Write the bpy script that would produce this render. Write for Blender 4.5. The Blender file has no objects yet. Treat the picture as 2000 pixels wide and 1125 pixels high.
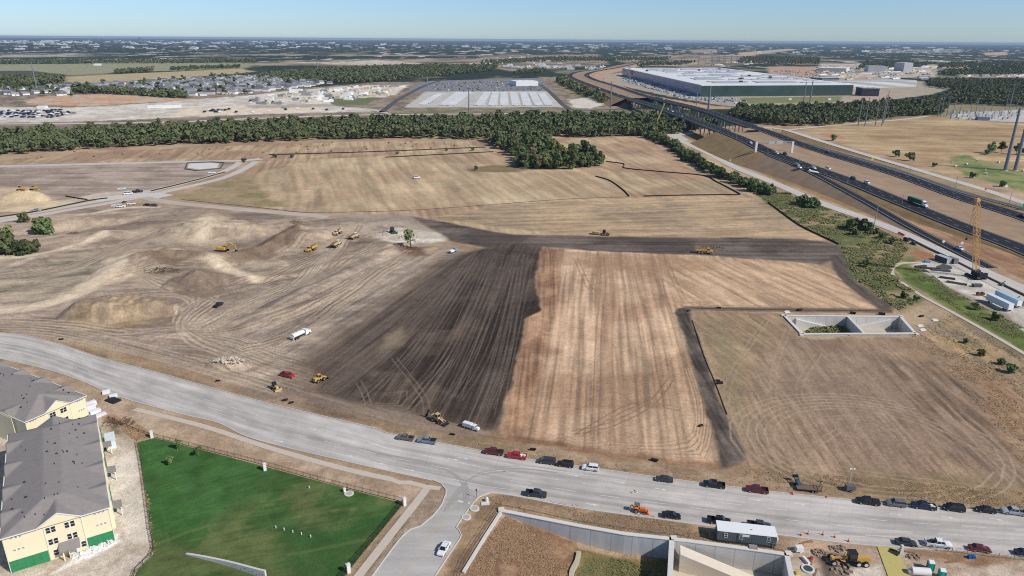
import bpy, math, random
import numpy as np
from mathutils import Vector, Matrix
from mathutils.geometry import tessellate_polygon

SC = bpy.context.scene
COL = SC.collection
RNG = random.Random(7)
NPR = np.random.RandomState(11)

# ------------------------------------------------------------------ camera
F_PX, CX, CY, HCAM = 1370.0, 1000.0, 562.5, 115.0
PITCH = math.atan((CY - 77.0) / F_PX)
ROLL = math.radians(0.415)
_c, _s = math.cos(PITCH), math.sin(PITCH)
FWD = Vector((0, _c, -_s))
_U0 = Vector((0, _s, _c))
_R0 = Vector((1, 0, 0))
RGT = math.cos(ROLL) * _R0 + math.sin(ROLL) * _U0
UPV = -math.sin(ROLL) * _R0 + math.cos(ROLL) * _U0
cam_data = bpy.data.cameras.new("camera")
cam = bpy.data.objects.new("camera", cam_data)
COL.objects.link(cam)
cam_data.sensor_width = 36.0
cam_data.lens = 36.0 * F_PX / 2000.0
cam_data.clip_start, cam_data.clip_end = 1.0, 120000.0
cam.matrix_world = Matrix(((RGT.x, UPV.x, -FWD.x, 0), (RGT.y, UPV.y, -FWD.y, 0), (RGT.z, UPV.z, -FWD.z, HCAM), (0, 0, 0, 1)))
SC.camera = cam

# ------------------------------------------------------------------ sky and sun
SUN_EL, SUN_AZ = math.radians(41), math.radians(-29)      # azimuth counter-clockwise from +X
SUN_DIR = Vector((math.cos(SUN_EL) * math.cos(SUN_AZ), math.cos(SUN_EL) * math.sin(SUN_AZ), math.sin(SUN_EL)))
W = bpy.data.worlds.new("World")
SC.world = W
W.use_nodes = True
wn, wl = W.node_tree.nodes, W.node_tree.links
wn.clear()
sky = wn.new("ShaderNodeTexSky")
sky.sky_type = 'NISHITA'
sky.sun_disc = False
sky.sun_elevation = SUN_EL
sky.sun_rotation = math.radians(90) - SUN_AZ
sky.altitude = 100
sky.air_density, sky.dust_density, sky.ozone_density = 1.0, 0.2, 2.0
bg = wn.new("ShaderNodeBackground")
bg.inputs[1].default_value = 0.085
tint = wn.new("ShaderNodeMix")
tint.data_type, tint.blend_type = 'RGBA', 'MULTIPLY'
tint.inputs[0].default_value = 1.0
tint.inputs[7].default_value = (0.92, 0.98, 1.0, 1)
wtc = wn.new("ShaderNodeTexCoord")                        # the air low over the horizon is a clearer blue than the model's
wsep = wn.new("ShaderNodeSeparateXYZ")
wl.new(wtc.outputs["Generated"], wsep.inputs[0])
wmr = wn.new("ShaderNodeMapRange")
wmr.inputs[1].default_value, wmr.inputs[2].default_value = 0.10, 0.45
wl.new(wsep.outputs[2], wmr.inputs[0])
wcol = wn.new("ShaderNodeMix"); wcol.data_type = 'RGBA'
wcol.inputs[6].default_value = (0.77, 1.03, 1.53, 1); wcol.inputs[7].default_value = (0.94, 0.98, 1.0, 1)
wl.new(wmr.outputs[0], wcol.inputs[0])
wl.new(wcol.outputs[2], tint.inputs[7])
wo = wn.new("ShaderNodeOutputWorld")
wl.new(sky.outputs[0], tint.inputs[6])
wl.new(tint.outputs[2], bg.inputs[0])
wl.new(bg.outputs[0], wo.inputs[0])
sun_data = bpy.data.lights.new("sun", 'SUN')
sun_data.energy, sun_data.angle, sun_data.color = 4.2, math.radians(0.53), (1.0, 0.955, 0.89)
sun = bpy.data.objects.new("sun", sun_data)
COL.objects.link(sun)
sun.rotation_euler = SUN_DIR.to_track_quat('Z', 'Y').to_euler()
vs = SC.view_settings
vs.view_transform, vs.look, vs.exposure, vs.gamma, vs.use_curve_mapping = 'Standard', 'None', 0.0, 1.0, False
SC.cycles.use_denoising = False
SC.cycles.filter_width = 1.1
SC.cycles.max_bounces = 6
LUM = 1.12                                                # how bright a white sunlit floor reads

# ------------------------------------------------------------------ helpers
def P(x, y, z=0.0):
    """Where the ray through a point of the photograph meets height z."""
    d = F_PX * FWD + (x - CX) * RGT + (CY - y) * UPV
    t = (z - HCAM) / d.z
    return Vector((d.x * t, d.y * t, z))

def PL(pts, z=0.0):
    return [P(q[0], q[1], q[2] if len(q) > 2 else z) for q in pts]

def head(a, b):
    p, q = P(*a), P(*b)
    return math.atan2(q.y - p.y, q.x - p.x)

def lin(c):
    c = c / 255.0
    return c / 12.92 if c <= 0.04045 else ((c + 0.055) / 1.055) ** 2.4

def S(r, g, b, k=1.0):
    return tuple(min(0.9, lin(v) / LUM * k) for v in (r, g, b))

def catmull(pts, step):
    pts = [Vector(p) for p in pts]
    out = []
    n = len(pts)
    for i in range(n - 1):
        p0, p1, p2, p3 = pts[max(i - 1, 0)], pts[i], pts[i + 1], pts[min(i + 2, n - 1)]
        k = max(1, int((p2 - p1).length / step))
        for j in range(k):
            t = j / k
            out.append(0.5 * ((2 * p1) + (p2 - p0) * t + (2 * p0 - 5 * p1 + 4 * p2 - p3) * t * t + (3 * p1 - p0 - 3 * p2 + p3) * t ** 3))
    out.append(pts[-1])
    return out

def smooth(a, b, x):
    t = np.clip((x - a) / (b - a), 0, 1)
    return t * t * (3 - 2 * t)

_TAB = NPR.rand(256, 256).astype(np.float32)
def vnoise(x, y):
    xi, yi = np.floor(x).astype(np.int64), np.floor(y).astype(np.int64)
    fx, fy = (x - xi).astype(np.float32), (y - yi).astype(np.float32)
    fx, fy = fx * fx * (3 - 2 * fx), fy * fy * (3 - 2 * fy)
    x0, y0, x1, y1 = xi & 255, yi & 255, (xi + 1) & 255, (yi + 1) & 255
    a, b, c, d = _TAB[x0, y0], _TAB[x1, y0], _TAB[x0, y1], _TAB[x1, y1]
    return a + (b - a) * fx + (c - a) * fy + (a - b - c + d) * fx * fy
def fbm(x, y, o=4):
    s, a, t = 0, 0.5, 0
    for i in range(o):
        s = s + a * vnoise(x * 2 ** i + 17.3 * i, y * 2 ** i + 5.1 * i)
        t += a
        a *= 0.55
    return s / t

def tag(o, label=None, cat=None, group=None, kind=None):
    if label: o['label'] = label
    if cat: o['category'] = cat
    if group: o['group'] = group
    if kind: o['kind'] = kind
    return o

def empty(name, loc, rz=0.0, label=None, cat=None, group=None):
    o = bpy.data.objects.new(name, None)
    COL.objects.link(o)
    o.location = loc
    o.rotation_euler = (0, 0, rz)
    o.empty_display_size = 0.5
    return tag(o, label, cat, group)

def copy_tree(o, parent=None):
    c = o.copy()
    COL.objects.link(c)
    if parent is not None: c.parent = parent
    for ch in o.children: copy_tree(ch, c)
    return c

MATS = {}
def mat(key, rgb, rough=0.7, metal=0.0, noise=0.12, scale=1.5, spec=0.3, vary=0.0, bump=0.0, rgb2=None, tex='Object', stretch=None, joints=0):
    """Procedural surface: a base colour worn by two octaves of noise."""
    if key in MATS: return MATS[key]
    m = bpy.data.materials.new(key)
    m.use_nodes = True
    n, l = m.node_tree.nodes, m.node_tree.links
    b = n["Principled BSDF"]
    b.inputs["Roughness"].default_value = rough
    b.inputs["Metallic"].default_value = metal
    b.inputs["Specular IOR Level"].default_value = spec
    tc = n.new("ShaderNodeTexCoord")
    nz = n.new("ShaderNodeTexNoise")
    nz.inputs["Scale"].default_value = scale
    nz.inputs["Detail"].default_value = 4
    if stretch:
        mp = n.new("ShaderNodeMapping"); mp.inputs["Scale"].default_value = stretch
        l.new(tc.outputs[tex], mp.inputs[0]); l.new(mp.outputs[0], nz.inputs["Vector"])
    else: l.new(tc.outputs[tex], nz.inputs["Vector"])
    mx = n.new("ShaderNodeMix")
    mx.data_type = 'RGBA'
    c2 = rgb2 or tuple(v * (1 - 2 * noise) for v in rgb)
    c1 = rgb if rgb2 else tuple(min(0.95, v * (1 + 2 * noise)) for v in rgb)
    mx.inputs[6].default_value = (*c1, 1)
    mx.inputs[7].default_value = (*c2, 1)
    l.new(nz.outputs["Fac"], mx.inputs[0])
    out = mx.outputs[2]
    if vary:
        oi = n.new("ShaderNodeObjectInfo")
        hs = n.new("ShaderNodeHueSaturation")
        mr = n.new("ShaderNodeMapRange")
        mr.inputs["To Min"].default_value, mr.inputs["To Max"].default_value = 1 - vary, 1 + vary
        mh = n.new("ShaderNodeMapRange")
        mh.inputs["To Min"].default_value, mh.inputs["To Max"].default_value = 0.5 - vary * 0.07, 0.5 + vary * 0.05
        ml = n.new("ShaderNodeMath"); ml.operation = 'MULTIPLY'; ml.inputs[1].default_value = 7.31
        fr = n.new("ShaderNodeMath"); fr.operation = 'FRACT'
        l.new(oi.outputs["Random"], mr.inputs[0])
        l.new(oi.outputs["Random"], ml.inputs[0]); l.new(ml.outputs[0], fr.inputs[0]); l.new(fr.outputs[0], mh.inputs[0])
        l.new(mr.outputs[0], hs.inputs["Value"]); l.new(mh.outputs[0], hs.inputs["Hue"])
        l.new(out, hs.inputs["Color"])
        out = hs.outputs[0]
    if joints:
        sp = n.new("ShaderNodeSeparateXYZ"); l.new(tc.outputs[tex], sp.inputs[0])
        pp = n.new("ShaderNodeMath"); pp.operation = 'PINGPONG'; pp.inputs[1].default_value = joints / 2; l.new(sp.outputs[0], pp.inputs[0])
        jr = n.new("ShaderNodeMapRange"); jr.inputs[1].default_value, jr.inputs[2].default_value, jr.inputs[3].default_value = 0, .16, .62; l.new(pp.outputs[0], jr.inputs[0])
        sv = n.new("ShaderNodeVectorMath"); sv.operation = 'SCALE'; l.new(out, sv.inputs[0]); l.new(jr.outputs[0], sv.inputs["Scale"]); out = sv.outputs[0]
    l.new(out, b.inputs["Base Color"])
    if bump:
        bp = n.new("ShaderNodeBump")
        bp.inputs["Strength"].default_value = bump
        l.new(nz.outputs["Fac"], bp.inputs["Height"])
        l.new(bp.outputs[0], b.inputs["Normal"])
    MATS[key] = m
    return m

class MB:
    """Collects shapes and links them as one mesh object."""
    def __init__(s):
        s.v, s.f, s.m = [], [], []
    def add(s, vs_, fs, mi=0):
        k = len(s.v)
        s.v.extend(tuple(v) for v in vs_)
        for f in fs:
            s.f.append(tuple(i + k for i in f)); s.m.append(mi)
        return s
    def box(s, cx, cy, cz, sx, sy, sz, rz=0.0, tx=1.0, ty=1.0, mi=0, ox=0.0, ry=0.0):
        """Box with its base centre at cx, cy, cz; tx, ty taper the top and ox shifts it."""
        pts = []
        for z, kx, ky, o in ((0, 1, 1, 0), (sz, tx, ty, ox)):
            for x, y in ((-1, -1), (1, -1), (1, 1), (-1, 1)):
                px, py, pz = x * sx / 2 * kx + o, y * sy / 2 * ky, z
                if ry: px, pz = px * math.cos(ry) + pz * math.sin(ry), -px * math.sin(ry) + pz * math.cos(ry)
                if rz: px, py = px * math.cos(rz) - py * math.sin(rz), px * math.sin(rz) + py * math.cos(rz)
                pts.append((cx + px, cy + py, cz + pz))
        return s.add(pts, [(3, 2, 1, 0), (4, 5, 6, 7), (0, 1, 5, 4), (1, 2, 6, 5), (2, 3, 7, 6), (3, 0, 4, 7)], mi)
    def prism(s, prof, y0, y1, mi=0):
        """A profile in x, z extruded from y0 to y1."""
        n = len(prof)
        pts = [(x, y0, z) for x, z in prof] + [(x, y1, z) for x, z in prof]
        fs = [(i, (i + 1) % n, n + (i + 1) % n, n + i) for i in range(n)]
        return s.add(pts, fs + [tuple(range(n))[::-1], tuple(range(n, 2 * n))], mi)
    def tube(s, a, b, r0, r1=None, n=8, mi=0):
        a, b = Vector(a), Vector(b)
        r1 = r0 if r1 is None else r1
        d = (b - a).normalized()
        u = d.orthogonal().normalized(); w = d.cross(u)
        pts = []
        for p, r in ((a, r0), (b, r1)):
            for i in range(n):
                t = 2 * math.pi * i / n
                pts.append(p + u * math.cos(t) * r + w * math.sin(t) * r)
        fs = [(i, (i + 1) % n, n + (i + 1) % n, n + i) for i in range(n)]
        return s.add(pts, fs + [tuple(range(n))[::-1], tuple(range(n, 2 * n))], mi)
    def loft(s, rings, mi=0, caps=True):
        n = len(rings[0])
        pts = [p for r in rings for p in r]
        fs = [(k * n + i, k * n + (i + 1) % n, (k + 1) * n + (i + 1) % n, (k + 1) * n + i) for k in range(len(rings) - 1) for i in range(n)]
        if caps: fs += [tuple(range(n))[::-1], tuple(range((len(rings) - 1) * n, len(rings) * n))]
        return s.add(pts, fs, mi)
    def build(s, name, m, parent=None, smooth_=False):
        me = bpy.data.meshes.new(name)
        me.from_pydata(s.v, [], s.f)
        ms = m if isinstance(m, (list, tuple)) else [m]
        for q in ms: me.materials.append(q)
        if len(ms) > 1: me.polygons.foreach_set("material_index", s.m)
        if smooth_: me.polygons.foreach_set("use_smooth", [True] * len(s.f))
        me.update()
        o = bpy.data.objects.new(name, me)
        COL.objects.link(o)
        if parent is not None: o.parent = parent
        return o

def np_mesh(name, verts, quads, m, parent=None):
    """Mesh straight from arrays (all faces with the same corner count)."""
    me = bpy.data.meshes.new(name)
    k = quads.shape[1]
    me.vertices.add(len(verts)); me.vertices.foreach_set("co", np.ascontiguousarray(verts, dtype=np.float32).ravel())
    me.loops.add(quads.size); me.loops.foreach_set("vertex_index", np.ascontiguousarray(quads, dtype=np.int32).ravel())
    me.polygons.add(len(quads)); me.polygons.foreach_set("loop_start", np.arange(0, quads.size, k, dtype=np.int32))
    me.update(calc_edges=True)
    me.materials.append(m)
    o = bpy.data.objects.new(name, me)
    COL.objects.link(o)
    if parent is not None: o.parent = parent
    return o

def structure(o):
    return tag(o, kind='structure')
# ------------------------------------------------------------------ freeway lines (photo points with a height)
NEAR = [(2120, 543, 1), (2000, 487, 1.5), (1880, 442, 3), (1760, 394, 5), (1652, 350, 7.5), (1575, 323, 9.5), (1500, 295, 12), (1450, 271, 14), (1375, 242, 14), (1300, 215, 14), (1250, 198.5, 14), (1228, 192, 14), (1200, 183, 11), (1150, 165, 8), (1120, 153, 6), (1113, 147.5, 5), (1122, 142, 4.5), (1140, 138.5, 4), (1165, 135.5, 4), (1200, 128, 4), (1245, 121, 3), (1290, 113, 3)]
FAR_ = [(2120, 470, 1), (2000, 424, 1.5), (1875, 384, 3), (1750, 339, 5), (1630, 303, 8), (1560, 280, 11), (1500, 257, 14), (1450, 241, 14), (1375, 215.5, 14), (1300, 197, 14), (1272, 189.5, 14), (1250, 184, 11), (1200, 167, 8), (1163, 156, 6), (1146, 147.5, 5), (1152, 142.5, 4.5), (1170, 138, 4), (1203, 132.5, 4), (1238, 125, 4), (1262, 119, 3), (1310, 110, 3)]
RAMP_N = [(1500, 301, 11.4), (1575, 331, 8.6), (1650, 370, 5.2), (1710, 403, 3.2), (1775, 440, 1.6), (1838, 473, .9), (1890, 500, .45), (1935, 523, .2)]
RAMP_F = [(1560, 276, 11), (1642, 299, 7), (1750, 331, 4), (1875, 373, 2), (2000, 407, 1), (2120, 440, .6)]
FRONT_N = [(1330, 275, .12), (1390, 302, .12), (1437, 327, .12), (1500, 352, .12), (1600, 395, .12), (1700, 430, .12), (1775, 460, .12), (1850, 495, .12), (1925, 532, .12), (2000, 565, .12), (2120, 625, .12)]
FRONT_F = [(1490, 249, 8), (1532, 253, 6.5), (1600, 274, 3.5), (1690, 301.5, 1.5), (1800, 334, .3), (1925, 371, .15), (2000, 396, .15), (2120, 433, .15)]
def dense(pts, step=12.0):
    return catmull(PL(pts), step)
D_NEAR, D_FAR, D_RN, D_RF, D_FN, D_FF = [dense(q) for q in (NEAR, FAR_, RAMP_N, RAMP_F, FRONT_N, FRONT_F)]
BR_N = (P(1232, 193.5, 14).y, P(1418, 258, 14).y)          # the bridge's span in depth
BR_F = (P(1275, 190, 14).y, P(1470, 247, 14).y)

def seg_dist(X, Y, pl, closed=False):
    """Distance to a polyline and the height interpolated along it."""
    best = np.full(X.shape, 1e9, np.float32); z = np.zeros(X.shape, np.float32)
    n = len(pl)
    for i in range(n if closed else n - 1):
        a, b = pl[i], pl[(i + 1) % n]
        dx, dy = b.x - a.x, b.y - a.y
        L2 = dx * dx + dy * dy + 1e-9
        t = np.clip(((X - a.x) * dx + (Y - a.y) * dy) / L2, 0, 1)
        d = np.hypot(X - a.x - t * dx, Y - a.y - t * dy)
        m = d < best
        best = np.where(m, d, best)
        z = np.where(m, a.z + t * (b.z - a.z), z)
    return best, z

def inside(X, Y, pl):
    r = np.zeros(X.shape, bool)
    n = len(pl)
    for i in range(n):
        a, b = pl[i], pl[i - 1]
        if a.y == b.y: continue
        c = ((a.y > Y) != (b.y > Y)) & (X < (b.x - a.x) * (Y - a.y) / (b.y - a.y) + a.x)
        r ^= c
    return r

def sdf(X, Y, pl):
    d, _ = seg_dist(X, Y, pl, True)
    return np.where(inside(X, Y, pl), -d, d)

def sel(X, Y, pl, m):
    xs, ys = [p.x for p in pl], [p.y for p in pl]
    return np.nonzero((X > min(xs) - m) & (X < max(xs) + m) & (Y > min(ys) - m) & (Y < max(ys) + m))[0]

# basins sunk into the ground
BAS_A = PL([(979, 997), (1000, 1001), (1127, 1026), (1220, 1042.5), (1316, 1053), (1312, 1145), (895, 1145), (903, 1119), (945, 1050)])
BAS_B = PL([(1316, 1053), (1337, 1055), (1420, 1066), (1500, 1077), (1540, 1083), (1549, 1125), (1553, 1145), (1312, 1145)])
BAS_C = PL([(1529, 617), (1760, 619), (1791, 653.5), (1565, 655)])
A_L, A_R = P(940, 1050), P(1316, 1053)
AX = (A_R - A_L); AXL = AX.length; AX = AX / AXL

# heaps and ridges of the earthworks: photo point, half-widths across / along, turn, height, flatness
HEAPS = [(386, 553, 17, 12, 0.2, 4.2, 1.0), (235, 612, 27, 10, 0.12, 3.4, 2.6), (442, 714, 9, 4, 0.0, 1.5, 1.5), (45, 388, 26, 13, 0.1, 3.4, 1.3),
         (430, 452, 40, 18, 0.0, 2.6, 2.0), (560, 443, 10, 8, 0.5, 2.0, 1.0), (585, 470, 24, 13, 0.9, 2.6, 1.6), (812, 470, 13, 5, -0.2, 1.0, 1.0),
         (1395, 489, 9, 3, 0, 1.1, 1), (500, 545, 20, 6, 0.4, 1.3, 1.2), (150, 440, 40, 12, 0.5, 2.2, 1.4), (760, 485, 7, 4, 0, 1.2, 1), (330, 660, 16, 6, 0, 1.0, 1.2), (560, 610, 30, 5, 0.9, 1.0, 1.2),
         (205, 460, 22, 10, 0.4, 1.6, 1.2), (330, 495, 12, 6, 0.2, 1.8, 1.0), (640, 520, 40, 5, 0.75, .8, 1.2)]
RIDGES = [([(270, 512), (350, 505), (430, 512), (490, 500), (545, 475), (585, 452)], 11, 2.6), ([(215, 545), (240, 520), (300, 508)], 10, 1.4),
          ([(500, 620), (600, 570), (700, 520), (790, 478)], 6, 0.8), ([(100, 720), (300, 700), (430, 760), (560, 800), (760, 850)], 5, 0.0)]

def terrain_z(X, Y):
    X = np.asarray(X, np.float32); Y = np.asarray(Y, np.float32)
    Z = np.zeros(X.shape, np.float32)
    near = np.nonzero(Y < 1500)[0]
    x, y = X[near], Y[near]
    z = np.zeros(x.shape, np.float32)
    for px, py, ra, rb, an, h, fl in HEAPS:
        c = P(px, py)
        k = np.nonzero((np.abs(x - c.x) < 2.2 * ra) & (np.abs(y - c.y) < 2.2 * ra))[0]
        if not len(k): continue
        dx, dy = x[k] - c.x, y[k] - c.y
        wv = 0.35 * (fbm(x[k] / 9 + 40, y[k] / 9, 3) - 0.5)
        u, v = (dx * math.cos(an) + dy * math.sin(an)) / ra, (-dx * math.sin(an) + dy * math.cos(an)) / rb
        r = np.sqrt(u * u + v * v) + wv
        z[k] = np.maximum(z[k], 1.7 * h * np.clip((1 - r) * fl, 0, 1) ** 0.95 * (1 + 0.25 * (fbm(x[k] / 2.5, y[k] / 2.5, 2) - .5)))
    for pts, wd, h in RIDGES:
        if h == 0: continue
        pl = catmull(PL(pts), 6)
        k = sel(x, y, pl, wd * 1.6)
        d, _ = seg_dist(x[k], y[k], pl)
        d = d / wd + 0.5 * (fbm(x[k] / 10, y[k] / 10, 3) - .5)
        z[k] = np.maximum(z[k], 1.8 * h * np.clip(1 - d, 0, 1) ** 0.9)
    # rough ground of the earthworks
    ew = EARTH
    k = sel(x, y, ew, 10)
    s_ = smooth(4, -25, sdf(x[k], y[k], ew))
    z[k] += s_ * (3.4 * (fbm(x[k] / 34, y[k] / 26, 4) - 0.45) + 0.22 * (fbm(x[k] / 7, y[k] / 7, 2) - .5))
    z = np.maximum(z, -1.5)
    Z[near] = z
    # freeway embankments
    for pl, hw, br, zc in ((D_NEAR, 9, BR_N, 1), (D_FAR, 9, BR_F, 1), (D_RN, 5, None, 1), (D_RF, 5, None, 1), (D_FF, 5.5, None, 1)):
        k = sel(X, Y, pl, 70)
        xk, yk = X[k], Y[k]
        d, rz = seg_dist(xk, yk, pl)
        dist = np.hypot(xk, yk)
        gap = 0.35 + dist * 0.0006
        e = rz - gap - 2.0 - dist * .0015 - np.clip(d - hw + 3.0, 0, None) * 0.62
        if br: 
            into = np.minimum(yk - br[1], br[0] - yk)         # > 0 inside the span
            e = np.where(into > 0, e - into * 0.6, e)
        Z[k] = np.maximum(Z[k], e)
    k = sel(X, Y, D_FN, 20)
    d, _ = seg_dist(X[k], Y[k], D_FN)
    Z[k] = np.where(d < 14, np.minimum(Z[k], np.clip(d - 6.5, -0.25, None) * 0.4), Z[k])
    # basins
    k = sel(X, Y, BAS_A, 1)
    s_ = inside(X[k], Y[k], BAS_A)
    t = ((X[k] - A_L.x) * AX.x + (Y[k] - A_L.y) * AX.y) / AXL
    fl = -0.9 - 3.6 * smooth(0.0, 0.75, t) - 0.7 * smooth(.3, .5, t)
    de, _ = seg_dist(X[k], Y[k], BAS_A[-3:] + BAS_A[:1])
    fl = np.maximum(fl, -0.25 - de * 0.22)
    Z[k] = np.where(s_, fl + 0.3 * (fbm(X[k] / 3, Y[k] / 3, 2) - .5), Z[k])
    k = sel(X, Y, BAS_B, 1)
    Z[k] = np.where(inside(X[k], Y[k], BAS_B), -5.6, Z[k])
    k = sel(X, Y, BAS_C, 1)
    Z[k] = np.where(inside(X[k], Y[k], BAS_C), -5.4, Z[k])
    return Z
def gz(p):
    return float(terrain_z(np.array([p.x]), np.array([p.y]))[0])
def G(x, y, dz=0.0):
    """Ground point under a photo point, raised to the ground's own height."""
    p = P(x, y)
    p.z = gz(p) + dz
    return p

EARTH = PL([(-60, 430), (60, 432), (170, 400), (240, 408), (330, 402), (420, 412), (560, 420), (700, 425), (800, 425), (850, 470), (900, 495), (760, 590), (640, 660), (590, 740), (610, 790), (500, 770), (400, 735), (250, 690), (100, 655), (-60, 640)])

# ------------------------------------------------------------------ the ground sheet
NC, NR = 1380, 1120
tcol = np.linspace(-0.98, 0.98, NC)
yrow = np.concatenate([np.linspace(1480, 190, 930), np.linspace(189, 80.4, NR - 930)])
dep = PITCH + np.arctan((yrow - CY) / F_PX)
Yr = HCAM / np.tan(dep)
Ar = Yr * _c + HCAM * _s
GX = (tcol[None, :] * Ar[:, None]).astype(np.float32).ravel()
GY = np.repeat(Yr[:, None], NC, 1).astype(np.float32).ravel()
N = GX.size
GZ = terrain_z(GX, GY)
C = np.zeros((N, 3), np.float32)
DIST = np.hypot(GX, GY)
WX = (fbm(GX / 14, GY / 14, 3) - .5); WY = (fbm(GX / 14 + 90, GY / 14 + 33, 3) - .5)

def paint(pts, rgb, soft=2.0, rag=4.0, a=1.0, var=0.10, vs_=9.0, streak=None, rgb2=None, world=False):
    """Lay one kind of soil or growth over an area. streak = (direction angle, spacing, length, strength)."""
    global C
    pl = pts if world else PL(pts)
    k = sel(GX, GY, pl, soft + rag)
    if not len(k): return
    x, y = GX[k], GY[k]
    d = sdf(x + WX[k] * rag * 2, y + WY[k] * rag * 2, pl)
    m = smooth(soft, -soft, d) * a
    q = m > 0.002
    k, x, y, m = k[q], x[q], y[q], m[q]
    n = fbm(x / vs_ + 3, y / vs_ + 8, 4)
    col = np.array(rgb, np.float32)[None, :] * np.ones((len(k), 1), np.float32)
    if rgb2 is not None:
        w = smooth(.42, .58, fbm(x / (vs_ * 2.2) + 50, y / (vs_ * 2.2), 5))[:, None]
        col = col * (1 - w) + np.array(rgb2, np.float32)[None, :] * w
    f = 1 + var * 2 * (n - .5) * 2.4
    if streak:
        an, sp, ln, st = streak
        u = (x * math.cos(an) + y * math.sin(an)); v = (-x * math.sin(an) + y * math.cos(an))
        v = v + 2.2 * sp * (fbm(u / (ln * 2.5), v / (sp * 14), 2) - .5)
        f = f * (1 + st * 3.0 * (smooth(.22, .78, vnoise(u / ln + 9, v / sp)) * .55 + smooth(.2, .8, vnoise(u / (ln * .5), v / (sp * .45))) * .45 - .5))
    col = col * f[:, None]
    C[k] = C[k] * (1 - m[:, None]) + col * m[:, None]

def track(pts, rgb, w=1.0, a=0.6, world=False, wob=0.0, z=0.0):
    pl = catmull(pts if world else PL(pts), 5)
    k = sel(GX, GY, pl, w * 3 + 2)
    if not len(k): return
    d, _ = seg_dist(GX[k] + WX[k] * wob, GY[k] + WY[k] * wob, pl)
    wd = np.maximum(w, DIST[k] ** 2 * 5.0e-6)
    m = smooth(wd, wd * .3, d) * min(1, a * 1.35) * (w / wd) ** .7 * (.35 + 1.15 * fbm(GX[k] / 7, GY[k] / 7, 3))
    m = np.clip(m, 0, 1)[:, None]
    C[k] = C[k] * (1 - m) + np.array(rgb, np.float32) * m
    if z: GZ[k] += z * m[:, 0]

def wheel_tracks(pts, rgb, gauge=2.0, w=.45, a=.5):
    pl = catmull(PL(pts), 6)
    for s in (-.5, .5):
        off = []
        for i, p in enumerate(pl):
            t = (pl[min(i + 1, len(pl) - 1)] - pl[max(i - 1, 0)]); t.z = 0; t.normalize()
            off.append(p + Vector((-t.y, t.x, 0)) * gauge * s)
        track(off, rgb, w, a, world=True)

# --- far country: woods, meadows, towns, all under the haze
nf = fbm(GX / 260, GY / 700, 5); nf2 = fbm(GX / 60 + 9, GY / 120, 4)
wood, dry, pale = np.array(S(46, 58, 44)), np.array(S(150, 140, 108)), np.array(S(222, 212, 196))
C[:] = wood * (0.75 + .7 * nf2)[:, None]
w = (smooth(.56, .63, nf) * .75 * smooth(9000, 4000, DIST))[:, None]; C[:] = C * (1 - w) + dry * w
w = (smooth(.64, .72, fbm(GX / 90 + 31, GY / 420 + 7, 4)) * .9 * smooth(2600, 4500, DIST) * smooth(26000, 7000, DIST))[:, None]; C[:] = C * (1 - w) + pale * w

tan1, tan2 = S(190, 164, 132), S(172, 142, 112)
# plain around the site
paint([(-300, 262), (600, 262), (1330, 255), (1500, 240), (2300, 225), (2600, 1500), (-600, 1500)], tan1, 6, 6, rgb2=tan2, vs_=18)
# far meadows and plots
paint([(-200, 127), (480, 122), (500, 126), (478, 134), (240, 141), (140, 147), (-200, 139)], S(158, 158, 122), 20, 20)
paint([(-200, 140), (60, 138), (130, 146), (120, 150), (-200, 151)], S(92, 84, 80), 10, 10)
paint([(128, 150), (245, 144), (470, 134), (500, 140), (430, 147), (260, 158), (215, 164), (124, 166)], S(190, 172, 130), 12, 14)
paint([(490, 122), (560, 118), (1000, 112), (1000, 121), (940, 126), (700, 128), (500, 128)], S(176, 156, 128), 20, 40, rgb2=S(110, 106, 84), vs_=60)
paint([(560, 122), (690, 120), (730, 117), (830, 124), (720, 127)], S(222, 212, 198), 10, 20, rgb2=S(186, 170, 150))
paint([(-200, 107), (90, 104), (230, 103), (250, 110), (60, 112), (-200, 113)], S(180, 168, 150), 25, 60, rgb2=S(80, 84, 72), vs_=80)
paint([(360, 104), (700, 106), (960, 108), (960, 110), (500, 109)], S(176, 160, 140), 20, 60, rgb2=S(80, 84, 72), vs_=80)
paint([(940, 108), (1170, 106), (1190, 126), (1080, 134), (1000, 140), (950, 130)], S(170, 150, 126), 20, 30, rgb2=S(112, 104, 84), vs_=40)
paint([(1180, 112), (1340, 106), (1480, 108), (1500, 122), (1400, 132), (1240, 128)], S(186, 164, 138), 20, 30, rgb2=S(120, 112, 90), vs_=40)
paint([(1440, 103), (1540, 95), (1560, 97), (1450, 110)], S(196, 176, 150), 15, 20)
paint([(1352, 97), (1400, 96), (1400, 103), (1350, 103)], S(176, 150, 126), 15, 20)
paint([(1500, 130), (1600, 130), (1620, 150), (1500, 150)], S(196, 158, 134), 10, 10)
paint([(1600, 124), (1830, 126), (1830, 150), (1600, 156)], S(214, 200, 182), 10, 14, rgb2=S(176, 160, 140))
paint([(1820, 132), (1900, 127), (1915, 130), (1870, 135)], S(206, 160, 134), 10, 14)
paint([(1870, 145), (2100, 143), (2100, 152), (1880, 151)], S(206, 192, 172), 10, 16, rgb2=S(150, 140, 118))
paint([(1920, 103), (1968, 101), (1968, 108), (1925, 108)], S(206, 170, 146), 10, 30)
paint([(1690, 98), (1880, 96), (1880, 103), (1700, 104)], S(170, 160, 146), 10, 40, rgb2=S(90, 94, 84), vs_=40)
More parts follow.
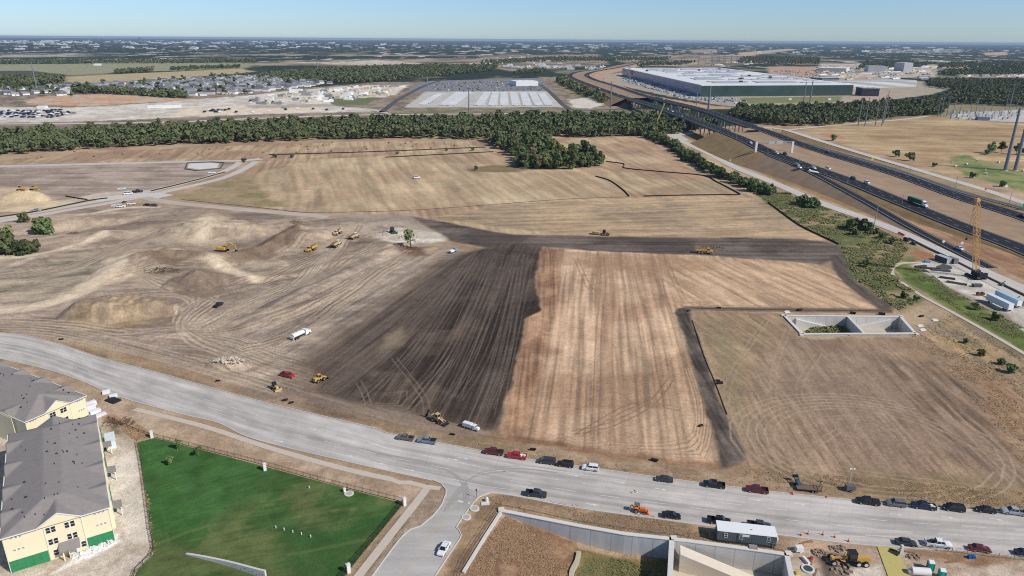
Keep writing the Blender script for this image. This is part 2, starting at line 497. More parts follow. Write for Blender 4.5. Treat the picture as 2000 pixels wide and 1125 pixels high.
# housing estate, orange cut, white yards beyond the river
paint([(-200, 172), (60, 168), (220, 160), (420, 150), (520, 150), (640, 162), (560, 178), (360, 192), (160, 182), (-200, 196)], S(128, 128, 116), 8, 10, rgb2=S(96, 104, 84))
paint([(-200, 190), (150, 183), (300, 192), (500, 180), (740, 160), (820, 160), (1120, 150), (1290, 190), (1250, 210), (800, 236), (-200, 262)], S(166, 146, 126), 10, 12, rgb2=S(128, 116, 96))
paint([(46, 197), (100, 187), (200, 183), (330, 191), (400, 194), (270, 201), (180, 207), (60, 204)], S(212, 162, 124), 4, 8, rgb2=S(206, 184, 160))
paint([(-200, 209), (150, 210), (270, 203), (480, 187), (570, 177), (700, 166), (800, 166), (772, 185), (742, 191), (640, 206), (720, 213), (748, 217), (500, 223), (300, 232), (130, 238), (-200, 243)], S(228, 220, 208), 4, 8, rgb2=S(206, 194, 178))
paint([(350, 214), (450, 207), (560, 206), (640, 210), (590, 219), (480, 222), (330, 228)], S(232, 214, 186), 4, 8)
paint([(640, 193), (742, 190), (712, 206), (648, 204)], S(118, 124, 84), 3, 5)
paint([(480, 206), (640, 203), (660, 208), (490, 212)], S(188, 176, 160), 3, 6)
paint([(800, 170), (840, 158), (1055, 152), (1080, 180), (800, 182)], S(136, 136, 140), 3, 4)
paint([(790, 210), (830, 179), (1076, 178), (1100, 209)], S(198, 195, 188), 3, 4)
paint([(700, 232), (820, 212), (1130, 211), (1290, 214), (1300, 222), (900, 232)], S(150, 140, 112), 3, 6, rgb2=S(126, 122, 90))
paint([(1050, 150), (1085, 160), (1130, 205), (1180, 205), (1130, 175), (1090, 150)], S(120, 122, 84), 4, 6, rgb2=S(164, 146, 116))
paint([(1110, 195), (1150, 190), (1180, 205), (1150, 212), (1120, 210)], S(222, 212, 198), 3, 6)
paint([(-300, 248), (300, 244), (700, 226), (950, 222), (1290, 215), (1290, 222), (760, 240), (300, 254), (-300, 268)], S(140, 120, 102), 4, 5)
# factory surrounds
paint([(1150, 150), (1230, 140), (1700, 150), (1810, 160), (1815, 185), (1640, 208), (1480, 212), (1400, 205), (1300, 187), (1180, 160)], S(176, 166, 154), 5, 8, rgb2=S(196, 168, 140))
paint([(1220, 145), (1390, 186), (1470, 196), (1440, 205), (1330, 192), (1210, 160)], S(168, 164, 158), 4, 6)
paint([(1445, 191), (1645, 188), (1640, 199), (1450, 203)], S(132, 138, 88), 3, 4)
paint([(1290, 190), (1380, 205), (1460, 212), (1340, 214)], S(196, 158, 126), 4, 6)
paint([(1720, 166), (1800, 160), (1860, 172), (1815, 186), (1730, 180)], S(176, 166, 146), 4, 8)
paint([(1640, 225), (1830, 225), (1860, 192), (2300, 190), (2300, 250), (1700, 240)], S(150, 140, 108), 8, 10)
paint([(1845, 228), (1880, 220), (2000, 214), (2200, 214), (2200, 238), (1960, 238)], S(196, 192, 186), 3, 5)

# --- hay fields in the middle distance
AN_F = head((900, 390), (850, 310))
paint([(-100, 330), (150, 300), (480, 284), (700, 277), (960, 275), (1290, 264), (1450, 330), (1500, 390), (1640, 470), (1560, 470), (1000, 455), (830, 428), (700, 416), (590, 414), (350, 388), (480, 340), (500, 315), (440, 312)], S(196, 170, 134), 3, 5, rgb2=S(178, 146, 116), vs_=22, streak=(AN_F, 3.2, 60, .16))
paint([(480, 345), (620, 310), (950, 297), (1010, 318), (1200, 330), (1230, 383), (1000, 397), (760, 412), (600, 413), (480, 385)], S(188, 160, 126), 4, 6, a=.7, rgb2=S(202, 178, 140), vs_=20, streak=(AN_F + .1, 6, 80, .2))
paint([(330, 388), (480, 342), (520, 375), (560, 405), (460, 402)], S(150, 136, 94), 5, 8, rgb2=S(170, 148, 112))
paint([(905, 331), (960, 322), (1060, 325), (1010, 336), (920, 336)], S(140, 124, 88), 3, 3)
paint([(840, 425), (1000, 398), (1230, 386), (1450, 384), (1500, 392), (1640, 470), (1400, 462), (1100, 458)], S(190, 162, 126), 3, 4, rgb2=S(174, 150, 120), vs_=16, streak=(.15, 2.4, 40, .16))
paint([(1260, 375), (1380, 342), (1440, 372), (1430, 380)], S(150, 132, 104), 10, 6, a=.45)
paint([(-100, 322), (455, 313), (470, 325), (400, 346), (300, 376), (190, 395), (-100, 430)], S(166, 146, 130), 4, 6, rgb2=S(182, 164, 146), vs_=14, streak=(0.05, 4, 60, .16))
paint([(-100, 372), (50, 366), (104, 392), (170, 392), (60, 412), (-100, 418)], S(222, 200, 160), 2, 5, rgb2=S(208, 184, 146))
paint([(120, 392), (210, 375), (255, 372), (240, 388), (170, 398)], S(206, 190, 168), 2, 3)

# --- earthworks
paint(EARTH, S(174, 153, 132), 4, 8, rgb2=S(152, 133, 115), vs_=16, streak=(0.35, 4.5, 45, .17), world=True)
paint([(-60, 520), (90, 505), (200, 500), (235, 520), (170, 560), (-60, 592)], S(156, 142, 122), 8, 10, streak=(.2, 3, 50, .22))
paint([(-60, 610), (100, 585), (300, 570), (480, 590), (520, 640), (440, 680), (330, 700), (100, 652), (-60, 640)], S(160, 140, 124), 8, 10, streak=(.3, 3, 40, .2))
paint([(420, 610), (700, 500), (860, 490), (740, 600), (620, 690), (520, 700)], S(168, 150, 132), 8, 8, streak=(head((480, 640), (760, 500)), 2.6, 60, .24))
track([(-60, 606), (60, 600), (170, 566), (220, 530), (240, 505), (330, 500)], S(222, 200, 168), 9, .9, wob=6)
track([(240, 510), (330, 505), (430, 520), (500, 545)], S(214, 192, 160), 5, .7, wob=5)
track([(-60, 590), (40, 598), (130, 580), (230, 545), (330, 520)], S(214, 194, 164), 5, .6, wob=6)
track([(10, 520), (90, 498), (180, 470), (260, 450)], S(206, 186, 160), 5, .6, wob=5)
paint([(330, 470), (360, 430), (430, 418), (480, 440), (470, 470), (400, 485)], S(208, 188, 156), 8, 10, a=.8)
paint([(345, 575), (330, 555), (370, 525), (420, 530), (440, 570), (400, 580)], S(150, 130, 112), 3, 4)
paint([(150, 640), (140, 615), (180, 590), (300, 584), (360, 600), (330, 625), (230, 650)], S(178, 154, 122), 4, 5, rgb2=S(160, 136, 106), vs_=4)
paint([(412, 722), (416, 706), (445, 702), (478, 714), (460, 726)], S(214, 194, 166), 2, 3)
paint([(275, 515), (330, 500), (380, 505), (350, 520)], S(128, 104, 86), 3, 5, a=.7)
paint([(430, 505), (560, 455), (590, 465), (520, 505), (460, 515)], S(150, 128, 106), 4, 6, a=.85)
paint([(640, 420), (800, 418), (850, 460), (720, 455)], S(170, 152, 138), 6, 6, a=.8)
paint([(730, 462), (770, 445), (850, 455), (870, 470), (800, 480), (740, 470)], S(226, 218, 200), 3, 6, rgb2=S(206, 194, 174), vs_=5)
paint([(830, 487), (850, 481), (858, 486), (840, 490)], S(200, 170, 104), 1, 1)
paint([(770, 485), (830, 482), (828, 500), (790, 502)], S(134, 106, 84), 2, 3)
kk = sel(GX, GY, EARTH, 5)
xk, yk = GX[kk], GY[kk]
me_ = smooth(2, -10, sdf(xk, yk, EARTH))
ph = fbm(xk / 95 + 4, yk / 60 + 2, 3); ph2 = fbm(xk / 60 + 40, yk / 34 + 12, 3)
sw = (vnoise(ph * 46, yk * .004 + xk * .006) * .55 + vnoise(ph * 120, xk * .01) * .45 - .5) * 1.6 + (vnoise(ph2 * 60, xk * .008) - .5) * .7
C[kk] *= (1 + .42 * sw * me_)[:, None]
bl = (smooth(.56, .72, fbm(xk / 26 + 70, yk / 18 + 7, 4)) * me_ * .55)[:, None]
C[kk] = C[kk] * (1 - bl) + np.array(S(206, 186, 156), np.float32) * bl
bl = (smooth(.55, .72, fbm(xk / 30 + 170, yk / 16 + 77, 4)) * me_ * .5)[:, None]
C[kk] = C[kk] * (1 - bl) + np.array(S(134, 116, 102), np.float32) * bl
for i in range(15):
    a = i / 14
    wheel_tracks([(700 - 60 * a + 14 * RNG.random(), 440 + 45 * a), (640 - 90 * a, 520 + 50 * a), (520 - 60 * a, 570 + 45 * a), (430 - 30 * a, 620 + 22 * a), (450 + 10 * a, 655 + 30 * a), (540 + 40 * a, 680 + 40 * a)], S(208, 190, 164) if i % 2 else S(140, 122, 106), 2.4, .6, .55)
for i in range(8):
    a = i / 7
    wheel_tracks([(-40, 640 - 16 * a), (140, 650 - 20 * a), (300, 690 - 40 * a), (420, 710 - 60 * a), (560, 760 - 70 * a), (760, 820 - 60 * a)], S(200, 180, 156) if i % 2 else S(136, 116, 100), 2.4, .6, .5)
for i in range(8):
    a = i / 7
    wheel_tracks([(-40, 530 + 20 * a), (120, 520 + 10 * a), (230, 530 - 10 * a), (330, 540 + 30 * a), (420, 560 + 30 * a), (380, 600 + 30 * a), (360, 650)], S(206, 188, 162) if i % 2 else S(144, 124, 106), 2.4, .6, .5)

for bi, q in enumerate(([(-40, 604), (90, 592), (200, 556), (300, 522), (430, 516), (520, 500), (600, 462)], [(110, 655), (260, 655), (370, 650), (470, 640), (600, 600), (700, 545), (800, 500)], [(360, 650), (348, 612), (400, 576), (470, 560), (560, 530), (650, 490)], [(-40, 640), (100, 645), (300, 690), (480, 740), (540, 760)],
                       [(480, 682), (560, 660), (650, 600), (780, 510)], [(-40, 545), (100, 530), (200, 500), (260, 470), (350, 440), (430, 425)], [(250, 480), (350, 450), (500, 445), (560, 430)], [(150, 590), (250, 575), (340, 572), (380, 590), (352, 630), (370, 660), (450, 690)], [(400, 640), (500, 590), (620, 545), (740, 480)], [(60, 470), (160, 450), (260, 425), (330, 410)])):
    for j in range(7):
        o_ = (j - 3) * 3.2 + RNG.uniform(-1.5, 1.5)
        wheel_tracks([(x + RNG.uniform(-5, 5), y + o_ * .8 + RNG.uniform(-1.5, 1.5)) for x, y in q], (S(204, 184, 158), S(124, 106, 92), S(184, 164, 140))[j % 3], 2.4, .6, .46)

for q, w_ in (([(-60, 608), (60, 602), (150, 575), (210, 540), (240, 508), (330, 498), (400, 503)], 8), ([(300, 505), (360, 508), (430, 522), (500, 548)], 5), ([(-60, 500), (60, 500), (140, 478), (240, 452)], 4), ([(390, 470), (410, 440), (390, 420)], 9), ([(160, 420), (230, 408), (300, 405)], 4)):
    track(q, S(220, 198, 166), w_, .8, wob=6); track(q, S(228, 208, 178), w_ * .55, .55, wob=8)
paint([(345, 577), (330, 556), (368, 528), (420, 530), (442, 568), (400, 582)], S(138, 119, 102), 2, 3, a=.85)  # brown soil heap, also darkened in colour for its shadowed sides
paint([(425, 512), (470, 500), (540, 470), (575, 447), (592, 462), (530, 505), (460, 520)], S(138, 116, 95), 3, 5, a=.9, rgb2=S(122, 102, 84), vs_=4)  # cut bank: shade on its face painted in as darker soil colour
paint([(265, 510), (330, 492), (385, 498), (400, 512), (330, 520)], S(130, 108, 88), 3, 5, a=.8)  # upper bank, its shadowed face likewise painted into the brown
paint([(170, 452), (300, 425), (420, 412), (400, 424), (250, 456)], S(138, 120, 106), 5, 7, a=.7, streak=(.3, 2, 30, .25))
paint([(-60, 590), (60, 586), (110, 580), (60, 592)], S(136, 124, 114), 4, 5, a=.7)
# --- dark stripped soil, haul road and ring of topsoil
AN_D = head((800, 800), (960, 540))
dark, dark2 = S(70, 59, 51), S(96, 82, 70)
paint([(800, 424), (850, 430), (1000, 458), (1180, 462), (1400, 464), (1560, 466), (1640, 478), (1660, 500), (1600, 516), (1400, 502), (1200, 494), (1062, 484), (960, 486), (880, 470)], S(116, 103, 94), 2, 2.5, rgb2=S(92, 82, 75), vs_=14, streak=(-.02, 2.2, 70, .22))
paint([(985, 474), (1056, 484), (1050, 560), (1056, 605), (1030, 625), (1014, 700), (985, 800), (972, 846), (850, 822), (715, 793), (622, 768), (615, 712), (662, 672), (750, 605), (900, 498)], dark, 1.8, 1.6, rgb2=dark2, vs_=12, streak=(AN_D, 1.7, 55, .30))
paint([(870, 500), (990, 474), (910, 540), (760, 680), (690, 760), (600, 765), (585, 710), (640, 660), (740, 590)], S(104, 90, 79), 10, 8, a=.85, streak=(AN_D - .15, 1.8, 40, .25))
paint([(900, 480), (1050, 486), (1046, 600), (1015, 700), (980, 820), (900, 800), (930, 640)], S(66, 58, 53), 10, 8, a=.45, streak=(AN_D, 1.3, 40, .2))
paint([(740, 690), (750, 655), (790, 640), (800, 655), (770, 680)], S(150, 132, 108), 3, 5, a=.9)
paint([(600, 760), (800, 800), (980, 850), (970, 872), (800, 850), (560, 800)], S(128, 110, 94), 4, 5, a=.7, streak=(head((600, 770), (900, 850)), 1.4, 30, .25))
for i in range(26):
    x0 = 620 + i * 14 + RNG.uniform(-10, 10)
    y0 = 790 + (x0 - 620) * .16 - RNG.uniform(0, 60)
    x1 = 890 + (i / 26) * 150 + RNG.uniform(-12, 12)
    wheel_tracks([(x0, y0), ((x0 + x1) / 2 + RNG.uniform(-12, 12), (y0 + 500) / 2 + 30), (x1, 495 + RNG.uniform(0, 30))], S(122, 107, 95), 2.2, .32, .45)
for i in range(6):
    wheel_tracks([(560, 760 + 4 * i), (700, 790 + 3 * i), (840, 822 + 5 * i), (980, 850 + 4 * i)], S(150, 132, 116), 2, .35, .45)
for q in ([(770, 700), (830, 780), (830, 830)], [(700, 745), (720, 790), (690, 800)], [(880, 700), (800, 800), (760, 815)], [(760, 770), (790, 765), (780, 790), (730, 790)]):
    wheel_tracks(q, S(146, 128, 114), 2, .35, .45)

# --- stubble field, L-shaped
AN_S = head((1170, 880), (1170, 500))
AN_S2 = head((1720, 600), (1500, 505))
stub, stub2 = S(206, 172, 138), S(186, 150, 118)
ELL = [(1058, 482), (1200, 492), (1400, 500), (1600, 516), (1640, 540), (1738, 606), (1500, 607), (1330, 601), (1317, 612), (1330, 660), (1350, 715), (1372, 790), (1405, 912), (1200, 890), (1000, 862), (975, 845), (1010, 700), (1030, 625), (1056, 605), (1050, 560)]
paint(ELL, stub, 1.2, 2.2, rgb2=stub2, vs_=12, streak=(AN_S, 1.7, 55, .24))
paint([(1320, 500), (1590, 516), (1640, 540), (1730, 604), (1500, 604), (1330, 596), (1290, 540)], S(204, 170, 134), 6, 6, streak=(AN_S2, 1.9, 34, .24), a=.9)
paint([(1053, 486), (1090, 488), (1092, 560), (1085, 620), (1060, 700), (1040, 800), (1010, 850), (975, 845), (1010, 700), (1030, 625), (1056, 605), (1050, 560)], S(160, 120, 91), 1.5, 2, rgb2=S(182, 142, 108), vs_=5, streak=(AN_S + .05, 1.3, 40, .26), a=.95)
paint([(1160, 500), (1200, 500), (1205, 620), (1215, 760), (1230, 880), (1190, 880), (1180, 700), (1165, 600)], S(172, 136, 106), 4, 3, a=.55, streak=(AN_S, 1.0, 30, .25))
paint([(1090, 490), (1280, 497), (1400, 506), (1400, 530), (1240, 528), (1090, 516)], S(170, 134, 104), 3, 3, a=.5)
paint([(950, 848), (1100, 866), (1300, 898), (1405, 905), (1404, 918), (1200, 905), (950, 880)], S(148, 108, 78), 2, 3, a=.85, streak=(head((1000, 870), (1300, 905)), 1, 30, .25))
for q in ([(1175, 500), (1178, 560), (1170, 640), (1166, 760), (1160, 850)], [(1125, 505), (1150, 560), (1165, 575)], [(1310, 740), (1270, 790), (1190, 830), (1120, 845)], [(1130, 850), (1240, 790), (1330, 800)], [(1300, 510), (1340, 590), (1380, 598), (1560, 600)]):
    wheel_tracks(q, S(150, 118, 92), 2.2, .4, .6)
for i in range(9):
    wheel_tracks([(1040 + 25 * i, 845 + 4 * i), (1180 + 18 * i, 866 + 3 * i), (1340 + 4 * i, 860 + 4 * i), (1362 + 3 * i, 800), (1340 + 3 * i, 720)], S(216, 184, 150) if i % 2 else S(160, 124, 94), 1.8, .3, .5)
# dark strip beside it, haul bend at the far corner
paint([(1318, 612), (1325, 602), (1350, 600), (1352, 625), (1375, 700), (1410, 790), (1457, 890), (1455, 912), (1405, 916), (1392, 850), (1372, 780), (1348, 710)], S(84, 74, 68), 1.0, 1.6, rgb2=S(108, 96, 87), vs_=6, streak=(AN_S + .12, .9, 20, .25))
paint([(1620, 500), (1655, 495), (1670, 545), (1745, 600), (1738, 608), (1715, 604), (1650, 555), (1625, 525)], S(100, 88, 80), 1.2, 1.5, streak=(head((1640, 520), (1740, 605)), 1, 20, .2))
paint([(1330, 598), (1720, 603), (1745, 602), (1745, 612), (1350, 607)], S(120, 102, 88), .8, .8, a=.9)
paint([(950, 862), (1100, 886), (1300, 915), (1410, 920), (1420, 930), (1200, 915), (940, 882)], S(138, 118, 98), 2, 2, a=.8)

# --- weedy field to the right
AN_R = head((1700, 650), (1930, 860))
paint([(1352, 608), (1530, 612), (1560, 658), (1800, 660), (2300, 720), (2600, 1100), (2000, 1000), (1700, 975), (1450, 925), (1460, 905), (1412, 790), (1376, 700), (1356, 640)], S(163, 135, 110), 2, 4, rgb2=S(178, 149, 118), vs_=12, streak=(AN_R, .9, 14, .17))
paint([(1360, 612), (1530, 614), (1540, 660), (1420, 780), (1380, 690)], S(168, 142, 108), 4, 6, a=.8, streak=(AN_S + .4, 1.2, 22, .24))
paint([(1360, 625), (1420, 625), (1440, 700), (1460, 860), (1450, 880), (1410, 780)], S(150, 138, 104), 4, 5, a=.5)
paint([(1560, 680), (1900, 690), (1900, 800), (1700, 860), (1500, 760)], S(150, 130, 110), 20, 12, a=.5, streak=(AN_R, 1.0, 14, .15))
paint([(1780, 680), (1960, 720), (2100, 840), (2000, 900), (1850, 790)], S(172, 136, 96), 15, 14, a=.6, streak=(AN_R, 1.2, 16, .18))
paint([(1720, 700), (1830, 700), (2010, 870), (1950, 960), (1800, 800)], S(134, 113, 96), 8, 8, a=.7, streak=(AN_R, 1.5, 22, .5))
paint([(1750, 645), (1870, 600), (2200, 760), (2200, 830), (1900, 700)], S(150, 130, 106), 8, 8, a=.75, rgb2=S(182, 152, 106), streak=(AN_R, 2, 20, .25))
paint([(1460, 915), (1700, 930), (2200, 960), (2200, 1010), (1700, 978), (1430, 930)], S(170, 140, 104), 5, 6, rgb2=S(140, 120, 88), vs_=7)
paint([(1830, 930), (1960, 955), (1950, 985), (1850, 975)], S(124, 114, 72), 4, 5, a=.6)
for i in range(6):
    r = 1 + i * .10
    c = P(1690, 865)
    pts = [c + Vector((math.cos(t) * 27 * r, math.sin(t) * 21 * r, 0)) for t in [k * .3 + i * .2 for k in range(15 + i)]]
    track(pts, S(190, 166, 136), .45, .5, world=True)
for q in ([(1540, 640), (1510, 740), (1540, 860), (1620, 940)], [(1550, 640), (1700, 760), (1960, 900)], [(1420, 640), (1560, 800), (1700, 820), (1900, 960)], [(1500, 620), (1420, 760), (1470, 900)], [(1560, 850), (1600, 900), (1700, 925), (1980, 960)], [(1600, 690), (1560, 760), (1600, 830)], [(1640, 840), (1580, 880), (1555, 940)]):
    wheel_tracks(q, S(184, 158, 128), 2.0, .4, .4)

# --- weeds and verges by the frontage road
wd1, wd2 = S(106, 114, 64), S(160, 140, 104)
paint([(1480, 380), (1540, 375), (1600, 400), (1700, 440), (1780, 478), (1830, 500), (1800, 512), (1755, 512), (1738, 530), (1800, 580), (1760, 610), (1740, 600), (1670, 545), (1650, 500), (1640, 478), (1560, 440), (1500, 398)], wd1, 3, 5, rgb2=wd2, vs_=10)
paint([(1660, 500), (1755, 510), (1740, 530), (1780, 565), (1720, 570), (1680, 545)], S(94, 108, 54), 4, 5, rgb2=S(128, 124, 76), vs_=6)
paint([(1752, 525), (1765, 513), (1800, 520), (1850, 560), (1920, 600), (2100, 690), (2200, 770), (2100, 725), (2000, 672), (1900, 622), (1810, 565)], S(96, 122, 48), 2, 3, rgb2=S(122, 140, 66), vs_=6)
paint([(1850, 612), (1920, 640), (2100, 740), (2000, 700)], S(120, 116, 84), 4, 5, a=.6)
paint([(1780, 520), (1820, 505), (1850, 505), (1920, 540), (2100, 630), (2150, 690), (2000, 650), (1900, 592), (1800, 530)], S(214, 208, 196), 1.5, 2.5, rgb2=S(190, 182, 168), vs_=6)
paint([(1795, 525), (1850, 560), (1930, 590), (2000, 640), (1900, 600), (1800, 545)], S(150, 130, 110), 2, 3, a=.8)
paint([(1790, 486), (1830, 500), (1815, 510), (1780, 500)], S(172, 122, 86), 1.5, 2)
paint([(1752, 528), (1766, 514), (1798, 528), (1850, 569), (1930, 613), (2010, 654), (2100, 704), (2100, 748), (2000, 686), (1920, 640), (1846, 599), (1765, 549)], S(96, 118, 50), 1.2, 2, rgb2=S(116, 130, 62), vs_=6)
# embankment turf
paint([(1330, 265), (1400, 258), (1500, 298), (1600, 345), (1760, 428), (1900, 500), (1840, 488), (1700, 424), (1500, 345), (1390, 296)], S(166, 132, 88), 2, 3, rgb2=S(150, 126, 86), vs_=14)
paint([(1450, 265), (1500, 258), (1640, 308), (1760, 350), (2000, 440), (2200, 510), (2200, 560), (2000, 475), (1760, 385), (1600, 325)], S(170, 138, 110), 2, 3, rgb2=S(154, 124, 98), vs_=12, streak=(head((1600, 315), (1900, 420)), 2, 30, .15))
paint([(1590, 340), (1680, 372), (1800, 425), (2000, 500), (2200, 590), (2000, 545), (1860, 480), (1720, 402), (1620, 352)], S(178, 140, 106), 2, 3, rgb2=S(160, 122, 92), vs_=10, streak=(head((1700, 390), (1900, 480)), 1.8, 24, .15))
paint([(1560, 262), (1700, 305), (1850, 350), (2100, 428), (2100, 445), (1850, 372), (1650, 304)], S(160, 142, 106), 2, 3, rgb2=S(176, 148, 112))
paint([(1150, 165), (1110, 150), (1150, 137), (1200, 133), (1240, 126), (1250, 130), (1200, 142), (1170, 150), (1260, 186), (1285, 195), (1230, 188)], S(196, 160, 130), 3, 5)
paint([(1140, 170), (1220, 196), (1232, 205), (1190, 208), (1140, 185)], S(140, 134, 92), 3, 5, rgb2=S(176, 154, 118))
# far right meadow
paint([(1570, 252), (1660, 240), (1830, 226), (1960, 240), (2200, 250), (2200, 340), (1960, 330), (1860, 345), (1780, 320), (1640, 282)], S(194, 166, 124), 4, 6, rgb2=S(180, 150, 110), vs_=24, streak=(.0, 5, 70, .14))
paint([(1850, 308), (1890, 303), (1990, 335), (2200, 380), (2200, 420), (2000, 375), (1880, 340)], S(112, 134, 74), 4, 6, rgb2=S(150, 150, 96))
paint([(1600, 258), (1640, 262), (1650, 272), (1610, 268)], S(190, 140, 108), 2, 4)

# --- verges of the boulevard and the lots in front
paint([(-100, 632), (0, 645), (115, 668), (300, 722), (500, 778), (737, 836), (1000, 888), (1317, 933), (1662, 970), (2100, 1000), (2100, 1030), (-100, 700)], S(176, 150, 120), 1.5, 2.5, rgb2=S(152, 128, 98), vs_=4)
paint([(-300, 700), (100, 722), (262, 790), (500, 868), (770, 935), (830, 950), (790, 985), (297, 853), (205, 835), (160, 770), (-300, 760)], S(192, 168, 140), 1.5, 2, rgb2=S(176, 150, 122), vs_=5)
paint([(838, 955), (868, 962), (862, 985), (820, 1030), (790, 1045), (710, 1140), (690, 1140)], S(166, 144, 122), .8, 1, rgb2=S(180, 158, 134), vs_=3)
paint([(790, 985), (835, 957), (700, 1150), (660, 1150)], S(172, 150, 128), .8, 1, rgb2=S(140, 122, 98), vs_=3)
paint([(950, 968), (1000, 965), (1300, 1010), (1420, 1028), (1560, 1050), (1545, 1085), (1316, 1053), (1127, 1026), (979, 997), (903, 1119), (850, 1140), (890, 1063), (895, 1030)], S(176, 146, 112), 1, 1.5, rgb2=S(150, 124, 96), vs_=4)
paint([(985, 1002), (1127, 1030), (1130, 1150), (880, 1150)], S(164, 130, 98), .8, 1, rgb2=S(140, 106, 80), vs_=2.5, world=False)
paint([(1125, 1040), (1316, 1065), (1316, 1150), (1115, 1150)], S(132, 116, 74), .8, 1.2, rgb2=S(118, 108, 66), vs_=3)
paint([(1150, 1065), (1160, 1075), (1150, 1085), (1142, 1075)], S(80, 100, 50), 1, 1.5)
paint([(1540, 1045), (1650, 1060), (1860, 1080), (2200, 1100), (2200, 1200), (1540, 1200)], S(184, 160, 136), 1, 2, rgb2=S(204, 186, 166), vs_=5)
paint([(1560, 1052), (1620, 1060), (1625, 1075), (1570, 1072)], S(206, 170, 136), 1, 2)
paint([(1590, 1075), (1640, 1080), (1690, 1105), (1660, 1140), (1610, 1140)], S(136, 118, 104), 1, 1.5, rgb2=S(112, 96, 84), vs_=2)
paint([(1655, 1108), (1720, 1100), (1735, 1150), (1660, 1150)], S(218, 204, 188), 1, 1.5)
paint([(1780, 1072), (1860, 1080), (1960, 1090), (2000, 1098), (1900, 1105), (1780, 1085)], S(158, 124, 92), 1, 1.5, rgb2=S(176, 144, 108), vs_=3)
# building plot
paint([(-400, 760), (160, 770), (215, 840), (262, 858), (284, 967), (299, 1083), (262, 1118), (240, 1200), (-400, 1200)], S(212, 198, 180), 1, 1.5, rgb2=S(196, 180, 158), vs_=4)
paint([(200, 900), (262, 880), (280, 967), (292, 1060), (240, 1060), (225, 1000)], S(226, 216, 202), 1.5, 2, a=.8)
paint([(216, 1050), (228, 1040), (232, 1060), (180, 1090), (100, 1120), (150, 1090)], S(240, 236, 228), .8, 1.2)
paint([(212, 815), (250, 825), (296, 850), (270, 860), (225, 845)], S(140, 124, 100), 1, 2, rgb2=S(176, 156, 130), vs_=2)

# fine relief of the worked soil
nearm = DIST < 900
GZ[nearm] += (0.10 * (fbm(GX[nearm] / 1.3, GY[nearm] / 1.3, 2) - .5) * smooth(1500, 200, DIST[nearm])).astype(np.float32)
grey = C.mean(1, keepdims=True)
C = np.clip(grey + (C - grey) * .88, 0.01, .85) * np.array([[1.0, .972, .935]], np.float32)

gm = bpy.data.materials.new("soil_and_grass")
gm.use_nodes = True
n_, l_ = gm.node_tree.nodes, gm.node_tree.links
bs = n_["Principled BSDF"]
bs.inputs["Roughness"].default_value = 0.95
bs.inputs["Specular IOR Level"].default_value = 0.1
at = n_.new("ShaderNodeAttribute"); at.attribute_name = "soil"
tc = n_.new("ShaderNodeTexCoord")
prev = at.outputs["Color"]
for sc_, lo, hi in ((3.4, .58, 1.42), (.9, .80, 1.20), (.25, .86, 1.14)):
    nz = n_.new("ShaderNodeTexNoise"); nz.inputs["Scale"].default_value = sc_; nz.inputs["Detail"].default_value = 5
    l_.new(tc.outputs["Object"], nz.inputs["Vector"])
    mr = n_.new("ShaderNodeMapRange"); mr.inputs[1].default_value, mr.inputs[2].default_value = .25, .75
    mr.inputs[3].default_value, mr.inputs[4].default_value = lo, hi
    l_.new(nz.outputs["Fac"], mr.inputs[0])
    vm = n_.new("ShaderNodeVectorMath"); vm.operation = 'SCALE'
    l_.new(prev, vm.inputs[0]); l_.new(mr.outputs[0], vm.inputs["Scale"])
    prev = vm.outputs[0]
l_.new(prev, bs.inputs["Base Color"])

ii = np.arange(N).reshape(NR, NC)
quads = np.stack([ii[:-1, :-1], ii[:-1, 1:], ii[1:, 1:], ii[1:, :-1]], -1).reshape(-1, 4)
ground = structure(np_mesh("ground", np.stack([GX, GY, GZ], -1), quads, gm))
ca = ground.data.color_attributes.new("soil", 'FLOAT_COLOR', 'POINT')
ca.data.foreach_set("color", np.concatenate([C, np.ones((N, 1), np.float32)], 1).astype(np.float32).ravel())
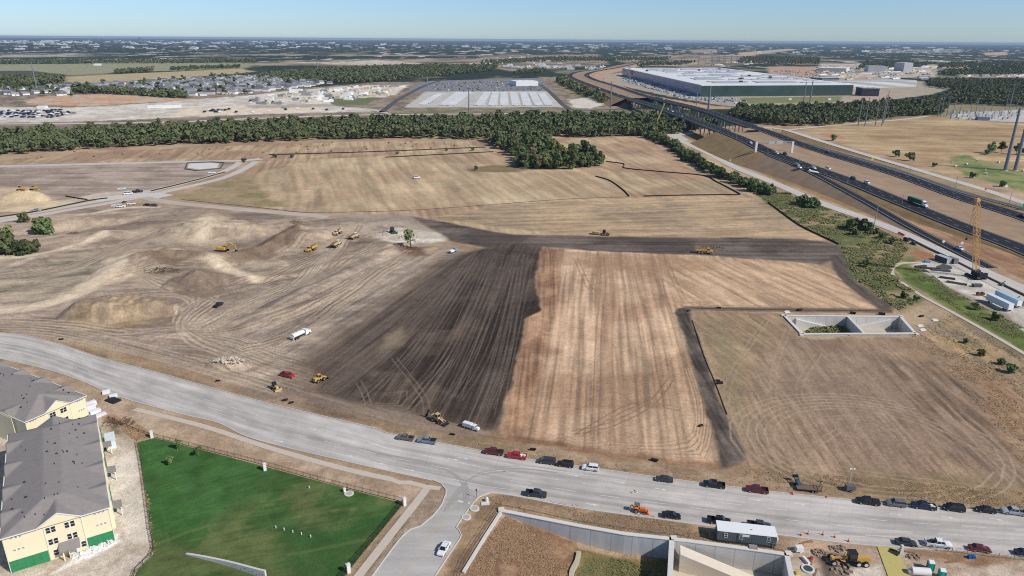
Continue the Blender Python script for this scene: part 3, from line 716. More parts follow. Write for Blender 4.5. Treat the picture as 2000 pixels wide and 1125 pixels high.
# ------------------------------------------------------------------ pavement
def uvmat(key, rgb, streak=.10, rough=.85, joint=None, bands=None, width=18.0):
    """Paving with streaks along its length (u = metres along, v = metres across)."""
    if key in MATS: return MATS[key]
    m = bpy.data.materials.new(key); m.use_nodes = True
    n, l = m.node_tree.nodes, m.node_tree.links
    b = n["Principled BSDF"]; b.inputs["Roughness"].default_value = rough; b.inputs["Specular IOR Level"].default_value = .25
    uv = n.new("ShaderNodeUVMap"); uv.uv_map = "UVMap"
    sep = n.new("ShaderNodeSeparateXYZ"); l.new(uv.outputs[0], sep.inputs[0])
    def noise(su, sv, detail=4):
        c = n.new("ShaderNodeCombineXYZ")
        for i, (o, s) in enumerate(((0, su), (1, sv))):
            k = n.new("ShaderNodeMath"); k.operation = 'MULTIPLY'; k.inputs[1].default_value = s
            l.new(sep.outputs[o], k.inputs[0]); l.new(k.outputs[0], c.inputs[i])
        z = n.new("ShaderNodeTexNoise"); z.inputs["Scale"].default_value = 1; z.inputs["Detail"].default_value = detail
        l.new(c.outputs[0], z.inputs["Vector"])
        return z.outputs["Fac"]
    def mrange(x, lo, hi, a=.3, b_=.7):
        k = n.new("ShaderNodeMapRange"); l.new(x, k.inputs[0])
        k.inputs[1].default_value, k.inputs[2].default_value, k.inputs[3].default_value, k.inputs[4].default_value = a, b_, lo, hi
        return k.outputs[0]
    def mul(a, b_):
        k = n.new("ShaderNodeMath"); k.operation = 'MULTIPLY'
        l.new(a, k.inputs[0]); l.new(b_, k.inputs[1]); return k.outputs[0]
    f = mul(mrange(noise(.014, .42), 1 - streak, 1 + streak * .8), mrange(noise(.12, .22), 1 - streak * .7, 1 + streak * .5))
    f = mul(f, mrange(noise(.9, 2.4), .95, 1.05))
    f = mul(f, mrange(noise(.05, .05, 2), 1 - streak * .6, 1 + streak * .4))
    if bands:
        k = n.new("ShaderNodeMath"); k.operation = 'DIVIDE'; k.inputs[1].default_value = width
        l.new(sep.outputs[1], k.inputs[0])
        cr_ = n.new("ShaderNodeValToRGB")
        while len(cr_.color_ramp.elements) < len(bands): cr_.color_ramp.elements.new(.5)
        for e, (p_, v_) in zip(cr_.color_ramp.elements, bands): e.position = p_; e.color = (v_ / 2,) * 3 + (1,)
        wv = n.new("ShaderNodeMath"); wv.operation = 'MULTIPLY_ADD'; wv.inputs[1].default_value = .05; wv.inputs[2].default_value = -.025
        l.new(noise(.03, .3), wv.inputs[0])
        ad = n.new("ShaderNodeMath"); l.new(k.outputs[0], ad.inputs[0]); l.new(wv.outputs[0], ad.inputs[1]); l.new(ad.outputs[0], cr_.inputs[0])
        dbl = n.new("ShaderNodeMath"); dbl.operation = 'MULTIPLY'; dbl.inputs[1].default_value = 2.0; l.new(cr_.outputs[0], dbl.inputs[0])
        f = mul(f, dbl.outputs[0])
    if joint:
        for o, sp in ((0, joint[0]), (1, joint[1])):
            k = n.new("ShaderNodeMath"); k.operation = 'PINGPONG'; k.inputs[1].default_value = sp / 2
            l.new(sep.outputs[o], k.inputs[0])
            f = mul(f, mrange(k.outputs[0], joint[2], 1.0, .0, .12))
    sc_ = n.new("ShaderNodeVectorMath"); sc_.operation = 'SCALE'; sc_.inputs[0].default_value = rgb
    l.new(f, sc_.inputs["Scale"])
    l.new(sc_.outputs[0], b.inputs["Base Color"])
    MATS[key] = m
    return m

def ribbon(name, left, right, m, skirt=0.3, parent=None):
    """A strip between two edge lines with the same number of points."""
    n = len(left)
    vs_, fs, uvs = [], [], []
    s = 0
    for i in range(n):
        if i: s += ((left[i] + right[i]) / 2 - (left[i - 1] + right[i - 1]) / 2).length
        w_ = (left[i] - right[i]).length
        a, b = left[i], right[i]
        vs_ += [a - Vector((0, 0, skirt)), a, b, b - Vector((0, 0, skirt))]
        uvs += [(s, 0), (s, 0), (s, w_), (s, w_)]
    for i in range(n - 1):
        for k in range(3):
            fs.append((4 * i + k, 4 * i + k + 1, 4 * i + k + 5, 4 * i + k + 4))
    me = bpy.data.meshes.new(name); me.from_pydata([tuple(v) for v in vs_], [], fs)
    me.materials.append(m)
    ul = me.uv_layers.new(name="UVMap")
    ul.data.foreach_set("uv", [c for lp in me.loops for c in uvs[lp.vertex_index]])
    o = bpy.data.objects.new(name, me); COL.objects.link(o)
    if parent is not None: o.parent = parent
    return o

def offset(pl, d):
    out = []
    for i, p in enumerate(pl):
        t = pl[min(i + 1, len(pl) - 1)] - pl[max(i - 1, 0)]; t.z = 0; t.normalize()
        out.append(p + Vector((-t.y, t.x, 0)) * d)
    return out
def resample(pl, n):
    L = [0]
    for i in range(1, len(pl)): L.append(L[-1] + (pl[i] - pl[i - 1]).length)
    out = []
    j = 0
    for i in range(n):
        t = L[-1] * i / (n - 1)
        while j < len(pl) - 2 and L[j + 1] < t: j += 1
        f = (t - L[j]) / max(1e-6, L[j + 1] - L[j])
        out.append(pl[j].lerp(pl[j + 1], min(1, max(0, f))))
    return out
def sheet(name, pts, m, z=None, parent=None, skirt=.3):
    """A flat paved area with an outline from the photograph and an edge going into the ground."""
    pl = [Vector(p) for p in pts]
    if z is not None:
        for p in pl: p.z = z
    n = len(pl)
    tris = tessellate_polygon([pl])
    vs_ = [tuple(p) for p in pl] + [(p.x, p.y, p.z - skirt) for p in pl]
    fs = []
    for t in tris:
        a, b, c = (pl[i] for i in t)
        fs.append(tuple(t) if (b - a).cross(c - a).z > 0 else tuple(t)[::-1])
    fs += [(i, (i + 1) % n, n + (i + 1) % n, n + i) for i in range(n)]
    me = bpy.data.meshes.new(name); me.from_pydata(vs_, [], fs); me.materials.append(m)
    ul = me.uv_layers.new(name="UVMap")
    ul.data.foreach_set("uv", [c for lp in me.loops for c in vs_[lp.vertex_index][:2]])
    o = bpy.data.objects.new(name, me); COL.objects.link(o)
    if parent is not None: o.parent = parent
    return o
def strip_along(mb, pl, w_, dash=None):
    """A painted line along a polyline; dash = (length, gap)."""
    l_, r_ = offset(pl, w_ / 2), offset(pl, -w_ / 2)
    s = 0
    for i in range(len(pl) - 1):
        d = (pl[i + 1] - pl[i]).length
        if dash is None or (s % (dash[0] + dash[1])) < dash[0]:
            mb.add([l_[i], r_[i], r_[i + 1], l_[i + 1]], [(0, 1, 2, 3)])
        s += d
up = lambda pl, dz: [p + Vector((0, 0, dz)) for p in pl]

ROADZ = .06
W_ROAD = 18.5
conc = uvmat("road_concrete", S(200, 192, 183), streak=.22, joint=(5.2, 4.1, .88), width=W_ROAD, bands=((0, .94), (.05, 1.03), (.27, 1.07), (.36, .97), (.44, 1.06), (.55, 1.02), (.60, .87), (.74, .93), (.83, .85), (.87, 1.04), (.97, 1.0)))
conc2 = uvmat("side_road_concrete", S(190, 184, 177), streak=.13)
walk = mat("walk_concrete", S(206, 192, 176), .9, scale=.6, noise=.06)
kerb_m = mat("kerb_concrete", S(212, 206, 196), .9, scale=.8, noise=.05)
asph = uvmat("asphalt", S(38, 40, 46), streak=.16, rough=.8)
asph2 = uvmat("old_asphalt", S(92, 90, 90), streak=.14, rough=.85)
white_p = mat("road_paint", S(226, 224, 220), .7, noise=.1, scale=.9)
yellow_p = mat("yellow_paint", S(206, 186, 130), .7, noise=.1)
pale_c = uvmat("pale_concrete", S(206, 198, 188), streak=.07)

R_TOP = [(-260, 618), (-120, 633), (0, 650), (50, 656), (115, 672), (200, 700), (300, 726), (400, 754), (500, 782), (600, 806), (737, 838), (753, 846), (920, 877), (1000, 893), (1165, 916), (1317, 937), (1500, 960), (1662, 977), (1771, 988), (2000, 1003), (2200, 1016)]
R_BOT = [(-260, 655), (-120, 674), (0, 700), (87, 720), (150, 740), (235, 775), (350, 807), (425, 825), (500, 858), (703, 907), (844, 938), (900, 951), (956, 962), (1000, 967), (1127, 991), (1279, 1012), (1400, 1029), (1561, 1049), (1652, 1060), (1753, 1068), (1880, 1076), (2000, 1088), (2200, 1104)]
NRD = 240
rt = resample(catmull(PL(R_TOP, ROADZ), 4), NRD); rb = resample(catmull(PL(R_BOT, ROADZ), 4), NRD)
structure(ribbon("road", rt, rb, conc))
def lane(v): return [a.lerp(b, v) + Vector((0, 0, .012)) for a, b in zip(rt, rb)]
mk = MB()
for v, wd, da in ((.42, .16, (6, 6)), (.64, .16, (6, 6)), (.865, .14, None), (.20, .14, None)):
    pl = resample(lane(v), 500)
    pl = pl[:150] + pl[150:] if da else pl
    if da is None:
        strip_along(mk, pl[30:206] if v > .5 else pl[260:420], wd)
        if v > .5: strip_along(mk, pl[262:330], wd)
    else: strip_along(mk, pl, wd, da)
structure(mk.build("road_marking", white_p))
# pale turn arrows down the centre
mk = MB()
for x, y in ((885, 897), (905, 895), (730, 868), (610, 838), (680, 890), (740, 905), (800, 918), (545, 862), (1210, 942), (1120, 928), (1290, 955), (1475, 976), (1560, 984), (1750, 1004), (1850, 1010), (1945, 1014), (1155, 985)):
    p = P(x, y, ROADZ + .014)
    an = head((x - 20, y - 3.2), (x + 20, y + 3.2))
    c_, s_ = math.cos(an), math.sin(an)
    q = [(-1.6, -.12), (.5, -.12), (.5, -.45), (1.7, 0), (.5, .45), (.5, .12), (-1.6, .12)]
    mk.add([(p.x + a * c_ - b * s_, p.y + a * s_ + b * c_, p.z) for a, b in q], [(0, 1, 5, 6), (2, 3, 4), (1, 2, 4, 5)])
structure(mk.build("turn_arrow_marking", white_p))

dust = mat("tyre_dust", S(168, 163, 157), .9, scale=.8, noise=.08)
pale_dust = mat("pale_dust", S(208, 200, 189), .9, scale=.4, noise=.06)
mk = MB()
for i in range(16):
    a = RNG.uniform(0, 1)
    q = [(866 + 22 * a, 1000 - 20 * a), (892 + 14 * a, 958), (925 + 22 * a, 932 - 16 * a), (990 + 40 * a, 922 - 16 * a), (1060 + 60 * a, 928 - 10 * a)] if i % 2 else [(905 + 10 * a, 985), (900 + 14 * a, 945), (868 - 20 * a, 918 - 14 * a), (800 - 40 * a, 902 - 16 * a), (730 - 40 * a, 885 - 14 * a)]
    strip_along(mk, catmull(PL(q, ROADZ + .006 + .0004 * i), 2), .3)
structure(mk.build("tyre_marks", dust))
mk = MB()
for i in range(14):
    x = 1575 + RNG.uniform(-10, 150); y = 1022 + (x - 1575) * .1 + RNG.uniform(-4, 26)
    strip_along(mk, catmull(PL([(x, y), (x + 30, y + 2), (x + 70, y + RNG.uniform(2, 9))], ROADZ + .006 + .0004 * i), 2), RNG.uniform(.25, .6))
structure(mk.build("mud_marks", pale_dust))
SIDE = PL([(844, 938), (862, 946), (870, 955), (871, 962), (865, 982), (846, 1008), (822, 1029), (803, 1035), (791, 1043), (770, 1068), (728, 1125), (690, 1176), (810, 1200), (849, 1125), (872, 1090), (890, 1063), (897, 1053), (900, 1045), (896, 1036), (890, 1030), (895, 1022), (918, 989), (933, 972), (945, 966), (956, 962), (900, 951)], ROADZ - .02)
structure(sheet("side_road", SIDE, conc2))
mk = MB()
strip_along(mk, resample(PL([(893, 979), (858, 1022), (816, 1078), (778, 1135)], ROADZ + .0), 60), .14)
structure(mk.build("centre_line_marking", yellow_p))
mk = MB()
strip_along(mk, PL([(895, 978), (906, 981), (917, 983)], ROADZ + .0), .6)
structure(mk.build("stop_line_marking", white_p))

def kerb(pts, closed=False, inward=0):
    pl = catmull(pts, 2.5)
    l_, r_ = offset(pl, .12), offset(pl, -.12)
    mb = MB()
    mb.loft([[a + Vector((0, 0, -.1)), b + Vector((0, 0, -.1)), b + Vector((0, 0, .15)), a + Vector((0, 0, .15))] for a, b in zip(l_, r_)])
    return structure(mb.build("kerb", kerb_m))
kerb(up(offset(rt, .14), 0))
kerb(up(offset(PL(R_BOT[:11], ROADZ), -.14), 0))
kerb(PL([(844, 937), (862, 945), (871, 956), (871, 964), (864, 983), (845, 1008), (821, 1028), (802, 1034), (790, 1043), (769, 1068), (727, 1125), (700, 1160)], ROADZ))
kerb(PL([(1880, 1077), (1753, 1069), (1652, 1061), (1561, 1050), (1400, 1030), (1279, 1013), (1127, 992), (1000, 968), (956, 963), (944, 967), (933, 973), (919, 989), (896, 1022), (891, 1030), (897, 1036), (901, 1045), (898, 1053), (891, 1063), (873, 1090), (850, 1125), (830, 1155)], ROADZ))

def path(name, pts, wd, m, z=.08):
    pl = catmull(PL(pts, z), 3)
    return structure(ribbon(name, offset(pl, wd / 2), offset(pl, -wd / 2), m))
path("sidewalk", [(263, 799), (330, 815), (410, 836), (500, 866), (600, 896), (700, 922), (766, 936)], 2.0, walk, .07)
path("sidewalk", [(762, 935), (779, 942), (800, 942), (830, 950), (860, 954)], 1.7, walk, .085)
path("sidewalk", [(836, 951), (810, 985), (770, 1035), (735, 1080), (700, 1125), (670, 1165)], 2.1, walk, .06)
path("trail", [(1800, 512), (1760, 514), (1744, 522), (1743, 535), (1760, 550), (1800, 577), (1846, 602), (1920, 643), (2000, 690), (2100, 752)], 2.0, walk, .2)

# lawn
LAWN = [(268, 864), (303, 855), (400, 880), (517, 911), (650, 947), (788, 983), (740, 1043), (690, 1106), (660, 1150), (250, 1150), (268, 1113), (299, 1083), (292, 1030), (284, 967), (275, 910)]
lw = PL(LAWN)
_keep = (GX, GY, C, DIST, WX, WY)
x0, x1, y0, y1 = min(p.x for p in lw), max(p.x for p in lw), min(p.y for p in lw), max(p.y for p in lw)
gx, gy = np.meshgrid(np.arange(x0 - 1, x1 + 1, .24), np.arange(y0 - 1, y1 + 1, .24))
shp = gx.shape
GX, GY = gx.ravel().astype(np.float32), gy.ravel().astype(np.float32)
DIST = np.hypot(GX, GY); WX = fbm(GX / 14, GY / 14, 3) - .5; WY = fbm(GX / 14 + 90, GY / 14 + 33, 3) - .5
C = np.ones((GX.size, 3), np.float32) * np.array(S(62, 112, 56), np.float32)
big = [(0, 700), (1000, 800), (1000, 1300), (0, 1300)]
paint(big, S(64, 100, 50), 1, 1, var=.16, vs_=4, rgb2=S(72, 108, 58), streak=(.6, .9, 8, .05))
paint([(255, 1100), (300, 1045), (400, 1030), (500, 985), (560, 930), (650, 940), (820, 980), (660, 1180), (240, 1180)], S(72, 98, 52), 6, 6, var=.16, vs_=4, rgb2=S(98, 109, 65), streak=(head((300, 1100), (600, 1040)), .8, 9, .10))
paint([(560, 1040), (760, 1000), (690, 1110), (600, 1150), (520, 1120)], S(54, 92, 46), 4, 6, a=.7, var=.14, vs_=5)
for q in ([(300, 1060), (360, 1035), (400, 1030)], [(560, 1085), (640, 1065), (720, 1050)]):
    track(q, S(128, 132, 78), .9, .22, wob=5)
for i in range(40):
    a_ = P(RNG.uniform(300, 700), RNG.uniform(930, 1110)); L_ = RNG.uniform(2, 7); an_ = RNG.choice((.55, .6, -1.0))
    track([a_, a_ + Vector((math.cos(an_) * L_, math.sin(an_) * L_, 0))], S(48, 90, 44) if i % 2 else S(104, 120, 70), .35, .25, world=True)
lc = C * (.86 + .28 * NPR.rand(GX.size, 1).astype(np.float32))
ins = sdf(GX, GY, lw) < 0
idx = np.arange(GX.size).reshape(shp)
q_ = np.stack([idx[:-1, :-1], idx[:-1, 1:], idx[1:, 1:], idx[1:, :-1]], -1).reshape(-1, 4)
q_ = q_[ins[q_].all(1)]
lawn_m = bpy.data.materials.new("lawn_turf"); lawn_m.use_nodes = True
_n, _l = lawn_m.node_tree.nodes, lawn_m.node_tree.links
_n["Principled BSDF"].inputs["Roughness"].default_value = .95; _n["Principled BSDF"].inputs["Specular IOR Level"].default_value = .1
_a = _n.new("ShaderNodeAttribute"); _a.attribute_name = "turf"; _l.new(_a.outputs["Color"], _n["Principled BSDF"].inputs["Base Color"])
used = np.unique(q_); remap = np.zeros(GX.size, np.int32); remap[used] = np.arange(len(used))
lawn = structure(np_mesh("lawn", np.stack([GX[used], GY[used], .07 + .06 * NPR.rand(len(used))], -1), remap[q_], lawn_m))
_ca = lawn.data.color_attributes.new("turf", 'FLOAT_COLOR', 'POINT')
_ca.data.foreach_set("color", np.concatenate([lc[used], np.ones((len(used), 1), np.float32)], 1).astype(np.float32).ravel())
GX, GY, C, DIST, WX, WY = _keep
bare = mat("worn_turf", S(150, 142, 84), .95, scale=1.2, rgb2=S(92, 110, 60))

# freeway carriageways
def carriage(name, pl, wd, m, lanes=3, dz=.0, skirt=.45):
    pl = up(pl, dz)
    structure(ribbon(name, offset(pl, wd / 2), offset(pl, -wd / 2), m, skirt))
    mb = MB()
    fine = resample(pl, max(30, len(pl) * 2))
    fine = up(fine, .06)
    strip_along(mb, offset(fine, wd / 2 - 1.2), .2); strip_along(mb, offset(fine, -wd / 2 + 1.2), .2)
    f2 = up(resample(pl, int(sum((pl[i + 1] - pl[i]).length for i in range(len(pl) - 1)) / 4)), .06)
    for i in range(1, lanes):
        strip_along(mb, offset(f2, wd / 2 - 1.2 - (wd - 2.4) * i / lanes), .15, (4, 12))
    structure(mb.build("lane_marking", white_p))
carriage("freeway", D_NEAR, 16.5, asph); carriage("freeway", D_FAR, 16.5, asph)
carriage("exit_ramp", D_RN, 8, asph, 1, -.05); carriage("exit_ramp", D_RF, 8, asph2, 1, -.05)
structure(ribbon("frontage_road", offset(D_FN, 5), offset(D_FN, -5), pale_c, .4))
structure(ribbon("frontage_road", offset(D_FF, 4.5), offset(D_FF, -4.5), pale_c, .5))
structure(sheet("yard_apron", PL([(1290, 256), (1320, 253), (1352, 256), (1354, 262), (1330, 264), (1345, 272), (1332, 278), (1310, 268)], .15), pale_c))
structure(ribbon("frontage_road", offset(up(dense([(1850, 497, 0), (1930, 537, 0), (2010, 578, 0), (2120, 635, 0)]), .14), -4.0), offset(up(dense([(1850, 497, 0), (1930, 537, 0), (2010, 578, 0), (2120, 635, 0)]), .14), -9.0), pale_c, .3))

# grassed fill under the carriageways
fill = mat("fill_turf", S(184, 154, 112), .95, scale=.11, noise=.14, rgb2=S(130, 110, 78), spec=.1, bump=.3)
fill2 = mat("median_turf", S(184, 157, 130), .95, scale=.10, noise=.12, rgb2=S(138, 114, 92), spec=.1, bump=.3)
def slope(name, pl, hw, side, br, k=3.6, m=None):
    run = []
    runs = []
    for p in resample(pl, 260):
        if br and br[1] + 8 < p.y < br[0] - 8:
            if len(run) > 1: runs.append(run)
            run = []
        else: run.append(p)
    if len(run) > 1: runs.append(run)
    for run in runs:
        top = [q - Vector((0, 0, .35)) for q in offset(run, side * hw)]
        bot = []
        for i, p in enumerate(run):
            t = run[min(i + 1, len(run) - 1)] - run[max(i - 1, 0)]; t.z = 0; t.normalize()
            nrm = Vector((-t.y, t.x, 0)) * side
            q = p + nrm * (hw + max(.5, p.z * k)); q.z = -.25; bot.append(q)
        vs_, fs = [], []
        for i in range(len(run)):
            for f in (0, .25, .5, .75, 1):
                v = top[i].lerp(bot[i], f); v.z += .12 * p.z * math.sin(f * 3.1416) * (.5 - f); vs_.append(tuple(v))
        for i in range(len(run) - 1):
            for j in range(4): fs.append((5 * i + j, 5 * i + j + 1, 5 * i + j + 6, 5 * i + j + 5))
        me = bpy.data.meshes.new(name); me.from_pydata(vs_, [], fs); me.materials.append(m or fill)
        me.polygons.foreach_set("use_smooth", [True] * len(fs))
        o = bpy.data.objects.new(name, me); COL.objects.link(o); structure(o)
slope("embankment", D_NEAR, 8.0, 1, BR_N, 2.3); slope("embankment", D_FAR, 8.0, -1, BR_F, 2.2, fill2)
slope("embankment", D_RN, 4.0, 1, None, 3.0); slope("embankment", D_RN, 4.0, -1, None, 2.0, fill2); slope("embankment", D_RF, 4.0, -1, None, 3.0); slope("embankment", D_FF, 4.5, -1, None, 3.0); slope("embankment", D_FF, 4.5, 1, None, 2.5)
def median(pa, pb, hw, br):
    runs, run = [], []
    for p in resample(pa, 260):
        if br[1] + 8 < p.y < br[0] - 8:
            if len(run) > 1: runs.append(run)
            run = []
        else: run.append(p)
    runs.append(run)
    for run in runs:
        a_ = offset(run, -hw)
        vs_, fs = [], []
        for a in a_:
            b = min(pb, key=lambda q: (q.x - a.x) ** 2 + (q.y - a.y) ** 2)
            d = (a - b); d.z = 0; L = d.length
            b2 = b + d * (min(hw / max(L, .1), .9))
            for f in (0, .3, .5, .7, 1):
                v = a.lerp(b2, f); v.z -= .35 + 1.1 * math.sin(f * 3.1416); vs_.append(tuple(v))
        for i in range(len(a_) - 1):
            for j in range(4): fs.append((5 * i + j, 5 * i + j + 1, 5 * i + j + 6, 5 * i + j + 5))
        me = bpy.data.meshes.new("median"); me.from_pydata(vs_, [], fs); me.materials.append(fill2)
        me.polygons.foreach_set("use_smooth", [True] * len(fs))
        o = bpy.data.objects.new("median", me); COL.objects.link(o); structure(o)
median(D_NEAR, resample(D_FAR, 400), 8.0, (max(BR_N[0], BR_F[0]), min(BR_N[1], BR_F[1])))
# bridges: girders and bents under the carriageways
steel = mat("bridge_concrete", S(150, 146, 140), .9, noise=.08, scale=.2)
dark_g = mat("bridge_girder", S(96, 92, 88), .9, noise=.1, scale=.2)
def bridge(pl, br, label):
    seg = [p for p in resample(pl, 260) if br[1] - 6 < p.y < br[0] + 6]
    root = empty("bridge", (seg[0].x, seg[0].y, 0), 0, label, "bridge")
    mv = Vector((seg[0].x, seg[0].y, 0))
    def bt(mb, nm, m):
        o = mb.build(nm, m, root); o.location = -mv; return o
    mb = MB()
    mb.loft([[a + Vector((0, 0, -.5)), b + Vector((0, 0, -.5)), b + Vector((0, 0, -2.3)), a + Vector((0, 0, -2.3))] for a, b in zip(offset(seg, 7.6), offset(seg, -7.6))])
    bt(mb, "girder", dark_g)
    for s in (1, -1):
        mb = MB()
        mb.loft([[a + Vector((0, 0, -.6)), b + Vector((0, 0, -.6)), b + Vector((0, 0, .95)), a + Vector((0, 0, .95))] for a, b in zip(offset(seg, s * 8.6), offset(seg, s * 8.25))])
        bt(mb, "parapet", steel)
    acc, last = 0, None
    for i, p in enumerate(seg):
        if last is not None: acc += (p - last).length
        last = p
        if acc < 30: continue
        acc = 0
        t = (seg[min(i + 1, len(seg) - 1)] - seg[i - 1]); t.z = 0; t.normalize(); nrm = Vector((-t.y, t.x, 0))
        mb = MB()
        a, b = p + nrm * 7.4, p - nrm * 7.4
        mb.loft([[a + t + Vector((0, 0, -3.6)), a - t + Vector((0, 0, -3.6)), a - t + Vector((0, 0, -2.3)), a + t + Vector((0, 0, -2.3))], [b + t + Vector((0, 0, -3.6)), b - t + Vector((0, 0, -3.6)), b - t + Vector((0, 0, -2.3)), b + t + Vector((0, 0, -2.3))]])
        for q in (-5.2, 0, 5.2):
            c = p + nrm * q
            mb.tube((c.x, c.y, -1), (c.x, c.y, p.z - 3.5), .75, n=8)
        bt(mb, "pier", steel)
bridge(D_NEAR, BR_N, "nearer dark road bridge over the river trees, on rows of concrete piers")
bridge(D_FAR, BR_F, "farther parallel road bridge running on piers behind the nearer one")

# left site road and highway beyond the river
def flatroad(name, pts, wd, m, z=.12, dz=0):
    pl = catmull(PL(pts, z), 8)
    return structure(ribbon(name, offset(pl, wd / 2), offset(pl, -wd / 2), m))
flatroad("site_road", [(-60, 325.5), (0, 324.5), (200, 319.5), (400, 315), (470, 313.5), (510, 310)], 9, pale_c)
flatroad("site_road", [(-60, 440), (0, 426), (110, 407), (240, 384), (340, 362), (420, 341), (455, 326), (470, 316)], 7, pale_c, .1)
flatroad("site_road", [(-60, 448), (0, 432), (110, 414), (240, 391), (340, 370), (430, 349), (480, 328), (500, 315)], 7, pale_c, .11)
flatroad("site_road", [(280, 385), (330, 395), (420, 404), (520, 413), (600, 420), (640, 424)], 9, uvmat("dusty_road", S(196, 182, 166), streak=.1), .09)
flatroad("highway", [(-200, 245), (0, 242), (300, 239), (500, 231), (700, 224.5), (900, 222.5), (1100, 221)], 11, pale_c, .3)
flatroad("farm_road", [(745, 219), (762, 206), (775, 196), (800, 182), (835, 165), (870, 155)], 11, asph2, .3)
flatroad("yard_road", [(1055, 165), (1072, 178), (1090, 195), (1105, 208), (1130, 215), (1230, 213)], 10, asph2, .3)
flatroad("yard_road", [(620, 209), (680, 210), (720, 213), (760, 222)], 10, pale_c, .3)
flatroad("meadow_track", [(1535, 254), (1600, 247), (1680, 240), (1760, 233), (1815, 226)], 5, pale_c, .3)
flatroad("junction_slab", [(185, 390), (240, 384), (300, 380), (325, 384)], 14, uvmat("bright_slab", S(214, 206, 196), streak=.05), .135)

# concrete basins
wall_m = mat("cast_concrete", S(226, 222, 216), .9, scale=.45, noise=.10, rgb2=S(194, 191, 186), stretch=(1, 1, .2), joints=4.5)
wall_g = mat("streaked_concrete", S(228, 228, 226), .9, scale=.7, noise=.12, rgb2=S(176, 178, 180), stretch=(1, 1, .15), joints=5.0)
cap_m = mat("wall_cap", S(220, 214, 206), .9, scale=.8, noise=.05)
def wall_line(name, pts, th, top, bottoms, m, parent, cap=True, side=1):
    """A retaining wall along points; its inner face sits th inside the line."""
    pl = pts
    a, b = pl, offset(pl, side * th)
    mb = MB()
    mb.loft([[p + Vector((0, 0, z)), q + Vector((0, 0, z)), Vector((q.x, q.y, top)), Vector((p.x, p.y, top))] for p, q, z in zip(a, b, bottoms)])
    o = mb.build(name, m, parent)
    if cap:
        mb = MB()
        a2, b2 = offset(pl, -side * .12), offset(pl, side * (th + .1))
        mb.loft([[Vector((p.x, p.y, top)), Vector((q.x, q.y, top)), Vector((q.x, q.y, top + .16)), Vector((p.x, p.y, top + .16))] for p, q in zip(a2, b2)])
        mb.build("coping", cap_m, o)
    return o
def flat(pl): return [Vector((p.x, p.y, 0)) for p in pl]
bas = empty("detention_basin", (0, 0, 0), 0, "long pale concrete retaining wall round the sunken dry-grass basin beside the road", "basin wall")
seg = resample(flat(BAS_A[:5]), 60)
wall_line("retaining_wall", seg, 1.0, .35, [-8] * 60, wall_g, bas, side=-1)
seg = resample(flat([BAS_A[4], BAS_A[5]]), 12)
wall_line("end_wall", seg, 1.0, .35, [-8] * 12, wall_g, bas, side=-1)
seg = resample(flat([BAS_A[-2], BAS_A[-1], BAS_A[0]]), 30)
wall_line("kerb_wall", seg, .5, .25, [-3] * 30, wall_g, bas, side=-1)
stone = mat("stone_wall", S(196, 184, 162), .95, scale=2.5, noise=.2)
dv = empty("stone_divider", G(1128, 1090), 0, "low rough stone divider wall crossing the floor of the dry-grass basin", "stone wall")
for nm_, pts_ in (("divider_wall", [(1132, 1053), (1128, 1072), (1118, 1092), (1117, 1112), (1119, 1145)]),):
    pl = [G(x, y) for x, y in pts_]
    pl = catmull(pl, 1.2)
    mb = MB()
    mb.loft([[p + Vector((0, 0, -1.2)), q + Vector((0, 0, -1.2)), q + Vector((0, 0, .8)), p + Vector((0, 0, .8))] for p, q in zip(offset(pl, .55), offset(pl, -.55))])
    o = mb.build(nm_, stone, dv); o.location = -dv.location
dv2 = empty("stone_kerb", G(1070, 1112), 0, "short stone kerb at the bottom edge of the dry-grass basin", "stone wall")
pl = catmull([G(1030, 1124), (G(1034, 1119)), G(1070, 1116), G(1112, 1117)], 1.2)
mb = MB(); mb.loft([[p + Vector((0, 0, -1)), q + Vector((0, 0, -1)), q + Vector((0, 0, .4)), p + Vector((0, 0, .4))] for p, q in zip(offset(pl, .5), offset(pl, -.5))])
o = mb.build("divider_wall", stone, dv2); o.location = -dv2.location

bb = empty("concrete_tank", (0, 0, 0), 0, "deep concrete basin with an inner sloping ramp below the grey site office", "basin")
wall_line("rear_wall", resample(flat(BAS_B[:5]), 30), 1.0, .3, [-5.7] * 30, wall_m, bb, side=-1)
wall_line("side_wall", resample(flat([BAS_B[4], BAS_B[5], BAS_B[6]]), 14), 1.0, .3, [-5.7] * 14, wall_m, bb, side=-1)
fl = sheet("floor", [Vector((p.x, p.y, -5.4)) for p in BAS_B], mat("basin_floor", S(204, 190, 168), .9, scale=.7, noise=.08), None, bb)
mb = MB()
rp = [(P(1327, 1062), -.3), (P(1380, 1085), -1.9), (P(1440, 1108), -3.6), (P(1482, 1128), -5.2)]
# the ramp runs beside the rear wall from the top down to the floor
w0, w1, w2 = BAS_B[0], BAS_B[3], BAS_B[4]
dirw = (w1 - w0).normalized(); inw = Vector((dirw.y, -dirw.x, 0))
rs = []
for t in range(9):
    f = t / 8
    c = w0 + dirw * (1.5 + f * 20.5) + inw * (3.2 + 2.6 * f)
    z = -.3 - 5.0 * f
    rs.append([Vector((c.x, c.y, -5.5)) + inw * 1.7, Vector((c.x, c.y, -5.5)) - inw * 1.7, Vector((c.x, c.y, z)) - inw * 1.7, Vector((c.x, c.y, z)) + inw * 1.7])
mb.loft(rs)
mb.build("ramp", mat("ramp_concrete", S(226, 214, 196), .9, scale=.7, noise=.04), bb)

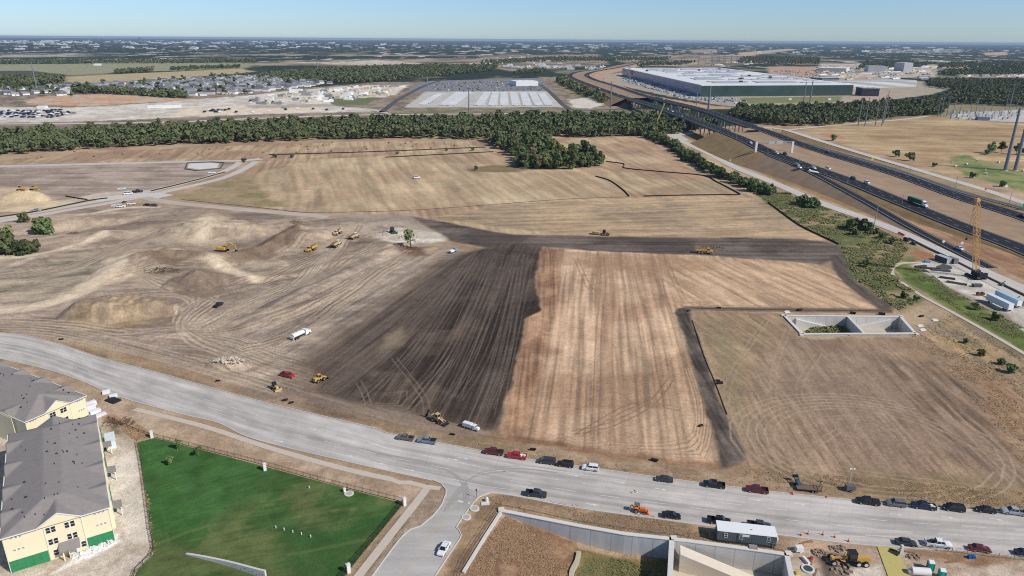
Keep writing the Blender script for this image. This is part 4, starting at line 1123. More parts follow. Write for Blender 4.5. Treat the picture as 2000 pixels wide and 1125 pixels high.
bc = empty("outfall_basin", (0, 0, 0), 0, "sunken concrete basin with two bays and low weeds at the corner of the brown field", "basin")
C4 = flat(BAS_C)
for i, nm_ in enumerate(("rear_wall", "side_wall", "front_wall", "side_wall")):
    sg = resample([C4[i], C4[(i + 1) % 4]], 8)
    wall_line(nm_, sg, 1.1, .35, [-6] * 8, wall_m, bc, side=-1)
sheet("floor", [Vector((p.x, p.y, -5.0)) for p in C4], mat("basin_floor2", S(196, 184, 164), .9, scale=.6), None, bc)
d0, d1 = C4[0].lerp(C4[1], .535), C4[3].lerp(C4[2], .54)
wall_line("dividing_wall", resample([d0, d1], 5), .9, .32, [-5.5] * 5, wall_m, bc)
for (q0, q1, zz0, zz1) in ((.10, .42, -.6, -4.6), (.60, .90, -4.0, -.5)):
    a, b = C4[0].lerp(C4[1], q0), C4[0].lerp(C4[1], q1)
    t = (b - a).normalized(); nn = Vector((t.y, -t.x, 0))
    mb = MB()
    mb.loft([[a + nn * 1.2 + Vector((0, 0, -5.5)), a + nn * 2.6 + Vector((0, 0, -5.5)), a + nn * 2.6 + Vector((0, 0, zz0)), a + nn * 1.2 + Vector((0, 0, zz0))],
             [b + nn * 1.2 + Vector((0, 0, -5.5)), b + nn * 2.6 + Vector((0, 0, -5.5)), b + nn * 2.6 + Vector((0, 0, zz1)), b + nn * 1.2 + Vector((0, 0, zz1))]])
    mb.build("ramp", cap_m, bc)

for cpt, par in ((BAS_A[4], bas), (BAS_A[0], bas), (BAS_B[4], bb), (BAS_C[0], bc), (BAS_C[1], bc), (BAS_C[2], bc), (BAS_C[3], bc)):
    mb = MB(); mb.box(cpt.x, cpt.y, -6, 1.5, 1.5, 6.53); mb.build("corner_post", cap_m, par)
# white curved wall on the lawn
p0, p1, p2 = P(364, 1083), P(440, 1103), P(520, 1130)
pl = catmull([p0, p1, p2], 1)
wr = empty("curved_wall", p0, 0, "white curved retaining wall with drain holes rising out of the lawn", "retaining wall")
mb = MB()
n = len(pl)
mb.loft([[p + Vector((0, 0, -.5)), q + Vector((0, 0, -.5)), q + Vector((0, 0, .35 + 2.0 * i / n)), p + Vector((0, 0, .35 + 2.0 * i / n))] for i, (p, q) in enumerate(zip(offset(pl, .25), offset(pl, -.25)))])
o = mb.build("wall", cap_m, wr); o.location = -p0
hole_m = mat("dark_hole", (.02, .02, .02), .9)
for i in range(10):
    k = int(n * (.55 + .045 * i)) if int(n * (.55 + .045 * i)) < n - 1 else n - 2
    t = (pl[k + 1] - pl[k]).normalized(); nn = Vector((t.y, -t.x, 0))
    c = pl[k] + nn * .252 + Vector((0, 0, .5 + (i % 2) * .5))
    mb = MB(); mb.tube(c - nn * .05, c + nn * .012, .12, n=8)
    o = mb.build("drain_hole", hole_m, wr); o.location = -p0
# ------------------------------------------------------------------ vegetation
bark = mat("bark", S(104, 88, 72), .95, scale=3)
LEAF = (.132, .166, .062)
leaf_m = mat("leaves", LEAF, .75, noise=.18, scale=.5, vary=.5, spec=.25, rgb2=(.084, .118, .044))
leaf_y = mat("yellow_green_leaves", (.17, .19, .05), .75, noise=.15, scale=.5, vary=.2, spec=.25)
leaf_d = mat("dry_leaves", (.16, .13, .07), .85, noise=.15, scale=.6, vary=.3, spec=.2)
wood_m = mat("wood_leaves", (.190, .200, .090), .8, noise=.1, scale=.13, spec=.2, rgb2=(.070, .098, .044))
weed_m = mat("weed_leaves", (.14, .175, .06), .85, noise=.2, scale=.25, spec=.2, rgb2=(.27, .23, .11))
drygrass_m = mat("dry_grass", S(186, 156, 122), .9, noise=.2, scale=.3, spec=.1, rgb2=S(150, 120, 94))

def leaf_cloud(rs, blobs, per, size, up=.25):
    """Leaf sprays spread over a set of overlapping clumps; returns verts (4n,3)."""
    cs, nn = [], []
    for (c, r) in blobs:
        d = rs.normal(size=(per, 3)); d /= np.linalg.norm(d, axis=1)[:, None]
        d[:, 2] = np.where(d[:, 2] < -.45, -d[:, 2], d[:, 2])
        rad = r * (0.72 + .36 * rs.rand(per))[:, None]
        cs.append(np.array(c)[None] + d * rad * np.array([1, 1, .85]))
        q = d + rs.normal(size=(per, 3)) * .55 + np.array([0, 0, up])
        nn.append(q / np.linalg.norm(q, axis=1)[:, None])
    cs, nn = np.concatenate(cs), np.concatenate(nn)
    t = np.cross(nn, rs.normal(size=nn.shape)); t /= np.linalg.norm(t, axis=1)[:, None]
    b = np.cross(nn, t)
    s = size * (.55 + .9 * rs.rand(len(cs)))[:, None]
    asp = (.55 + .5 * rs.rand(len(cs)))[:, None]
    v = np.stack([cs - t * s - b * s * asp * .3, cs + b * s * asp, cs + t * s + b * s * .2 * asp, cs - b * s * asp], 1)
    return v.reshape(-1, 3)

def crown_blobs(rs, h, r, n, base):
    out = []
    for i in range(n):
        a = rs.rand() * 6.283
        k = rs.rand() ** .6
        z = base + (h - base) * (.12 + .8 * rs.rand())
        f = math.sqrt(max(.08, 1 - ((z - base) / (h - base) * 1.05 - .42) ** 2 * 1.6))
        out.append(((math.cos(a) * r * k * f * .8, math.sin(a) * r * k * f * .8, z), r * (.26 + .2 * rs.rand())))
    out.append(((0, 0, base + (h - base) * .55), r * .55))
    return out

def tree_proto(kind, seed):
    rs = np.random.RandomState(seed)
    h, r, n, per, sz, base = {"broad": (13, 5.2, 15, 46, .95, 3.2), "tall": (16, 4.4, 15, 44, .95, 4.5), "low": (8, 4.6, 14, 46, .8, .3), "round": (9.5, 5.6, 26, 60, .75, .2), "young": (4.2, 1.2, 5, 14, .5, 1.6), "bush": (3.6, 2.6, 9, 40, .5, .2), "thin": (9, 3.2, 13, 12, .6, 2.0)}[kind]
    v = leaf_cloud(rs, crown_blobs(rs, h, r, n, base), per, sz)
    q = np.arange(len(v)).reshape(-1, 4)
    mb = MB()
    tr = .35 * h / 13
    bend = (rs.rand(2) - .5) * h * .06
    mid = (bend[0], bend[1], h * .45)
    mb.tube((0, 0, -.4), mid, tr, tr * .7, 7)
    for k in range(5):
        a = k * 1.256 + rs.rand()
        mb.tube(mid, (math.cos(a) * r * .6, math.sin(a) * r * .6, h * (.6 + .22 * rs.rand())), tr * .5, tr * .15, 5)
    mb.tube(mid, (bend[0] * 1.6, bend[1] * 1.6, h * .88), tr * .65, tr * .15, 6)
    return v, q, mb

PROTO = {}
for kind, seeds in (("broad", (1, 2, 3)), ("tall", (4, 5)), ("low", (6, 7)), ("round", (12, 13)), ("young", (8,)), ("bush", (9, 10)), ("thin", (11,))):
    PROTO[kind] = []
    for sd in seeds:
        v, q, mb = tree_proto(kind, sd)
        PROTO[kind].append([v, q, mb, None, None])
def tree(kind, loc, s, label, cat="tree", group=None, name="tree", m=None, sz=None):
    pr = RNG.choice(PROTO[kind])
    root = empty(name, loc, RNG.uniform(0, 6.28), label, cat, group)
    root.scale = (s, s, s * (sz or RNG.uniform(.85, 1.15)))
    m = m or leaf_m
    if pr[3] is None:
        pr[3] = {}
        t = pr[2].build("trunk", bark, root); pr[4] = t.data
    else:
        t = bpy.data.objects.new("trunk", pr[4]); COL.objects.link(t); t.parent = root
    key = m.name
    nm = "foliage" if kind == "bush" else "crown"
    if key not in pr[3]:
        c = np_mesh(nm, pr[0], pr[1], m, root); pr[3][key] = c.data
    else:
        c = bpy.data.objects.new(nm, pr[3][key]); COL.objects.link(c); c.parent = root
    return root

def scatter(pts, spacing, jit=.45, world=False):
    pl = pts if world else PL(pts)
    x0, x1 = min(p.x for p in pl), max(p.x for p in pl); y0, y1 = min(p.y for p in pl), max(p.y for p in pl)
    xs, ys = np.meshgrid(np.arange(x0, x1, spacing), np.arange(y0, y1, spacing * .9))
    xs, ys = xs.ravel() + (NPR.rand(xs.size) - .5) * 2 * jit * spacing, ys.ravel() + (NPR.rand(ys.size) - .5) * 2 * jit * spacing
    k = inside(xs, ys, pl)
    return xs[k], ys[k]

BELT = [(-160, 312), (0, 304), (60, 300), (150, 294), (300, 285), (480, 279), (620, 274), (800, 271), (950, 274), (1060, 270), (1180, 268), (1270, 266), (1330, 262), (1400, 246), (1330, 240), (1250, 233), (1100, 233), (900, 238), (700, 243), (500, 247), (300, 256), (100, 266), (-160, 272)]
SPUR = [(950, 276), (990, 300), (1022, 330), (1060, 334), (1110, 332), (1172, 327), (1180, 316), (1130, 303), (1075, 300), (1060, 270)]
RWOOD = [(1420, 228), (1470, 240), (1530, 247), (1620, 246), (1690, 238), (1760, 229), (1840, 224), (1850, 205), (1740, 208), (1640, 212), (1560, 216), (1440, 216)]
RW2 = [(1640, 212), (1700, 211), (1800, 206), (1870, 204), (2150, 216), (2150, 192), (1900, 180), (1862, 184), (1830, 198), (1740, 206)]
RW3 = [(1812, 170), (1860, 176), (1900, 181), (2150, 186), (2150, 162), (1900, 160), (1808, 160)]
cand = []
for poly, sp, wt in ((BELT, 8.5, 0), (SPUR, 7.5, -60), (RWOOD, 9.0, 60), (RW2, 11, 0), (RW3, 12, 0)):
    xs, ys = scatter(poly, sp)
    for x, y in zip(xs, ys):
        cand.append((math.hypot(x, y) + wt, x, y, poly is SPUR))
zz = terrain_z(np.array([c[1] for c in cand]), np.array([c[2] for c in cand]))
cand = [(*c, float(z)) for c, z in zip(cand, zz) if z < 2.0]
cand.sort(key=lambda c: c[0])
hedge = catmull(PL([(1258, 266), (1310, 288), (1350, 316), (1400, 342), (1450, 362), (1494, 380)]), 3.1)
n_h = 0
for i, p in enumerate(hedge):
    q = p + Vector((RNG.uniform(-5, 5), RNG.uniform(-6, 6), 0)); q.z = gz(q)
    tree(RNG.choice(["low", "low", "round"]), q, RNG.uniform(.62, 1.05), "bushy green tree in the hedgerow along the frontage road", group="trees of the frontage hedgerow"); n_h += 1
N_IND = 296 - n_h
for d, x, y, sp_, z in cand[:N_IND]:
    k = RNG.choice(["broad", "broad", "tall", "low", "round", "thin"])
    g = ("leafy green tree in the grove jutting into the hay field", "trees of the grove in the hay field") if sp_ else ("leafy green tree on the field edge of the river wood", "trees along the near edge of the river wood")
    r = RNG.random()
    tree(k, (x, y, z), RNG.uniform(.6, 1.25), g[0], group=g[1], m=leaf_y if r < .09 else (leaf_d if r > .93 else leaf_m))
# the rest of the woods read as one mass each
def wood(name, pts_xyz, label, per=20, scale=(.6, 1.3), size=1.5, nb=7):
    vs_ = []
    pool = []
    for sd in range(8):
        rs = np.random.RandomState(100 + sd)
        h, r = rs.uniform(10, 16), rs.uniform(4, 5.6)
        pool.append(leaf_cloud(rs, crown_blobs(rs, h, r, nb, 1.5), per, size))
    for (x, y, z) in pts_xyz:
        v = pool[NPR.randint(8)] * NPR.uniform(*scale) * np.array([1, 1, NPR.uniform(.75, 1.2)])
        a = NPR.rand() * 6.28
        R = np.array([[math.cos(a), -math.sin(a), 0], [math.sin(a), math.cos(a), 0], [0, 0, 1]])
        vs_.append(v @ R.T + np.array([x, y, z]))
    v = np.concatenate(vs_)
    o = np_mesh(name, v, np.arange(len(v)).reshape(-1, 4), wood_m)
    return tag(o, label, "woodland", kind='stuff')
wood("woodland", [(c[1], c[2], c[4]) for c in cand[N_IND:]], "dense green river woodland behind the first trees, on both sides of the bridges")
far_pts = []
for poly, sp in (([(508, 150), (560, 161), (690, 163), (760, 159), (850, 149), (965, 139), (975, 130), (820, 130), (700, 135), (560, 142)], 17),
                 ([(-160, 172), (60, 169), (122, 164), (128, 155), (60, 154), (-160, 156)], 15), ([(130, 181), (250, 186), (360, 193), (366, 188), (250, 181), (150, 177)], 11),
                 ([(225, 145), (300, 141), (304, 138), (225, 141)], 16), ([(330, 138), (400, 136), (470, 134), (470, 131), (340, 135)], 18), ([(400, 152), (500, 150), (560, 147), (640, 160), (560, 152), (420, 154)], 20),
                 ([(1085, 160), (1130, 183), (1180, 203), (1190, 199), (1140, 176), (1095, 156)], 12), ([(940, 128), (1080, 120), (1300, 119), (1310, 114), (1080, 113), (940, 121)], 34),
                 ([(-160, 128), (150, 125), (500, 124), (500, 117), (150, 119), (-160, 120)], 40), ([(1240, 130), (1330, 128), (1360, 122), (1270, 123)], 30), ([(1830, 148), (2150, 146), (2150, 136), (1850, 138)], 28), ([(1000, 146), (1060, 143), (1068, 138), (1010, 140)], 22), ([(60, 172), (240, 163), (420, 152), (520, 151), (650, 163), (590, 172), (480, 183), (370, 190), (150, 176)], 62), ([(0, 172), (150, 172), (150, 188), (0, 186)], 48),
                 ([(1440, 124), (1600, 126), (1600, 114), (1450, 112)], 34), ([(1670, 136), (1800, 132), (1830, 124), (1690, 122)], 30), ([(1830, 134), (2150, 134), (2150, 120), (1860, 124)], 36)):
    xs, ys = scatter(poly, sp)
    far_pts += [(x, y, 0) for x, y in zip(xs, ys)]
wood("far_woodland", far_pts, "distant blue-green woods on the plain beyond the river", per=7, size=2.6, nb=6, scale=(.8, 1.3))

# single trees and bushes
def G3(x, y): return G(x, y, -.05)
for x, y, k, s, lb in ((86, 455, "round", 1.05, "dense round green tree standing alone beside the site road"), (47, 434, "round", .62, "small dark round tree beside the site road, just left of the dense round tree"),
                       (12, 496, "round", 1.1, "wide green tree of the clump at the left edge, lowest of the clump"), (46, 495, "round", .9, "bright green tree at the right end of the clump by the cut bank"), (18, 478, "thin", 1.3, "grey-green thin tree rising behind the clump at the left edge"), (64, 493, "bush", 1.7, "low bright bush at the very end of the clump by the cut bank"), (-16, 492, "round", 1.1, "green tree cut by the left edge of the picture, in the clump"),
                       (802, 486, "thin", 1.25, "thin ragged tree left standing among the rubble on the stripped ground"), (537, 308, "low", .5, "small green tree at the end of the site road"), (571, 308, "low", .45, "second small green tree at the end of the site road, right of the first"),
                       (872, 295, "low", .5, "lone round green tree in the hay field beside the long silt fence"), (776, 301, "bush", .8, "small dull bush in the hay field under the silt fence line"), (923, 294, "bush", 1.0, "low bush in the hay field near the grove"), (477, 317, "bush", 1.0, "small dark bush on the island between two site roads"), (930, 333, "bush", 1.0, "small bush on the green patch of the hay field"),
                       (1935, 300, "broad", .95, "large dark tree at the left end of the clump behind the pylons"), (1955, 298, "broad", .9, "dark tree in the middle of the clump behind the pylons"), (1928, 302, "low", .7, "low dark tree in front of the clump behind the pylons"), (1985, 302, "broad", .8, "dark tree right of the tall pylons"), (2003, 303, "low", 1.0, "low dark tree cut by the right edge beyond the pylons"),
                       (1628, 275, "bush", 1.8, "lone bush on the bare bank by the far frontage road"), (1750, 306, "bush", 1.7, "dark bush on the verge of the far frontage road, left one"), (1777, 314, "bush", 2.0, "dark bush on the verge of the far frontage road, right one"), (1900, 348, "bush", 1.3, "bush by the far frontage road below the green meadow"), (1958, 365, "bush", 1.4, "bush beside the white sign on the far frontage road"), (1825, 326, "bush", 1.0, "small bush on the bank above the far frontage road")):
    tree(k, G3(x, y), s, lb, name="bush" if k == "bush" else "tree", cat="bush" if k == "bush" else "tree")
for i, (x, y, s) in enumerate(((1570, 402, 2.0), (1585, 406, 1.9), (1560, 397, 1.5), (1596, 407, 1.3), (1660, 446, 1.6), (1676, 452, 2.0), (1692, 452, 1.7), (1670, 460, 1.2), (1706, 458, 1.2), (1722, 466, 1.0), (1740, 476, 1.0), (1690, 522, 1.0), (1765, 582, .8), (1885, 670, .6), (1915, 695, .7), (1955, 712, .7), (1972, 728, .9), (1790, 588, .7), (1905, 604, .9), (1945, 626, .9))):
    tree("bush", G3(x, y), s, "low green bush in the weeds beside the near frontage road", cat="bush", group="bushes in the weedy verge", name="bush")
stake = mat("pale_stake", S(190, 170, 140), .9)
for x, y, lb in ((350, 878, "staked sapling on the lawn nearest the brown fence"), (388, 892, "staked sapling on the lawn, right one of the three"), (333, 909, "staked sapling on the lawn standing farthest from the fence")):
    t = tree("young", G3(x, y), .8, lb, name="sapling", cat="sapling")
    mb = MB(); mb.tube((.5, 0, -.2), (.5, 0, 2.2), .05, n=5); mb.build("stake", stake, t)

# loose weeds and grass
def tufts(name, areas, m, label, cat, kind='stuff'):
    vs_ = []
    for pts, n, s in areas:
        pl = PL(pts)
        x0, x1 = min(p.x for p in pl), max(p.x for p in pl); y0, y1 = min(p.y for p in pl), max(p.y for p in pl)
        n = int(n * 1.7)
        xs, ys = NPR.uniform(x0, x1, n * 3), NPR.uniform(y0, y1, n * 3)
        k = inside(xs, ys, pl) & (fbm(xs / 7, ys / 7, 3) > .42)
        xs, ys = xs[k][:n], ys[k][:n]
        zs = np.maximum(terrain_z(xs, ys), -4.97)
        m_ = len(xs); s = s * .5
        for j in range(4):
            nv = NPR.normal(size=(m_, 3)) * .30 + np.array([.10, -.05, .8]); nv /= np.linalg.norm(nv, axis=1)[:, None]
            t = np.cross(nv, NPR.normal(size=(m_, 3))); t /= np.linalg.norm(t, axis=1)[:, None]
            b = np.cross(nv, t)
            w_ = (s * NPR.uniform(.4, 1.0, m_))[:, None]; h = (s * NPR.uniform(.25, .6, m_))[:, None]
            c = np.stack([xs + NPR.normal(size=m_) * s * .6, ys + NPR.normal(size=m_) * s * .6, zs + s * NPR.uniform(.1, .55, m_)], -1)
            vs_.append(np.stack([c - t * w_ - b * h, c + t * w_ - b * h * .6, c + t * w_ * .8 + b * h, c - t * w_ * .9 + b * h * .7], 1).reshape(-1, 3))
    v = np.concatenate(vs_)
    o = np_mesh(name, v, np.arange(len(v)).reshape(-1, 4), m)
    return tag(o, label, cat, kind=kind)
tufts("weeds", [([(1480, 380), (1540, 375), (1600, 400), (1700, 440), (1780, 478), (1755, 512), (1738, 530), (1800, 580), (1760, 610), (1670, 545), (1650, 500), (1640, 478), (1560, 440)], 4200, 1.25), ([(1640, 432), (1700, 440), (1750, 470), (1720, 478), (1660, 460)], 900, 1.8), ([(1660, 500), (1750, 512), (1738, 535), (1770, 566), (1720, 570), (1680, 545)], 1500, 1.3),
                ([(1752, 525), (1800, 520), (1850, 560), (1920, 600), (2100, 690), (2100, 725), (2000, 672), (1900, 622), (1810, 565)], 3000, .55),
                ([(1574, 619), (1648, 619.5), (1662, 634), (1592, 634)], 1200, 2.2), ([(1574, 619), (1615, 619), (1620, 626), (1585, 627)], 400, 1.8),
                ([(1800, 640), (1870, 610), (2100, 750), (2000, 790)], 700, .45), ([(1120, 1050), (1310, 1070), (1310, 1140), (1120, 1140)], 900, .35)],
      weed_m, "rank green weeds along the frontage road and in the basins", "weeds")
tufts("dry_grass", [([(0, 646), (115, 668), (300, 722), (500, 778), (737, 836), (1000, 888), (1317, 933), (1662, 970), (2000, 996), (2000, 985), (1660, 962), (1317, 922), (1000, 875), (737, 820), (500, 765), (250, 690)], 5200, .4),
                    ([(985, 1005), (1127, 1035), (1125, 1120), (900, 1125)], 2400, .38), ([(950, 970), (1000, 968), (1300, 1012), (1560, 1050), (1540, 1080), (1316, 1050), (1127, 1024), (985, 995)], 2400, .32),
                    ([(205, 812), (250, 820), (300, 848), (265, 860)], 700, .6), ([(1460, 915), (1700, 935), (2100, 970), (2100, 1000), (1700, 972), (1440, 930)], 1300, .34),
                    ([(285, 965), (291, 965), (304, 1083), (298, 1083)], 300, .5), ([(1740, 620), (1960, 740), (2100, 860), (2000, 900), (1850, 720)], 1600, .4)],
      drygrass_m, "dry straw-coloured grass on the verges and in the basin", "dry grass")
# brush and rubble heaps
def heap(name, x, y, rx, ry, h, m, label, n=90, cat="brush pile"):
    c = G(x, y)
    mb = MB()
    for i in range(n):
        a, k = RNG.uniform(0, 6.28), RNG.random() ** .5
        px, py = math.cos(a) * rx * k, math.sin(a) * ry * k
        z = h * (1 - k) * RNG.uniform(.3, 1)
        L = RNG.uniform(.6, 1.8)
        d = Vector((RNG.uniform(-1, 1), RNG.uniform(-1, 1), RNG.uniform(-.2, .7))).normalized() * L
        if cat == "brush pile": mb.tube((px, py, z), Vector((px, py, z)) + d, .12, .04, 4)
        else: mb.box(px, py, z - .2, RNG.uniform(.3, 1.2), RNG.uniform(.3, 1), RNG.uniform(.2, .7), RNG.uniform(0, 3), RNG.uniform(.5, .9), RNG.uniform(.5, .9))
    o = mb.build(name, m); o.location = c
    return tag(o, label, cat)
twig = mat("dry_twigs", S(122, 98, 78), .95)
heap("brush_pile", 315, 531, 11, 4.5, 2.6, twig, "wide pile of dry brown branches beside the brown soil heap", 260)
heap("brush_pile", 575, 441, 5.5, 4.5, 2.2, mat("green_twigs", S(132, 120, 72), .95), "greenish brush pile near the dump trucks", 160)
heap("brush_pile", 145, 455, 4, 2, 1.2, twig, "small brown brush pile on the slope below the round tree", 60)
heap("brush_pile", 800, 487, 5, 3, 1.0, mat("red_twigs", S(126, 90, 70), .95), "reddish broken brush under the ragged tree", 110)
heap("brush_pile", 233, 826, 5, 3.5, .8, twig, "dry brush heap at the corner where the two fences meet", 90)
stone_m = mat("rubble", S(204, 192, 174), .95, noise=.15, scale=1)
heap("rubble_heap", 800, 463, 9, 3.5, 1.2, stone_m, "white rubble spread behind the ragged tree", 110, "rubble heap")
heap("rubble_heap", 745, 458, 6, 3, .9, stone_m, "white rubble under the black loader", 70, "rubble heap")
heap("rubble_heap", 94, 456, 2.5, 1.5, .8, stone_m, "small pale rubble heap at the foot of the round tree", 26, "rubble heap")
heap("rubble_heap", 448, 714, 5.5, 2.4, 1.0, stone_m, "small pale rubble heap on the graded ground near the road", 70, "rubble heap")
heap("rubble_heap", 1240, 462 + 500, .9, .7, .3, stone_m, "small stones on the verge of the road", 6, "rubble heap")
heap("clod_heap", 1390, 484, 8, 2.5, 1.4, mat("clods", S(126, 108, 92), .95), "heap of brown clods behind the yellow truck on the haul road", 90, "soil heap")
for x, y, w_ in ((215, 1048, 2.2), (205, 1062, 2.6), (185, 1073, 2.4), (160, 1085, 2.2)):
    heap("rubble_heap", x, y, w_, 1.2, .6, mat("white_rubble", S(240, 236, 230), .9), "white building rubble near the house corner, %s the green panels" % {215: "right of", 205: "just below", 185: "in front of", 160: "nearest the porch, left of"}[x], 34, "rubble heap")
# hay bales
hay = mat("hay", S(150, 126, 92), .95, noise=.2, scale=2)
hay_w = mat("wrapped_hay", S(226, 222, 210), .7, noise=.05)
def bale(x, y, s, m, label, group):
    mb = MB(); mb.tube((-.75 * s, 0, .78 * s), (.75 * s, 0, .78 * s), .8 * s, n=14)
    o = mb.build("hay_bale", m); o.location = G(x, y); o.rotation_euler = (0, 0, RNG.uniform(0, 3.14))
    tag(o, label, "hay bale", group)
for x, y in ((1860, 319), (1866, 326), (1887, 322), (1908, 315), (1925, 334), (1925, 341), (1950, 318), (1998, 335), (1895, 307)):
    bale(x, y, 1.25, hay_w, "pale round hay bale on the green meadow below the pylons", "hay bales on the green meadow")
for x, y in ((73, 310), (82, 308), (148, 311), (184, 306), (146, 297), (224, 299), (240, 302), (277, 307), (313, 301), (386, 301), (396, 297), (396, 305), (410, 293), (424, 288), (445, 292), (490, 303), (515, 299), (562, 288), (588, 283), (600, 287), (602, 293), (621, 288), (631, 284), (649, 279), (702, 297), (714, 288), (717, 292), (760, 280), (782, 284), (792, 281), (803, 278), (806, 286), (814, 282), (842, 290), (888, 285), (579, 299), (648, 296)):
    bale(x, y, 1.15, hay, "round straw bale on the pale hay field by the river wood", "straw bales by the river wood")
# ------------------------------------------------------------------ houses under construction
stucco = mat("cream_wall", S(246, 232, 196), .85, noise=.025, scale=.4)
stucco2 = mat("shaded_cream_wall", S(236, 222, 188), .85, noise=.03, scale=.4)
shingle = mat("grey_shingle", S(158, 150, 145), .95, noise=.10, scale=.8, rgb2=S(136, 129, 125))
fascia_m = mat("fascia", S(238, 236, 230), .7, noise=.03)
green_m = mat("green_sheathing", S(58, 140, 92), .7, noise=.14, scale=.8)
glass_d = mat("window_glass", (.015, .017, .022), .12, noise=.05, spec=.6)
frame_w = mat("white_frame", S(240, 240, 238), .6, noise=.02)
dark_m = mat("dark_vent", S(58, 56, 58), .8)

def window(par, x, y, z, w_, h_, axis, m_f=None, n=1):
    """Framed window on a wall facing local -y (axis 'f') or +x (axis 's')."""
    mb, pb = MB(), MB()
    t = .07
    def bx(b, a, c, wa, hc, d0, d1):
        if axis == 'f': b.box(x + a, y - (d0 + d1) / 2, z + c, wa, d1 - d0, hc)
        else: b.box(y + (d0 + d1) / 2, x + a, z + c, d1 - d0, wa, hc)
    bx(mb, -w_ / 2, 0, t, h_, 0, .06); bx(mb, w_ / 2, 0, t, h_, 0, .06); bx(mb, 0, 0, w_ - t, t, 0, .06); bx(mb, 0, h_ - t, w_ - t, t, 0, .06); bx(mb, 0, h_ / 2 - t / 2, w_ - t, t, 0, .055)
    o = mb.build("window", m_f or frame_w, par)
    bx(pb, 0, .03, w_ - .04, h_ - .06, .005, .03)
    pb.build("pane", glass_d, o)
    return o

